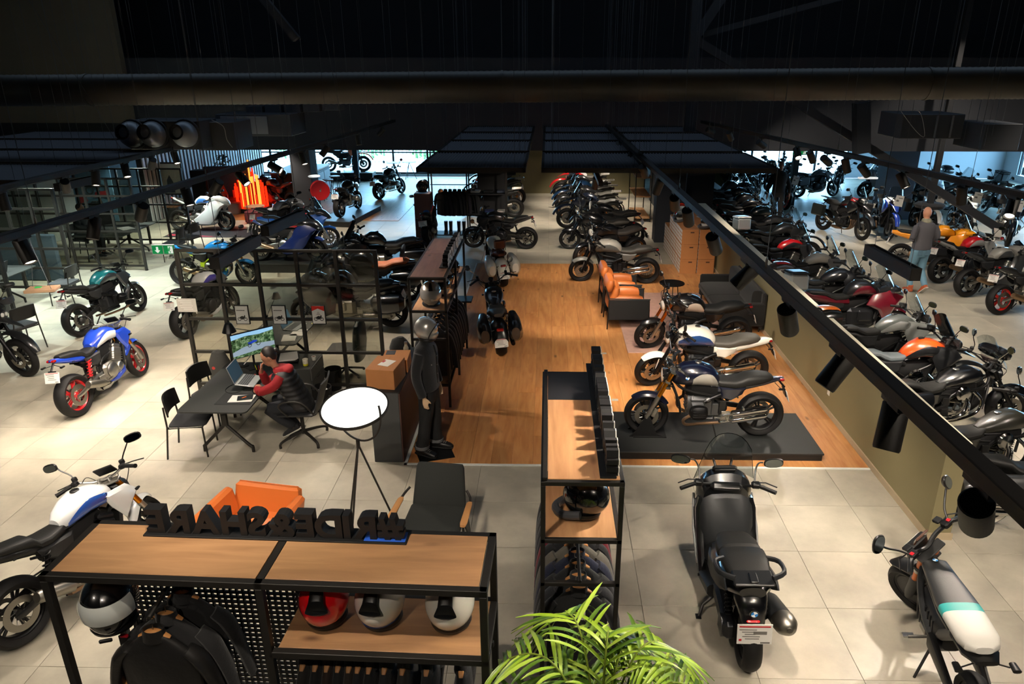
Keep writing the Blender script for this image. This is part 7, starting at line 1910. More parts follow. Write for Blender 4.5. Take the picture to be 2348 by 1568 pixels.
def poster(label,px,col2=None):
 c=atY(px,721,10.22);t=thing('framed_poster',label,'poster',(c.x,10.215,c.z))
 obj('picture_frame',G().box((0,0,0),(.21,.022,.30),.002),BLACK,t)
 obj('print',G().box((0,-.0125,0),(.185,.003,.275)),P('poster_white','#d9dad6',.5),t,ang=0)
 if col2:obj('red_top',G().ext([(-.0925,.1375),(.0925,.1375),(.0925,.06),(0,.10),(-.0925,.06)],-.0160,-.0142),P('poster_red','#cf2a20',.5),t,ang=0)
 g=G()
 for x in(-.045,.045):g.lathe([(.020,-.0165),(.028,-.0165),(.028,-.0142),(.020,-.0142)],18,axis='y',c=(x,0,-.065),close=True)
 g.ext([(-.05,-.065),(-.03,-.03),(.0,-.015),(.03,-.03),(.055,-.06),(.03,-.055),(.0,-.075),(-.03,-.055)],-.0165,-.0142);g.ext([(.02,-.03),(.035,.0),(.05,-.02),(.04,-.035)],-.0165,-.0142)
 obj('printed_motorcycle',g,P('ink_black','#17181a',.5),t,ang=0)
 if not col2:
  g=G()
  for k in range(9):g.box((-.07+k*.014,-.0155,.07),(.009,.002,.013))
  obj('printed_words',g,P('ink_black','#17181a',.5),t,ang=0)
 else:
  g=G()
  for z,w_ in((.05,.01),(.035,.03),(.02,.045),(.005,.06)):
   g.box((0,-.0155,z),(w_,.002,.004))
  obj('printed_tower',g,P('ink_black','#17181a',.5),t,ang=0)
poster('framed poster with a black travel motorcycle drawing, left of three on the glass',556)
poster('framed poster with a black road motorcycle drawing, middle of three on the glass',641)
poster('framed poster with a red top and a motorcycle drawing, right of three on the glass',731,True)
c=atY(428,700,10.22);t=thing('notice_sheet','pale printed notice on the left pane of the glass screen','notice',(c.x,10.225,c.z));obj('sheet',G().box((0,0,0),(.29,.004,.21)),P('notice','#b7b2a8',.6),t)
g=G()
for k in range(6):g.box((random.uniform(-.02,.02),-.003,.07-k*.026),(.2-.03*(k%3),.002,.007))
obj('print',g,PAPER,t,ang=0)
OF='glass office partitions on the left'
glass_screen('tall black framed glass office wall, front row at the left edge',-13.0,-9.94,12.7,2.3,6,5,s=.06)
glass_screen('tall black framed glass office wall, second row',-13.2,-10.5,15.35,2.3,5,5,s=.06)
glass_screen('tall black framed glass office wall, third row',-13.3,-9.86,17.2,2.25,6,5,s=.05)
glass_screen('tall black framed glass office wall, last row beside the slatted wall',-13.0,-10.0,20.0,2.1,5,4,s=.05)
def glass_y(label,x,y0,y1,h,nb,nr,s=.05):
 t=glass_screen(label,0,y1-y0,0,h,nb,nr,s);t.location=(x,(y0+y1)/2,0);t.rotation_euler=(0,0,PI/2);return t
glass_y('black framed glass side wall of the offices along the aisle, near part',-13.4,10.6,12.7,2.3,4,5)
glass_y('black framed glass side wall behind the offices',-13.35,12.8,17.1,2.2,8,4)
desk('office desk behind the front glass wall on the far left',-12.9,-10.4,11.7,12.45)
desk('office desk between the first and second glass walls',-12.4,-10.9,13.3,14.9)
desk('office desk behind the third glass wall with a dark monitor',-11.9,-10.6,17.6,19.4)
for k,(x,y,rz,l_)in enumerate([(-9.9,12.1,PI,'black chair standing before the front glass office wall'),(-9.35,11.95,PI-.4,'black chair under the hanging wooden tray'),(-10.7,13.0,1.2,'black chair at the desk between the glass walls'),(-10.2,14.6,PI,'black chair behind the teal roadster'),(-9.6,18.2,PI,'black chair outside the third glass wall'),(-9.55,18.9,PI-.2,'black chair beside the dark office table'),(-12.6,13.9,0,'black chair deep in the office')]):
 chair(l_,(x,y,0),rz)
laptop('black laptop on the office desk between the glass walls',(-11.3,14.2,.74),PI,'#2a2b2d','#11161c');laptop('dark laptop at the left edge of the front office desk',(-10.7,12.1,.74),-PI/2,'#8f9394','#33454f')
for k,(x,y)in enumerate([(-10.75,12.1),(-11.2,13.8),(-11.6,13.6),(-11.0,18.6)]):
 t=thing('paper_sheet',['white papers on the front office desk','papers on the second office desk near the laptop','papers on the second office desk by the monitor','papers on the third office desk'][k],'paper',(x,y,.742),.3*k);obj('sheet',G().box((0,0,.002),(.3,.42,.004)),PAPER,t)
for k,(x,y,rz)in enumerate([(-11.3,18.2,-.6),(-12.1,13.5,.3)]):
 t=thing('monitor',['dark desktop monitor seen from behind in the third office','monitor with grey back in the second office'][k],'monitor',(x,y,.74),rz);obj('display',G().box((0,0,.34),(.03,.56,.33),.006),BLACK,t);obj('stand',G().tube([(-.03,0,.34),(-.05,0,.01)],.018,8).box((-.04,0,.006),(.16,.2,.012),.003),GREYPL,t)
t=thing('blue_sofa_screen','low blue grey upholstered divider behind the second office','divider',(-12.1,16.3,0));obj('panel',G().box((0,0,.55),(1.5,.12,1.1),.03),P('blue_fabric','#2b3a46',.9),t)
g=G();g.box((-12.65,27.7,1.4),(.15,9.9,2.8));sw=struct('wall_slatted',g,P('slat_backing','#17181b',.9))
SL=P('slat_pale','#b7b4b4',.6)
for i in range(39):obj('slat',lambda:G().box((0,0,1.38),(.04,.12,2.72)),SL,sw,key='slat',ang=0,M=TR(-12.55,22.85+i*.25,0))
t=thing('wall_picture','framed pale drawing leaning before the slatted wall','picture',(atY(386,400,23.8).x,23.82,1.25));obj('picture_frame',G().box((0,0,0),(.95,.04,1.05),.01),BLACK,t);obj('print',G().box((0,-.022,0),(.85,.006,.95)),P('print_pale','#a7a9a0',.7,var=.1,scale=3),t);obj('printed_figure',G().ext([(-.1,-.45),(.14,-.45),(.12,-.1),(.02,.12),(-.08,-.05)],-.027,-.0255),P('print_dark','#39434b',.7),t,ang=0)
#   PLINTHS, MAT, RUG
def plinth(label,x0,x1,y0,y1,h,m=None,rz=0):
 t=thing('display_plinth',label,'plinth',((x0+x1)/2,(y0+y1)/2,0),rz)
 obj('top_board',G().box((0,0,h-.012),(x1-x0,y1-y0,.024),.004),m or P('plinth_top','#202222',.6,var=.08,scale=4),t)
 obj('plinth_base',G().box((0,0,(h-.024)/2),(x1-x0-.03,y1-y0-.03,h-.024)),P('plinth_side','#101111',.6),t);return t
p=at(1410,1040,.12);q=at(1890,1040,.12)
plinth('low black plinth under the midnight blue roadster',p.x-.06,q.x,8.26,9.42,.12)
p=at(583,604,PZ);q=at(765,604,PZ)
plinth('low black plinth under the black and blue sports motorcycle',p.x,q.x,p.y-.05,p.y+1.3,PZ)
t=plinth('long dark plinth under the travel roadster by the left windows',-.55,.55,-1.4,1.4,.18,P('plinth_blue_top','#3c4550',.4));t.location=(STRY.x+.1,STRY.y+.75,0);t.rotation_euler=(0,0,math.radians(-8))
t=plinth('high white stand under the white and orange rally motorcycle',-1.2,1.2,-.35,.35,.35,P('plinth_white','#8d9297',.5));_e=at(797,412);t.location=(_e.x,_e.y,0)
p=at(470,540);t=thing('floor_mat','dark mat with red and blue streaks under the white sports motorcycle','mat',(p.x+.1,p.y+.35,0));obj('mat',G().box((0,0,.004),(2.5,1.2,.006),.002),P('mat_dark','#15161f',.7),t);obj('mat_streak',G().ext([(-1.2,-.4),(.1,-.52),(.3,-.5),(-1.2,-.2)],.0072,.0085,'xy'),P('mat_red','#a52a44',.7),t,ang=0)
RUGM=P('rug_pale_red','#b08a7c',.95,var=.22,scale=9,bump=.4)
t=thing('rug','pale faded red rug under the armchairs and side tables','rug',(2.42,13.75,.0));obj('rug_pile',G().box((0,0,.014),(1.95,3.6,.010),.003),RUGM,t)
g=G();g.box((-8.6,25.6,.004),(7.6,4.6,.012));struct('floor_oak_back',g,PLANK)
#   SEATING
TAN=P('tan_leather','#b0602c',.42,bump=.35,scale=9)
def cushion(g,c,d,R=None,puff=.35):
 g.T=Matrix.Translation(c)@(R or Matrix.Identity(4))
 hx,hy,hz=[k/2 for k in d]
 g.loft([(-hx,0,0,hy*.72,hz*.3,2.6),(-hx*.93,0,0,hy*.93,hz*.72,2.8),(-hx*.6,0,0,hy,hz*.98,3),(0,0,.0,hy*1.0,hz*1.04,3),(hx*.6,0,0,hy,hz*.98,3),(hx*.93,0,0,hy*.93,hz*.72,2.8),(hx,0,0,hy*.72,hz*.3,2.6)],24)
 g.T=None
def sling_chair(label,loc,rz):
 t=thing('armchair',label,'armchair',loc,rz)
 for s in(-1,1):
  obj('leg',lambda s=s:G().tube([(.40,s*.36,0),(.38,s*.36,.60)],.012,8),FRAME,t,key=('slf',s))
  obj('leg',lambda s=s:G().tube([(-.40,s*.36,0),(-.38,s*.36,.62),(-.46,s*.34,.86)],.012,8),FRAME,t,key=('slr',s))
  obj('arm_sling',lambda s=s:G().box((0,s*.365,.40),(.76,.022,.40),.008),P('sling_black','#141516',.8),t,key=('sls',s))
  obj('arm_rail',lambda s=s:G().tube([(.40,s*.36,.60),(-.40,s*.36,.62)],.012,8),FRAME,t,key=('slar',s))
 g=G();cushion(g,(.06,0,.36),(.74,.64,.20),RY(4));obj('seat_cushion',g,TAN,t)
 g=G();cushion(g,(-.28,0,.60),(.46,.66,.18),RY(-74));cushion(g,(-.36,0,.84),(.24,.66,.16),RY(-80));obj('back_cushion',g,TAN,t)
 for s in(-1,1):g=G();cushion(g,(.0,s*.28,.54),(.56,.18,.26));obj('arm_cushion',g,TAN,t)
 obj('sling_base',G().box((0,0,.24),(.74,.70,.02),.004),P('sling_black','#141516',.8),t)
p=at(1385,752);q=at(1482,735)
sling_chair('tan leather armchair with black canvas arm slings, nearer of two',(p.x+.44,p.y+.28,0),.03)
sling_chair('tan leather armchair with black canvas arm slings, farther of two',(p.x+.40,p.y+1.24,0),.03)
def side_table(label,loc,r=.26,h=.5):
 t=thing('side_table',label,'side table',loc)
 obj('table_top',G().lathe([(0,h-.018),(r,h-.018),(r,h),(0,h)],32),BLACK,t)
 for k in range(3):a=2*PI*k/3+.5;obj('leg',G().tube([(math.cos(a)*r*.55,math.sin(a)*r*.55,h-.02),(math.cos(a)*r*.8,math.sin(a)*r*.8,0)],.009,6),FRAME,t)
 obj('leg_ring',G().lathe([(r*.68,.16),(r*.70,.16),(r*.70,.172),(r*.68,.172)],24,close=True),FRAME,t)
p=at(1541,648,.5);side_table('round black side table beyond the black roadster',(p.x,p.y,0))
p=at(1548,690,.42);side_table('lower round black side table half hidden by the black roadster',(p.x,p.y,0),.24,.42)
SOFA=P('sofa_charcoal','#1b1a19',.95,bump=.2,scale=120,sheen=.1)
p=at(1735,742);t=thing('sofa','charcoal two seat sofa against the low olive wall','sofa',(3.70,14.0,0),PI)
obj('seat_cushion',G().loft([(-.92,.06,.38,.40,.08,4),(-.90,.06,.38,.42,.09,4),(-.01,.06,.38,.42,.09,4),(.0,.06,.38,.40,.075,4)],20,axis='y').loft([(.0,.06,.38,.40,.075,4),(.01,.06,.38,.42,.09,4),(.90,.06,.38,.42,.09,4),(.92,.06,.38,.40,.08,4)],20,axis='y'),SOFA,t)
for s in(-1,1):obj('back_cushion',G().loft([(s*.46-.44,-.24,.62,.10,.20,4),(s*.46,-.24,.63,.11,.21,4),(s*.46+.44,-.24,.62,.10,.20,4)],18,axis='y'),SOFA,t)
for s in(-1,1):obj('armrest',G().box((.02,s*.98,.38),(.84,.10,.46),.03),SOFA,t)
obj('back_panel',G().box((-.36,0,.44),(.08,2.04,.72),.03),SOFA,t)
for sx in(-.34,.40):
 for sy in(-.9,.9):obj('leg',G().tube([(sx,sy,0),(sx,sy,.3)],.014,8),FRAME,t)
ORL=P('orange_leather','#c96a2c',.40,bump=.08,scale=30)
t=thing('armchair','orange leather armchair with splayed arms behind the front rack','armchair',(-2.98,6.12,0),math.radians(-100));t.scale=(.84,)*3
g=G();g.loft([(-.40,0,.40,.34,.03,4),(-.38,0,.40,.38,.09,4),(.36,0,.40,.38,.09,4),(.40,0,.40,.34,.03,4)],20);obj('seat_cushion',g,ORL,t)
g=G();g.T=TR(-.40,0,.30)@RY(-14);g.loft([(.0,0,0,.07,.42,6),(.25,0,0,.075,.44,6),(.47,0,0,.07,.43,6),(.50,0,0,.03,.40,5)],22,axis='z');g.T=None;obj('backrest',g,ORL,t)
for s in(-1,1):
 g=G();g.T=TR(.0,s*.40,.30)@RX(-s*12);g.loft([(.0,-.02,0,.38,.065,6),(.24,-.02,0,.40,.07,6),(.43,-.04,0,.385,.065,6),(.47,-.04,0,.36,.03,5)],22,axis='z');g.T=None;obj('armrest',g,ORL,t)
for sx in(-1,1):
 for sy in(-1,1):obj('leg',G().tube([(sx*.3,sy*.3,.32),(sx*.34,sy*.34,0)],.014,8),FRAME,t)
obj('back_seam',G().tube([(-.53,-.40,.79),(-.53,.40,.79)],.005,5),ORL,t)
DKF=P('armchair_charcoal','#232523',.9,bump=.15,scale=120)
t=thing('armchair','charcoal upholstered armchair with oak arms beside the round floor lamp','armchair',(-1.14,6.20,0),math.radians(-96))
g=G();g.T=TR(.04,0,.40)@RY(6);g.loft([(-.34,0,0,.27,.05,5),(-.30,0,0,.29,.065,5),(.28,0,0,.30,.065,5),(.34,0,0,.28,.05,5)],20);g.T=None;obj('seat_cushion',g,DKF,t)
g=G();g.T=TR(-.30,0,.42)@RY(-17);g.loft([(.0,0,0,.055,.28,5),(.05,0,0,.06,.28,5),(.44,0,0,.058,.25,5),(.48,0,0,.035,.235,5)],20,axis='z');g.T=None;obj('backrest',g,DKF,t)
OAKA=P('oak_arm','#bb8550',.45,var=.1,stretch=(2,10,10))
for s in(-1,1):
 obj('armrest',G().loft([(-.18,s*.36,.60,.022,.012,3),(-.14,s*.36,.605,.032,.014,3),(.18,s*.37,.60,.036,.014,3),(.23,s*.37,.598,.026,.012,3)],14),OAKA,t)
 obj('arm_frame',G().curve([(-.30,s*.30,.66),(-.20,s*.36,.60),(.18,s*.37,.585),(.21,s*.37,.50),(.20,s*.33,.30)],.013,8,4),FRAME,t)
 obj('leg',G().ext([(-.34,.34),(-.16,.34),(-.42,.0),(-.45,.0)],s*.29-.01,s*.29+.01),BLACK,t);obj('leg',G().ext([(.14,.34),(.30,.34),(.36,.0),(.33,.0)],s*.29-.01,s*.29+.01),BLACK,t)
dc=at(813,934,1.72);dn=Vector((0,0,0))
t=thing('floor_lamp','tall black tripod floor lamp with a tilted glowing white disc','floor lamp',(dc.x+.10,dc.y-.02,0))
O_=Vector(t.location)
cc=dc-O_;rad=.315
Rm=Matrix.Translation(cc)@RZ(8)@RX(12)@RY(-3)
obj('reflector_rim',G().lathe([(rad-.004,-.012),(rad+.012,-.014),(rad+.016,.0),(rad+.012,.012),(rad-.004,.010)],56,close=True),FRAME,t,M=Rm)
obj('glowing_disc',G().lathe([(0,-.010),(rad,-.008),(rad,.004),(0,.007)],56),P('disc_glow','#f6f6f2',.5,emit=1.15,ecol='#f8f8f4'),t,M=Rm)
g=G();g.tube([(rad*1.04*math.cos(a),0.0,-rad*1.10*math.sin(a))for a in[PI*k/22 for k in range(-2,24)]],.010,8);yk=obj('yoke',g,FRAME,t,M=Matrix.Translation(cc)@RZ(-30))
hub=cc+Vector((0,0,-rad*1.10));obj('hub',G().tube([hub+Vector((0,0,.0)),hub+Vector((0,0,-.09))],.020,10),FRAME,t)
for k,a in enumerate((12,135,255)):
 a=math.radians(a);obj('leg',G().tube([hub+Vector((0,0,-.05)),(hub.x+math.cos(a)*.42,hub.y+math.sin(a)*.42,.0)],.0105,8),FRAME,t)
 #   COUNTER WITH BOXES, MANNEQUIN
p=at(862,1062);q=at(920,1062)
t=thing('counter','dark grey counter with rust brown side beside the mannequin','counter',((p.x+q.x)/2,p.y+.78,0))
hw=(q.x-p.x)/2+.02;chh=.98
obj('counter_body',G().box((0,0,chh/2),(hw*2,1.5,chh),.006),P('counter_grey','#3d3f40',.6),t);obj('side_panel',G().box((hw+.008,0,chh/2),(.016,1.5,chh-.02),.002),P('counter_rust','#4a3029',.6,var=.08),t)
obj('counter_top',G().box((0,0,chh+.008),(hw*2+.03,1.53,.016),.003),P('counter_top','#1c1e20',.5),t)
cx_,cy_=(p.x+q.x)/2,p.y
t=thing('cardboard_box','brown cardboard box with a white label, nearest on the counter','box',(cx_-.02,cy_+.33,chh+.016),-.12)
obj('box_body',G().box((0,0,.13),(.36,.46,.26),.004),CARD,t);obj('label',G().box((.02,-.0,.262),(.15,.20,.003),0,R=-.25),PAPER,t);obj('label_print',G().box((-.03,.04,.2645),(.03,.06,.002),0,R=-.25),P('plate_red','#b3262a',.5),t)
obj('box_seam',G().box((0,.0,.2605),(.004,.46,.002)),P('tape','#8d5c34',.6),t)
t=thing('cardboard_box','flat brown cardboard box with a dark sticker behind the labelled one','box',(cx_+.02,cy_+.80,chh+.016),.05)
obj('box_body',G().box((0,0,.09),(.34,.36,.18),.004),CARD,t);obj('sticker',G().box((-.08,.08,.182),(.12,.14,.003)),P('sticker_dark','#3b3d3f',.6),t)
t=thing('bottle','patterned steel drinking bottle standing behind the flat box','bottle',(cx_+.10,cy_+1.08,chh+.016));obj('bottle_body',G().lathe([(0,0),(.034,0),(.036,.02),(.036,.17),(.02,.21),(.02,.23),(0,.23)],20),P('bottle_pattern','#a39c86',.35,var=.5,scale=40),t);obj('bottle_cap',G().lathe([(0,.23),(.021,.23),(.021,.26),(0,.26)],16),STEEL,t)
t=thing('black_bag','crumpled black bag at the far end of the counter','bag',(cx_-.04,cy_+1.32,chh+.016));obj('bag_body',G().loft([(0,0,0,.14,.12),(.10,.01,0,.15,.12),(.2,0,0,.10,.07),(.24,.02,0,.04,.03)],14,axis='z'),CLOTH,t)
#  ---- bodies : one closed surface each, grown from limbs with a voxel remesh
def body_mesh(name,g,mat,parent,vox=.010,M=None,smoothit=6):
 o=obj(name,g,mat,parent,M=M,ang=0)
 md=o.modifiers.new('skin','REMESH');md.mode='VOXEL';md.voxel_size=vox;md.use_smooth_shade=True
 sm=o.modifiers.new('relax','SMOOTH');sm.iterations=smoothit;sm.factor=.5
 return o
def limb(g,pts,rs,n=14):g.curve(pts,rs,n,4)
def torso(g,secs):g.loft(secs,24,axis='z')
def head_g(g,c,R,hs=1.0):
 g.T=Matrix.Translation(c)@R@Matrix.Scale(hs,4)
 g.sph((0,0,.02),(.098,.078,.115),20,14);g.sph((.03,0,-.045),(.066,.058,.075),16,10);g.sph((.062,0,-.085),(.028,.034,.022),12,8)
 g.loft([(.075,0,.02,.009,.012),(.100,0,-.012,.013,.014),(.112,0,-.026,.014,.010),(.098,0,-.036,.016,.008)],10)
 for s in(-1,1):g.sph((-.005,s*.078,-.005),(.018,.011,.03),10,8);g.sph((.075,s*.032,.026),(.022,.024,.010),10,6)
 g.sph((.090,0,-.062),(.012,.024,.010),10,6);g.T=None
def face_bits(t,c,R,hs=1.0,brow='#1c1512',lips='#8a4a42'):
 M=Matrix.Translation(c)@R@Matrix.Scale(hs,4)
 for s in(-1,1):
  obj('eye',G().sph((.086,s*.032,.010),(.009,.013,.0065),10,6),P('eye_dark','#2a211d',.2),t,M=M)
  obj('eyebrow',G().curve([(.092,s*.016,.030),(.092,s*.032,.034),(.082,s*.050,.028)],.0035,6,3),P('brow_'+brow.strip('#'),brow,.8),t,M=M)
 obj('lips',G().loft([(-.022,.096,-.060,.004,.003),(0,.1035,-.060,.006,.005),(.022,.096,-.060,.004,.003)],8,axis='y'),P('lips_'+lips.strip('#'),lips,.5),t,M=M)
def hand_g(g,M,curl=.5,s=1,spread=1.0):
 g.T=M
 g.loft([(-.015,0,0,.024,.019),(.01,0,0,.032,.017),(.05,0,0,.041,.015),(.085,0,0,.042,.013),(.095,0,0,.036,.010)],14)
 for k,(y,L_)in enumerate(((.030,.074),(.010,.084),(-.010,.078),(-.030,.060))):
  y*=s;a=curl
  p0=Vector((.080,y,0));d=Vector((1,(y*1.2)*spread,0)).normalized()
  p1=p0+Matrix.Rotation(a*.5,4,'Y')@d*(L_*.45);p2=p1+Matrix.Rotation(a*1.2,4,'Y')@d*(L_*.32);p3=p2+Matrix.Rotation(a*1.8,4,'Y')@d*(L_*.23)
  g.tube([p0-d*.02,p0,p1,p2,p3],[.0095,.0095,.0088,.0078,.0062],10)
 g.tube([(.012,.022*s,-.002),(.035,.046*s,-.008),(.058,.060*s,-.014),(.078,.066*s,-.020)],[.013,.0125,.0105,.008],10)
 g.T=None
def frameM(o,xdir,zdir):
 x=Vector(xdir).normalized();z=Vector(zdir);z=(z-x*z.dot(x)).normalized();y=z.cross(x)
 return Matrix(((x.x,y.x,z.x,o[0]),(x.y,y.y,z.y,o[1]),(x.z,y.z,z.z,o[2]),(0,0,0,1)))
def shoe(t,M,mat,sole=None,high=False):
 g=G();g.loft([(-.085,0,.045,.022,.03,2.6),(-.07,0,.05,.036,.045,2.6),(0,0,.055,.040,.052,2.6),(.08,0,.042,.046,.036,2.6),(.15,0,.034,.047,.027,2.6),(.185,0,.026,.03,.016,2.4)],16)
 if high:g.tube([(-.035,0,.06),(-.04,0,.15)],[.042,.045],14)
 s_=obj('shoe',g,mat,t,M=M)
 obj('shoe_sole',G().loft([(-.095,0,.011,.026,.011,4),(-.06,0,.011,.042,.011,4),(.03,0,.011,.042,.011,4),(.12,0,.011,.052,.011,4),(.195,0,.012,.028,.010,4)],16),sole or P('sole_white','#b9b6ae',.7),s_)
 g=G()
 for k in range(5):g.tube([(.02+k*.022,-.022,.103-k*.007-.004),(.02+k*.022,.022,.103-k*.007-.004)],.0035,5)
 obj('shoe_lace',g,P('lace','#8f8c85',.8),s_)
BLKD=P('black_denim','#0e0f11',.85,bump=.3,scale=80);JKT=P('jacket_ink','#0b0c10',.9,bump=.3,scale=60,sheen=.15)
MANN=P('mannequin_skin','#c4a584',.5)
#  ---- mannequin (faces right and slightly away)
base=at(987,1044);rzm=math.radians(-15)
t=thing('mannequin','mannequin in a black jacket, black jeans and boots with a silver open helmet','mannequin',(-1.50,8.42,0),rzm)
g=G()
torso(g,[(.90,0,0,.10,.155,2.3),(1.0,0,0,.10,.155),(1.12,0,0,.09,.14),(1.28,0,0,.105,.165),(1.42,0,0,.10,.185),(1.50,-.01,0,.075,.16),(1.545,-.01,0,.05,.07)])
limb(g,[(-.01,0,1.50),(.0,0,1.58),(.02,0,1.66)],[.058,.05,.052])
for s in(-1,1):
 limb(g,[(0,s*.085,.93),(.01,s*.10,.70),(.01+.02*s,s*.11,.50),(-.01+.03*s,s*.12,.28),(-.02+.05*s,s*.12,.09)],[.09,.082,.058,.054,.042])
 limb(g,[(-.01,s*.17,1.45),(-.02,s*.215,1.28),(-.01,s*.235,1.13),(.05,s*.235,.90)],[.055,.048,.04,.028])
 hand_g(g,frameM((.055,s*.235,.885),(.12,0,-1),(0,s,0)),.25,1)
head_g(g,Vector((.03,0,1.72)),Matrix.Identity(4))
body_mesh('mannequin_body',g,MANN,t,.009)
g=G();torso(g,[(.93,0,0,.135,.185,2.6),(.945,0,0,.14,.195),(1.05,0,0,.13,.185),(1.18,0,0,.122,.175),(1.32,0,0,.13,.195),(1.44,-.005,0,.125,.205),(1.51,-.01,0,.10,.175),(1.555,0,0,.075,.10),(1.60,.01,0,.070,.078)])
for s in(-1,1):limb(g,[(-.01,s*.17,1.45),(-.03,s*.235,1.28),(-.02,s*.265,1.13),(.045,s*.255,.91)],[.075,.068,.062,.055])
body_mesh('jacket',g,JKT,t,.011)
g=G();g.tube([(.125,.015,.96),(.13,.015,1.2),(.132,.015,1.40),(.10,.01,1.52)],.007,6);obj('jacket_placket',g,BLACK,t)
g=G()
for z in(1.02,1.14,1.26,1.38):g.sph((.138,.012,z),.008,8,6)
g.sph((.118,-.11,1.30),.008,8,6);obj('jacket_button',g,STEEL,t)
g=G();torso(g,[(.74,0,0,.09,.15,2.5),(.90,0,0,.12,.175,2.5),(1.0,0,0,.115,.165,2.5)])
for s in(-1,1):limb(g,[(0,s*.085,.92),(.01,s*.10,.70),(.01+.02*s,s*.11,.50),(-.01+.03*s,s*.12,.28),(-.02+.05*s,s*.12,.13)],[.105,.098,.082,.082,.085])
body_mesh('jeans',g,BLKD,t,.011)
for s in(-1,1):obj('turn_up',G().lathe([(.086,.115),(.092,.115),(.094,.155),(.088,.16)],20,c=(-.02+.05*s,s*.12,0),close=True),P('turnup_grey','#5b5c5e',.8),t);shoe(t,TR(-.02+.05*s,s*.12,.014)@RZ(s*10)@Matrix.Scale(1.12,4),P('boot_black','#0f0f10',.45),P('boot_sole','#0b0b0b',.6),True)
obj('base_plate',G().box((0.04,0,.006),(.46,.46,.012),.002,R=.6),BLACK,t)
hm=helmet('silver open face helmet worn by the mannequin',(0,0,0),0,'#a9a7a2','open',chromed=True,scale=1.18)
hw_=Matrix.Translation((-1.50,8.42,0))@Matrix.Rotation(rzm,4,'Z')@Vector((.018,0,1.575));hm.location=hw_;hm.rotation_euler=(0,0,rzm)
#  ---- seated woman : local frame, faces +x, seat height .47
t=thing('person','woman in a black padded vest and red hoodie seated at the long desk','person',(-3.30,8.72,0),PI+.12)
sk=P('skin_woman','#a8745a',.5,var=.05)
lean_=.30
def LP(x,y,z):return Vector((x,y,z))
g=G()
torso(g,[(.50,-.05,0,.12,.16,2.3),(.60,.0,0,.11,.15),(.72,.05,0,.095,.135),(.86,.11,0,.10,.15),(.98,.16,0,.09,.165),(1.04,.18,0,.06,.13),(1.07,.195,0,.045,.06)])
limb(g,[(.19,0,1.03),(.24,0,1.10),(.27,-.005,1.16)],[.052,.046,.046])
hdc=Vector((.30,-.02,1.215));hdR=RZ(12)@RY(28)@RX(8)
head_g(g,hdc,hdR,.98)
eR=LP(.42,-.16,.80);eL=LP(.42,.16,.80)
wR=LP(.43,-.02,1.03)
limb(g,[(.15,-.16,1.0),(.24,-.21,.89),eR],[.05,.045,.038]);limb(g,[eR,(.44,-.10,.90),wR],[.038,.034,.027])
limb(g,[(.15,.16,1.0),(.24,.22,.89),eL],[.05,.045,.038]);limb(g,[eL,(.50,.08,.785),(.52,-.03,.78)],[.038,.034,.027])
hand_g(g,frameM(wR+Vector((-.005,.0,.01)),(-.25,-.05,1),(1,0,.2)),1.3,-1)
hand_g(g,frameM((.52,-.04,.78),(.15,-1,-.02),(0,0,1)),.8,-1)
for s in(-1,1):
 if s>0:limb(g,[(-.05,.09,.53),(.18,.11,.55),(.36,.12,.54)],[.088,.08,.06]);limb(g,[(.36,.12,.54),(.22,.08,.36),(.10,.0,.20)],[.06,.055,.038])
 else:limb(g,[(-.05,-.09,.53),(.18,-.12,.55),(.35,-.14,.53)],[.088,.08,.06]);limb(g,[(.35,-.14,.53),(.20,-.10,.34),(.05,-.05,.16)],[.06,.055,.038])
body_mesh('body',g,sk,t,.009)
face_bits(t,hdc,hdR,.98)
HAIR=P('hair_dark','#17100d',.45)
g=G();g.T=Matrix.Translation(hdc)@hdR;g.sph((-.022,0,.035),(.098,.082,.112),20,12);g.sph((-.118,0,.035),(.034,.036,.034),12,8);g.T=None;obj('hair',g,HAIR,t)
obj('earring',G().sph((0,0,0),.005,8,6),ALU,t,M=Matrix.Translation(hdc)@hdR@TR(-.005,.088,-.03))
RED=P('hoodie_red','#8a1219',.85,bump=.25,scale=40)
g=G()
for s,e,w_ in((-1,eR,wR),(1,eL,LP(.52,-.0,.785))):limb(g,[(.15,s*.15,1.0),(.23,s*.21,.90),e],[.068,.066,.058]);limb(g,[e,(e+w_)/2,w_+(e-w_)*.12],[.057,.054,.042])
g.loft([(1.0,.155,0,.10,.13,2.3),(1.05,.165,0,.105,.12),(1.09,.17,0,.085,.10),(1.10,.17,0,.06,.08)],20,axis='z')
g.sph((.09,0,1.05),(.085,.115,.06),16,10)
body_mesh('hoodie',g,RED,t,.010)
g=G();torso(g,[(.50,-.06,0,.15,.20,2.5),(.60,-.02,0,.155,.205),(.72,.03,0,.145,.195),(.86,.09,0,.145,.20),(.96,.13,0,.13,.20),(1.02,.14,0,.11,.165),(1.055,.14,0,.09,.12)])
for k in range(7):
 z=.55+k*.068;x=-.04+k*.03;g.loft([(z-.024,x,0,.148,.198,2.5),(z,x,0,.16,.21,2.5),(z+.024,x,0,.148,.198,2.5)],24,axis='z')
body_mesh('padded_vest',g,P('vest_black','#121215',.55,bump=.15,scale=20),t,.010,smoothit=2)
g=G();torso(g,[(.48,-.06,0,.13,.17,2.5),(.58,-.03,0,.13,.17,2.5)])
limb(g,[(-.05,.09,.53),(.18,.11,.55),(.37,.12,.54)],[.105,.094,.074]);limb(g,[(.37,.12,.54),(.22,.08,.36),(.11,.01,.22)],[.074,.07,.058])
limb(g,[(-.05,-.09,.53),(.18,-.12,.55),(.36,-.14,.53)],[.105,.094,.074]);limb(g,[(.36,-.14,.53),(.20,-.10,.34),(.07,-.05,.19)],[.074,.07,.058])
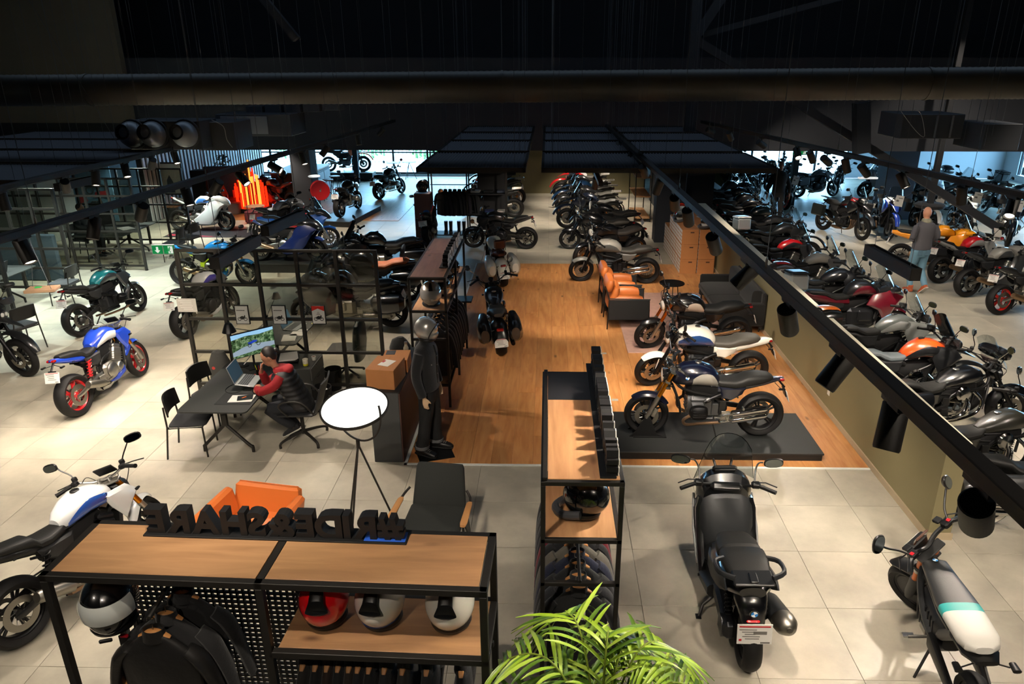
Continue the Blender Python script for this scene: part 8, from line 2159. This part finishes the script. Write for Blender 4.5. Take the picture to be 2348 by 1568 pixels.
body_mesh('trousers',g,P('trousers_ink','#12161d',.85,bump=.2,scale=60),t,.011)
SNK=P('sneaker_black','#17171a',.6)
shoe(t,TR(.08,.0,.135)@RY(28)@RZ(-6),SNK);shoe(t,TR(.03,-.06,.10)@RY(40)@RZ(8),SNK)
#  ---- walking man in jeans (seen from behind)
p=at(2093,668)
t=thing('person','bald man in a dark grey sweater, blue jeans and rust shoes walking away','person',(p.x,p.y,0),math.radians(96));t.scale=(1.03,)*3
sk2=P('skin_man','#b98266',.5,var=.05)
g=G()
torso(g,[(.88,0,0,.11,.16,2.3),(1.0,0,0,.115,.16),(1.15,0,0,.11,.155),(1.30,0,0,.12,.175),(1.42,0,0,.11,.19),(1.49,-.01,0,.08,.16),(1.53,-.01,0,.05,.07)])
limb(g,[(-.01,0,1.49),(.0,0,1.56),(.01,0,1.62)],[.062,.056,.056])
hc2=Vector((.02,0,1.70));head_g(g,hc2,RZ(0)@RY(8),1.0)
kneeL,ankL=Vector((.10,.10,.50)),Vector((-.02,.11,.10));kneeR,ankR=Vector((.02,-.10,.48)),Vector((-.22,-.10,.16))
for s,kn,an in((1,kneeL,ankL),(-1,kneeR,ankR)):limb(g,[(0,s*.09,.92),(.03,s*.10,.70),kn],[.09,.082,.06]);limb(g,[kn,(kn+an)/2+Vector((-.01,0,0)),an],[.058,.055,.04])
for s in(1,-1):
 el=Vector((-.05,s*.27,1.18));wr_=Vector((.14,s*.10,1.13))
 limb(g,[(-.01,s*.18,1.43),(-.04,s*.24,1.31),el],[.058,.05,.042]);limb(g,[el,(el+wr_)/2+Vector((.03,s*.02,-.01)),wr_],[.042,.036,.028])
 hand_g(g,frameM(wr_,(.25,-s,.05),(.9,.1,.4)),.9,1)
body_mesh('body',g,sk2,t,.011)
face_bits(t,hc2,RY(8))
g=G();torso(g,[(.94,0,0,.145,.19,2.4),(1.02,0,0,.15,.195),(1.15,0,0,.145,.185),(1.30,0,0,.15,.20),(1.42,0,0,.14,.21),(1.49,-.005,0,.11,.185),(1.54,0,0,.075,.09)])
for s in(1,-1):
 el=Vector((-.05,s*.27,1.18));wr_=Vector((.14,s*.10,1.13));limb(g,[(-.01,s*.18,1.43),(-.05,s*.245,1.31),el],[.078,.07,.062]);limb(g,[el,(el+wr_)/2+Vector((.03,s*.02,-.01)),wr_],[.06,.052,.042])
body_mesh('sweater',g,P('sweater_grey','#4d4b50',.9,bump=.2,scale=60),t,.012)
g=G();g.loft([(1.50,-.005,0,.09,.10,2.3),(1.54,0,0,.095,.10),(1.58,.005,0,.08,.085),(1.60,.0,0,.06,.07)],20,axis='z');body_mesh('scarf',g,P('scarf_camo','#7d7a68',.95,var=.45,scale=30,bump=.4),t,.01)
JEAN=P('blue_jeans','#5c7f92',.85,var=.22,scale=7,bump=.2)
g=G();torso(g,[(.78,0,0,.10,.16,2.4),(.90,0,0,.13,.18,2.4),(.97,0,0,.13,.175,2.4)])
for s,kn,an in((1,kneeL,ankL),(-1,kneeR,ankR)):limb(g,[(0,s*.09,.92),(.03,s*.10,.70),kn],[.115,.10,.078]);limb(g,[kn,(kn+an)/2+Vector((-.01,0,0)),an+Vector((0,0,.03))],[.075,.068,.058])
body_mesh('jeans',g,JEAN,t,.012)
for s in(1,-1):obj('jeans_pocket',G().box((-.128,s*.085,.89),(.012,.11,.12),.01,R=RY(-6)),P('jeans_pocket','#516f82',.85),t)
RST=P('rust_suede','#9c4a28',.8);shoe(t,TR(-.02,.11,.0)@Matrix.Scale(1.1,4),RST,None,True);shoe(t,TR(-.24,-.10,.10)@RY(42)@Matrix.Scale(1.1,4),RST,None,True)
#  ---- man in black standing among the right machines
p=at(1776,512)
t=thing('person','man all in black walking towards the viewer between the dark machines','person',(p.x,p.y,0),math.radians(262));t.scale=(1.06,)*3
g=G()
torso(g,[(.88,0,0,.11,.16,2.3),(1.0,0,0,.11,.16),(1.15,0,0,.105,.155),(1.30,0,0,.12,.18),(1.42,0,0,.11,.195),(1.49,-.01,0,.08,.16),(1.53,-.01,0,.05,.07)])
limb(g,[(-.01,0,1.49),(.0,0,1.56),(.01,0,1.62)],[.06,.055,.055]);head_g(g,Vector((.02,0,1.70)),RY(4))
for s in(1,-1):
 kn=Vector((.03+s*.06,s*.10,.49));an=Vector((s*.10-.02,s*.11,.09))
 limb(g,[(0,s*.09,.92),(.02+s*.03,s*.10,.70),kn],[.09,.08,.06]);limb(g,[kn,(kn+an)/2,an],[.058,.055,.04])
 limb(g,[(-.01,s*.18,1.43),(-.03,s*.26,1.22),(-.01-s*.02,s*.31,1.08),(.06-s*.04,s*.32,.86)],[.058,.048,.042,.028]);hand_g(g,frameM((.065-s*.04,s*.325,.85),(.1,.05*s,-1),(0,s,0)),.5,1)
body_mesh('body',g,P('skin_shade','#8c6450',.5),t,.012);face_bits(t,Vector((.02,0,1.70)),RY(4))
g=G();torso(g,[(.93,0,0,.14,.185,2.4),(1.02,0,0,.14,.185),(1.15,0,0,.135,.18),(1.30,0,0,.145,.20),(1.42,0,0,.135,.215),(1.49,-.005,0,.11,.185),(1.56,0,0,.07,.075)])
for s in(1,-1):limb(g,[(-.01,s*.18,1.43),(-.03,s*.26,1.22),(-.01-s*.02,s*.31,1.08),(.055-s*.04,s*.32,.90)],[.076,.066,.06,.048])
body_mesh('pullover',g,P('pullover_black','#0e0f12',.9),t,.013)
g=G();torso(g,[(.80,0,0,.10,.16,2.4),(.90,0,0,.125,.175,2.4),(.96,0,0,.12,.17,2.4)])
for s in(1,-1):
 kn=Vector((.03+s*.06,s*.10,.49));an=Vector((s*.10-.02,s*.11,.12));limb(g,[(0,s*.09,.92),(.02+s*.03,s*.10,.70),kn],[.11,.10,.08]);limb(g,[kn,(kn+an)/2,an],[.078,.07,.062]);shoe(t,TR(s*.10-.02,s*.11,0),SNK,P('boot_sole','#0b0b0b',.6))
body_mesh('trousers',g,P('trousers_black','#111113',.85),t,.013)
g=G();g.T=Matrix.Translation((.02,0,1.70));g.sph((-.018,0,.04),(.095,.084,.10),18,10);g.T=None;obj('hair',g,P('hair_short','#1c1614',.8),t)
#  ---- seated man in a green pullover at the far desk, and two far office workers
def sitter(label,loc,rz,top_,hair='#1b1411',z=0,far=True):
 t=thing('person',label,'person',loc,rz)
 g=G();torso(g,[(.50,-.03,0,.12,.16,2.3),(.70,.0,0,.105,.15),(.90,.03,0,.11,.17),(1.02,.05,0,.09,.17),(1.08,.06,0,.05,.07)])
 limb(g,[(.06,0,1.05),(.08,0,1.16)],[.055,.05]);head_g(g,Vector((.10,0,1.25)),RY(12))
 for s in(1,-1):
  limb(g,[(.04,s*.17,1.0),(.12,s*.24,.86),(.22,s*.22,.80),(.40,s*.10,.82)],[.055,.047,.04,.028]);hand_g(g,frameM((.41,s*.09,.82),(1,-s*.3,.1),(0,0,1)),.5,s)
  limb(g,[(-.03,s*.09,.52),(.2,s*.11,.54),(.42,s*.12,.52),(.42,s*.12,.30),(.42,s*.12,.08)],[.09,.08,.06,.052,.04]);shoe(t,TR(.43,s*.12,0),SNK)
 body_mesh('body',g,P('skin_shade','#8c6450',.5),t,.014);face_bits(t,Vector((.10,0,1.25)),RY(12))
 g=G();torso(g,[(.50,-.03,0,.145,.19,2.4),(.70,.0,0,.135,.18),(.90,.03,0,.14,.20),(1.02,.05,0,.12,.195),(1.09,.06,0,.075,.09)])
 for s in(1,-1):limb(g,[(.04,s*.17,1.0),(.12,s*.245,.86),(.22,s*.22,.80),(.38,s*.11,.82)],[.075,.066,.058,.045])
 body_mesh('pullover',g,P('pull_'+top_.strip('#'),top_,.9),t,.014)
 g=G()
 for s in(1,-1):limb(g,[(-.03,s*.09,.52),(.2,s*.11,.54),(.43,s*.12,.52),(.42,s*.12,.30),(.42,s*.12,.12)],[.105,.095,.075,.068,.06])
 body_mesh('trousers',g,P('trousers_black','#111113',.85),t,.014)
 g=G();g.T=Matrix.Translation((.10,0,1.25))@RY(12);g.sph((-.02,0,.04),(.096,.085,.10),16,10);g.T=None;obj('hair',g,P('hair_'+hair.strip('#'),hair,.8),t)
 return t
p=at(1572,436,0.6)
sitter('man in an olive green pullover typing at the far desk behind the low wall',(p.x-.1,p.y+.1,0),.15,'#4f5a2a')
chair('black chair under the man in the olive green pullover',(p.x-.1,p.y+.1,0),.15)
desk('far desk with a lit monitor in front of the olive nook',p.x+.28,p.x+1.2,p.y-.5,p.y+1.0)
t=thing('monitor','far monitor with a bluish lit screen','monitor',(p.x+.75,p.y+.55,.74),-1.9);obj('display',G().box((0,0,.34),(.03,.52,.32),.006),BLACK,t);obj('screen',G().box((.016,0,.34),(.002,.49,.29)),P('far_screen','#5d7ea6',.2,emit=.9),t);obj('stand',G().tube([(-.03,0,.3),(-.04,0,.01)],.02,6),BLACK,t)
t=thing('green_folder','bright green folder on the far desk','folder',(p.x+.75,p.y-.1,.742),.2);obj('cover',G().box((0,0,.01),(.3,.22,.02),.003),P('folder_green','#5fae3c',.6),t)
p=at(225,550,.9)
sitter('person at the desk behind the third glass wall, face hidden by the monitor',(-12.2,18.6,0),0,'#26282c');chair('black chair under the person behind the third glass wall',(-12.2,18.6,0),0)
p=at(618,378,1.3)
sitter('person in dark clothes behind the reception desk monitor',(-9.9,28.6,0),-.8,'#181a1f')
#   HELMET BOXES STACK
BXW=P('box_print_white','#cfccc6',.7)
BXL=P('box_print_line','#9c6138',.8)
lab_r=['bottom','middle','top']
bs=.36
xs0=3.20
random.seed(5)
def hbox(label,x,y,z,s=(.40,.36,.36),front=True):
 t=thing('helmet_box',label,'box',(x,y,z),random.uniform(-.02,.02),'cartons by the low wall')
 obj('box_body',lambda:G().box((0,0,s[2]/2),s,.004),CARD,t,key=('hb',s))
 def pf():
  g=G()
  for i in range(3):
   for j in range(4):
    g.box((-s[0]/2-.0015,-s[1]/2+.06+i*(s[1]-.12)/2,.05+j*(s[2]-.10)/3),(.003,(s[1]-.09)/3.1,(s[2]-.07)/4.4))
  return g
 obj('printed_panel',pf,BXW,t,key=('hbp',s),ang=0)
 obj('lid_seam',lambda:G().box((0,0,s[2]+.0005),(s[0],.006,.002)).box((.0,-s[1]/2-.001,s[2]-.05),(s[0],.002,.004)),BXL,t,key=('hbs',s),ang=0)
 obj('hand_hole',lambda:G().box((.04,-s[1]/2-.001,s[2]-.07),(.09,.003,.03),.001),P('box_hole','#4d321e',.9),t,key=('hbh',s))
 return t
ry=17.35
heights=[3,3,3,3,3,2,2]
for j in range(7):
 for i in range(2):
  n=heights[j]if i==0 else max(3,heights[j]-(1 if j in(3,)else 0))
  for k in range(n):
   rowt=['front','second','third','fourth','fifth','sixth','last'][j]
   hbox('brown carton, %s layer of the %s row in the %s column'%(['bottom','second','third','fourth'][k],rowt,'printed face' if i==0 else 'wall side'),3.42+i*.42,ry+j*.375,k*.362)
helmet('white enduro helmet with black lower shell on the nearest cartons',(3.84,ry,1.088),-2.6,'#c9c9c6','mx','#15161a',scale=1.25)
helmet('white enduro helmet with red and yellow marks on the cartons',(3.40,ry+1.1,1.088),-2.4,'#d2d0cb','mx','#b0141c',scale=1.25)
helmet('orange red enduro helmet on the highest cartons',(3.46,ry+1.5,1.088),-2.0,'#d8361c','mx','#1a1a1c',scale=1.25)
helmet('small silver helmet at the left end of the cartons',(3.36,ry+.75,1.088),-2.6,'#9a9a98','mx','#1a1a1c',scale=1.15)
p=atY(1901,897,9.3)
t=thing('wall_socket','small white switch plate on the low olive wall','switch',(LW0-.002,10.45,.38));_q=None
import mathutils
d_=_rt*((1901-PX)/F_)-_up*((897-PY)/F_)+_fw;tt=LW0/d_.x;t.location=(LW0-.004,d_.y*tt,HC+d_.z*tt)
obj('plate',G().box((0,0,0),(.008,.08,.12),.003),P('switch_white','#c9c6bd',.4),t)
for k,(px,py)in enumerate([(1410,918),(1384,811)]):
 q=at(px,py);t=thing('floor_socket',['small pale floor socket between the central rack and the plinth','small pale floor socket behind the letters of the central rack'][k],'socket',(q.x,q.y,.008));obj('plate',G().box((0,0,.002),(.10,.07,.004),.001),P('socket_grey','#a9a296',.5),t)
 #   PALM
def palm():
 p=at(1392,1690,.55)
 t=thing('potted_palm','bright green arching palm plant in the lower middle of the picture','plant',(.33,3.16,0));t.scale=(1.0,1.0,1.18)
 obj('plant_pot',G().lathe([(0,0),(.16,0),(.20,.42),(.19,.42),(.17,.38),(0,.38)],28),P('pot_dark','#232425',.6),t)
 obj('soil',G().lathe([(0,.36),(.178,.36),(.178,.38),(0,.385)],24),P('soil','#2a2019',.95),t)
 LEAF=[P('palm_leaf_a','#8fb02c',.38,var=.15,scale=4),P('palm_leaf_b','#54771d',.4,var=.15,scale=4),P('palm_leaf_c','#a9c648',.36,var=.12,scale=4)]
 STM=P('palm_stem','#7d8f2f',.5)
 random.seed(21)
 fr=[(-128,1.30,.78),(160,1.34,.72),(118,1.45,.62),(78,1.42,.40),(40,1.34,.66),(12,1.22,.74),(-20,1.18,.70),(-60,1.15,.62),(-100,1.2,.6),(-158,1.18,.74),(178,1.16,.8),(100,1.2,.36),(60,1.30,.55),(140,1.2,.5),(25,1.08,.82),(-5,1.3,.5)]
 for k,(az,h,reach)in enumerate(fr):
  a=math.radians(az);dx,dy=math.cos(a),math.sin(a)
  pts=[Vector((dx*.03,dy*.03,.38)),Vector((dx*reach*.12,dy*reach*.12,.38+(h-.38)*.62)),Vector((dx*reach*.42,dy*reach*.42,h*.99)),Vector((dx*reach*.78,dy*reach*.78,h*.95)),Vector((dx*reach*1.12,dy*reach*1.12,h*.72))]
  cv=smooth(pts,8)
  fd=obj('frond_stem',G().tube(cv,resample([.009,.007,.005,.0025],len(cv)),6),STM,t)
  n0=int(len(cv)*.30)
  m=17
  for s in(-1,1):
   g=G()
   for q in range(m):
    f=q/(m-1);ii=min(len(cv)-2,int(n0+(len(cv)-2-n0)*f));c=cv[ii];tg=(cv[ii+1]-cv[ii]).normalized()
    sd=tg.cross(Vector((0,0,1))).normalized()*s
    L_=(.10+.26*math.sin(PI*(.12+.78*f)))*random.uniform(.85,1.1)
    dr=random.uniform(.06,.14)
    ax1=(sd*.80+tg*.55+Vector((0,0,.22))).normalized()
    wd=.0135
    vs=[]
    for u in range(6):
     v=u/5;pc=c+ax1*L_*v+Vector((0,0,-dr*v*v*(1+f)));wv=wd*math.sin(PI*min(.98,.12+v*.88))**.7
     side=ax1 .cross(Vector((0,0,1))).normalized()
     vs+=[pc-side*wv,pc+Vector((0,0,-.004)),pc+side*wv]
    fs=[]
    for u in range(5):
     b=u*3;fs+=[(b,b+1,b+4,b+3),(b+1,b+2,b+5,b+4)]
    leaf=G();leaf.add(vs,fs)
    if k<9:obj('leaflet',leaf,LEAF[(k+q)%3],fd,ang=80)
    else:g.add(vs,fs)
   if k>=9:
    o=obj('leaflets',g,LEAF[k%3],fd,ang=80);o['kind']='stuff'
 return t
palm()
#   BACK LEFT BAY
p=at(573,486);t=thing('light_sculpture','pyramid sculpture of glowing red and orange tubes','sculpture',(p.x,p.y+.3,0))
obj('sculpture_base',G().lathe([(0,0),(.62,0),(.66,.16),(0,.18)],28),BLACK,t)
GL=[P('tube_yellow','#ffb060',.4,emit=2.4,ecol='#ff8a34'),P('tube_red','#e02a10',.4,emit=2.0,ecol='#ff2408'),P('tube_dark','#5a0c08',.4,emit=.5,ecol='#d01505')]
random.seed(3)
for k in range(62):
 a=random.uniform(0,2*PI);r=.58*math.sqrt(random.random());h=(1.62-r*1.75)*random.uniform(.82,1.05)
 x,y=math.cos(a)*r,math.sin(a)*r
 mt=GL[0]if(r<.33 and k%3)else GL[1 if k%4 else 2]
 obj('tube',G().tube([(x,y,.16),(x,y,max(.4,h)+.1)],.03,8),mt,t)
for k,(px,py,c,l_)in enumerate([(587,512,'#5a1a20','dark red square pouf in front of the glowing sculpture'),(633,508,'#8f959b','grey square pouf right of the dark red pouf'),(536,492,'#8c6a5e','dusty pink cube pouf left of the glowing sculpture')]):
 q=at(px,py);t=thing('pouf',l_,'pouf',(q.x,q.y+.2,0));s=.34 if k<2 else.2
 obj('pouf_body',G().loft([(0.01,0,0,s*.88,s*.88,4),(.06,0,0,s,s,4),(.26,0,0,s*1.02,s*1.02,4),(.36,0,0,s*.94,s*.94,4),(.385,0,0,s*.7,s*.7,3)],24,axis='z'),P('pouf_'+c.strip('#'),c,.85,bump=.2),t)
 obj('piping',G().loft([(.35,0,0,s*.99,s*.99,4),(.362,0,0,s*.99,s*.99,4)],24,axis='z'),P('pouf_'+c.strip('#'),c,.85,bump=.2),t)
q=at(520,492);t=thing('lounge_chair','brown leather lounge chair before the slatted wall','armchair',(q.x,q.y+.6,0),-.7)
obj('seat_cushion',G().box((0,0,.42),(.6,.6,.12),.04),P('leather_brown','#6a3d28',.5),t);obj('back_cushion',G().box((-.28,0,.78),(.10,.58,.62),.04,R=RY(-12)),P('leather_brown','#6a3d28',.5),t)
for sx in(-1,1):
 for sy in(-1,1):obj('leg',G().tube([(sx*.26,sy*.27,0),(sx*.26,sy*.27,.62 if sx>0 else.5)],.012,6),ALU,t)
obj('wire_frame',G().tube([(.26,.27,.62),(-.26,.27,.62),(-.26,-.27,.62),(.26,-.27,.62)],.01,6),ALU,t)
q=at(512,520);t=thing('wire_stool','low wire table with pale top beside the lounge chair','side table',(q.x+.6,q.y+1.2,0));obj('table_top',G().lathe([(0,.42),(.3,.42),(.3,.44),(0,.44)],24),P('pale_wood','#b08f70',.6),t)
for k in range(8):a=PI*k/4;obj('wire_leg',G().tube([(math.cos(a)*.28,math.sin(a)*.28,.42),(math.cos(a)*.18,math.sin(a)*.18,0)],.006,5),ALU,t)
q=at(380,470);t=thing('wooden_bench','low slatted wooden bench at the foot of the slatted wall','bench',(-12.2,23.9,0),PI/2)
for k in range(4):obj('slat',G().box((0,-.18+k*.12,.42),(1.3,.08,.03),.004),P('bench_wood','#9a6a45',.6),t)
for s in(-1,1):obj('leg',G().box((s*.55,0,.2),(.05,.4,.4),.005),FRAME,t)
t=thing('potted_plant','slim dark green potted plant against the slatted wall','plant',(-12.0,27.2,0));obj('plant_pot',G().lathe([(0,0),(.16,0),(.2,.5),(0,.5)],18),BLACK,t)
obj('stem',G().tube([(0,0,.45),(.03,0,1.2)],.02,6),P('bark','#4a3a2c',.8),t)
g=G();random.seed(9)
for k in range(170):
 a=random.uniform(0,6.28);z=random.uniform(.7,1.6);r=random.uniform(.05,.34)*(1-abs(z-1.1)*.6);R=Matrix.Rotation(random.uniform(0,6),4,Vector((random.random(),random.random(),random.random())).normalized());g.box((math.cos(a)*r,math.sin(a)*r,z),(.10,.045,.004),0,R)
o=obj('leaves',g,P('leaf_dark','#2d4028',.6),t,ang=0);o['kind']='stuff'
q=at(632,452);q2=at(668,430)
t=thing('reception_desk','reception desk with brown end panel and pale oak top beyond the sculpture','counter',(-9.15,27.4,0))
obj('counter_body',G().box((0,0,.52),(1.4,2.4,1.04),.01),P('desk_pale_grey','#6a7077',.6),t);obj('end_panel',G().box((0,-1.21,.55),(1.42,.03,1.08),.004),P('desk_brown','#7a4a32',.6),t);obj('counter_top',G().box((0,0,1.09),(1.5,2.5,.05),.006),P('desk_oak','#b5835a',.5),t)
for k in range(3):obj('door',G().box((.71,-.8+k*.8,.52),(.02,.76,.9),.004),P('desk_door','#848a90',.5),t)
for k in range(2):
 t=thing('bar_stool',['black bar stool at the reception desk, nearer one','black bar stool at the reception desk, farther one'][k],'stool',(-8.05,26.9+k*.9,0));obj('seat',G().lathe([(0,.74),(.19,.74),(.2,.78),(0,.79)],20),P('stool_seat','#7a4a32',.5),t)
 for j in range(4):a=PI/4+PI/2*j;obj('leg',G().tube([(math.cos(a)*.12,math.sin(a)*.12,.74),(math.cos(a)*.22,math.sin(a)*.22,0)],.012,6),FRAME,t)
t=thing('monitor','dark monitor on the reception desk','monitor',(-8.95,27.6,1.115),.9);obj('display',G().box((0,0,.3),(.03,.5,.32),.006),BLACK,t);obj('stand',G().tube([(-.02,0,.3),(-.04,0,0.01)],.02,6),BLACK,t)
t=thing('reception_divider','blue grey padded divider beside the plant','divider',(-10.9,25.0,0),.15);obj('panel',G().box((0,0,.75),(1.5,.15,1.5),.02),P('blue_fabric','#2b3a46',.9),t)
t=thing('reception_divider','tall dark cabinet left of the blue grey divider','cabinet',(-11.75,24.8,0));obj('cabinet_body',G().box((0,0,.7),(.5,.4,1.4),.01),MATT,t)
t=thing('helmet_display','black round helmet stand glowing red behind the sculpture','stand',(-9.35,25.9,0));obj('stand_post',G().tube([(0,0,0),(0,0,.95)],.03,8),BLACK,t);obj('stand_head',G().sph((0,0,1.1),(.17,.17,.18),18,12),GLOSSBK,t)
t=thing('fire_hose_reel','large round red fire hose reel on the big dark column','hose reel',(-7.12,23.0,0));cz=atY(734,436,22.95)
t.location=(cz.x,22.95,cz.z)
RED2=P('fire_red','#b40d16',.35,0,.5)
obj('reel_drum',G().lathe([(0,-.14),(.29,-.14),(.30,-.12),(.30,-.10),(.27,-.09),(.27,.09),(.30,.10),(.30,.14),(0,.14)],40,axis='y'),RED2,t,M=RZ(18));obj('reel_hub',G().lathe([(0,-.17),(.03,-.17),(.03,-.14)],14,axis='y').sph((.02,-.16,.05),.022,8,6),ALU,t,M=RZ(18));obj('wall_bracket',G().box((-.22,.05,0),(.30,.06,.08)),DARKM,t)
q=at(737,520);t=thing('fire_extinguisher','red fire extinguisher under the hose reel','extinguisher',(cz.x+.02,22.9,0));EXG=lambda:G().lathe([(0,0),(.07,0),(.075,.03),(.075,.40),(.05,.46),(.02,.48),(0,.48)],20)
obj('cylinder_body',EXG,RED2,t,key='exg');obj('valve',G().box((0,0,.50),(.05,.03,.06),.006).curve([(.02,0,.49),(.09,0,.42),(.08,0,.2)],.008,6,4),BLACK,t)
_x=at(2046,425,.9)
t=thing('fire_extinguisher','tall red extinguisher by the grey column on the far right','extinguisher',(_x.x,_x.y,0));o=obj('cylinder_body',G().lathe([(0,.3),(.12,.3),(.13,.35),(.13,1.4),(.08,1.5),(0,1.52)],20),RED2,t);obj('valve',G().box((0,0,1.54),(.06,.04,.06),.006).tube([(0,0,0),(0,0,.32)],.04,8),BLACK,t)
for k,(px,py)in enumerate([(905,412),(940,410)]):
 q=at(px,py);t=thing('bistro_table',['small bistro table before the left windows, left one','small bistro table before the left windows, right one'][k],'table',(q.x,q.y,0));obj('table_top',G().lathe([(0,.72),(.32,.72),(.32,.74),(0,.74)],22),P('top_pale','#9aa3a8',.5),t)
 for j in range(3):a=2.1*j;obj('leg',G().tube([(0,0,.72),(math.cos(a)*.3,math.sin(a)*.3,0)],.014,6),FRAME,t)
t=thing('wall_sensor','small white box sensor high beside the slatted wall','sensor',tuple(atY(325,366,23.0)));t.location=(-12.5,22.75,2.4);obj('sensor_body',G().box((0,0,0),(.16,.08,.12),.01).box((-.02,0,.08),(.03,.03,.05)),P('sensor_white','#a9aeb2',.5),t)
t=thing('office_poster','bright colourful motorcycle poster in the office window','poster',(-13.0,18.6,1.35),0);t.location=(atY(215,440,20.6).x,20.6,1.1)
obj('poster_foot',G().box((0,0,-.9),(1.1,.05,.4)),BLACK,t);obj('poster_sheet',G().box((0,0,.15),(1.15,.02,1.7)),P('poster_sky','#5b86a5',.5,var=.35,scale=3),t);g=G()
for x,z,r in((-.3,-.3,.17),(.22,-.35,.17),(-.1,.3,.12),(.25,.35,.12)):g.lathe([(r*.7,-.016),(r,-.016),(r,-.011),(r*.7,-.011)],18,axis='y',c=(x,0,z),close=True)
g.ext([(-.3,-.3),(-.1,0),(.2,.0),(.25,-.25),(0,-.4)],-.017,-.011);g.ext([(-.2,.35),(0,.55),(.25,.5),(.2,.35)],-.017,-.011);obj('printed_motorcycle',g,P('print_dark','#39434b',.7),t,ang=0)
t2=obj('printed_flash',G().ext([(-.5,-.1),(-.2,0),(-.3,.12),(-.5,.1)],-.017,-.011).ext([(0,.1),(.45,.12),(.45,.3),(.05,.25)],-.017,-.011),P('print_red','#b5303a',.6),t,ang=0)
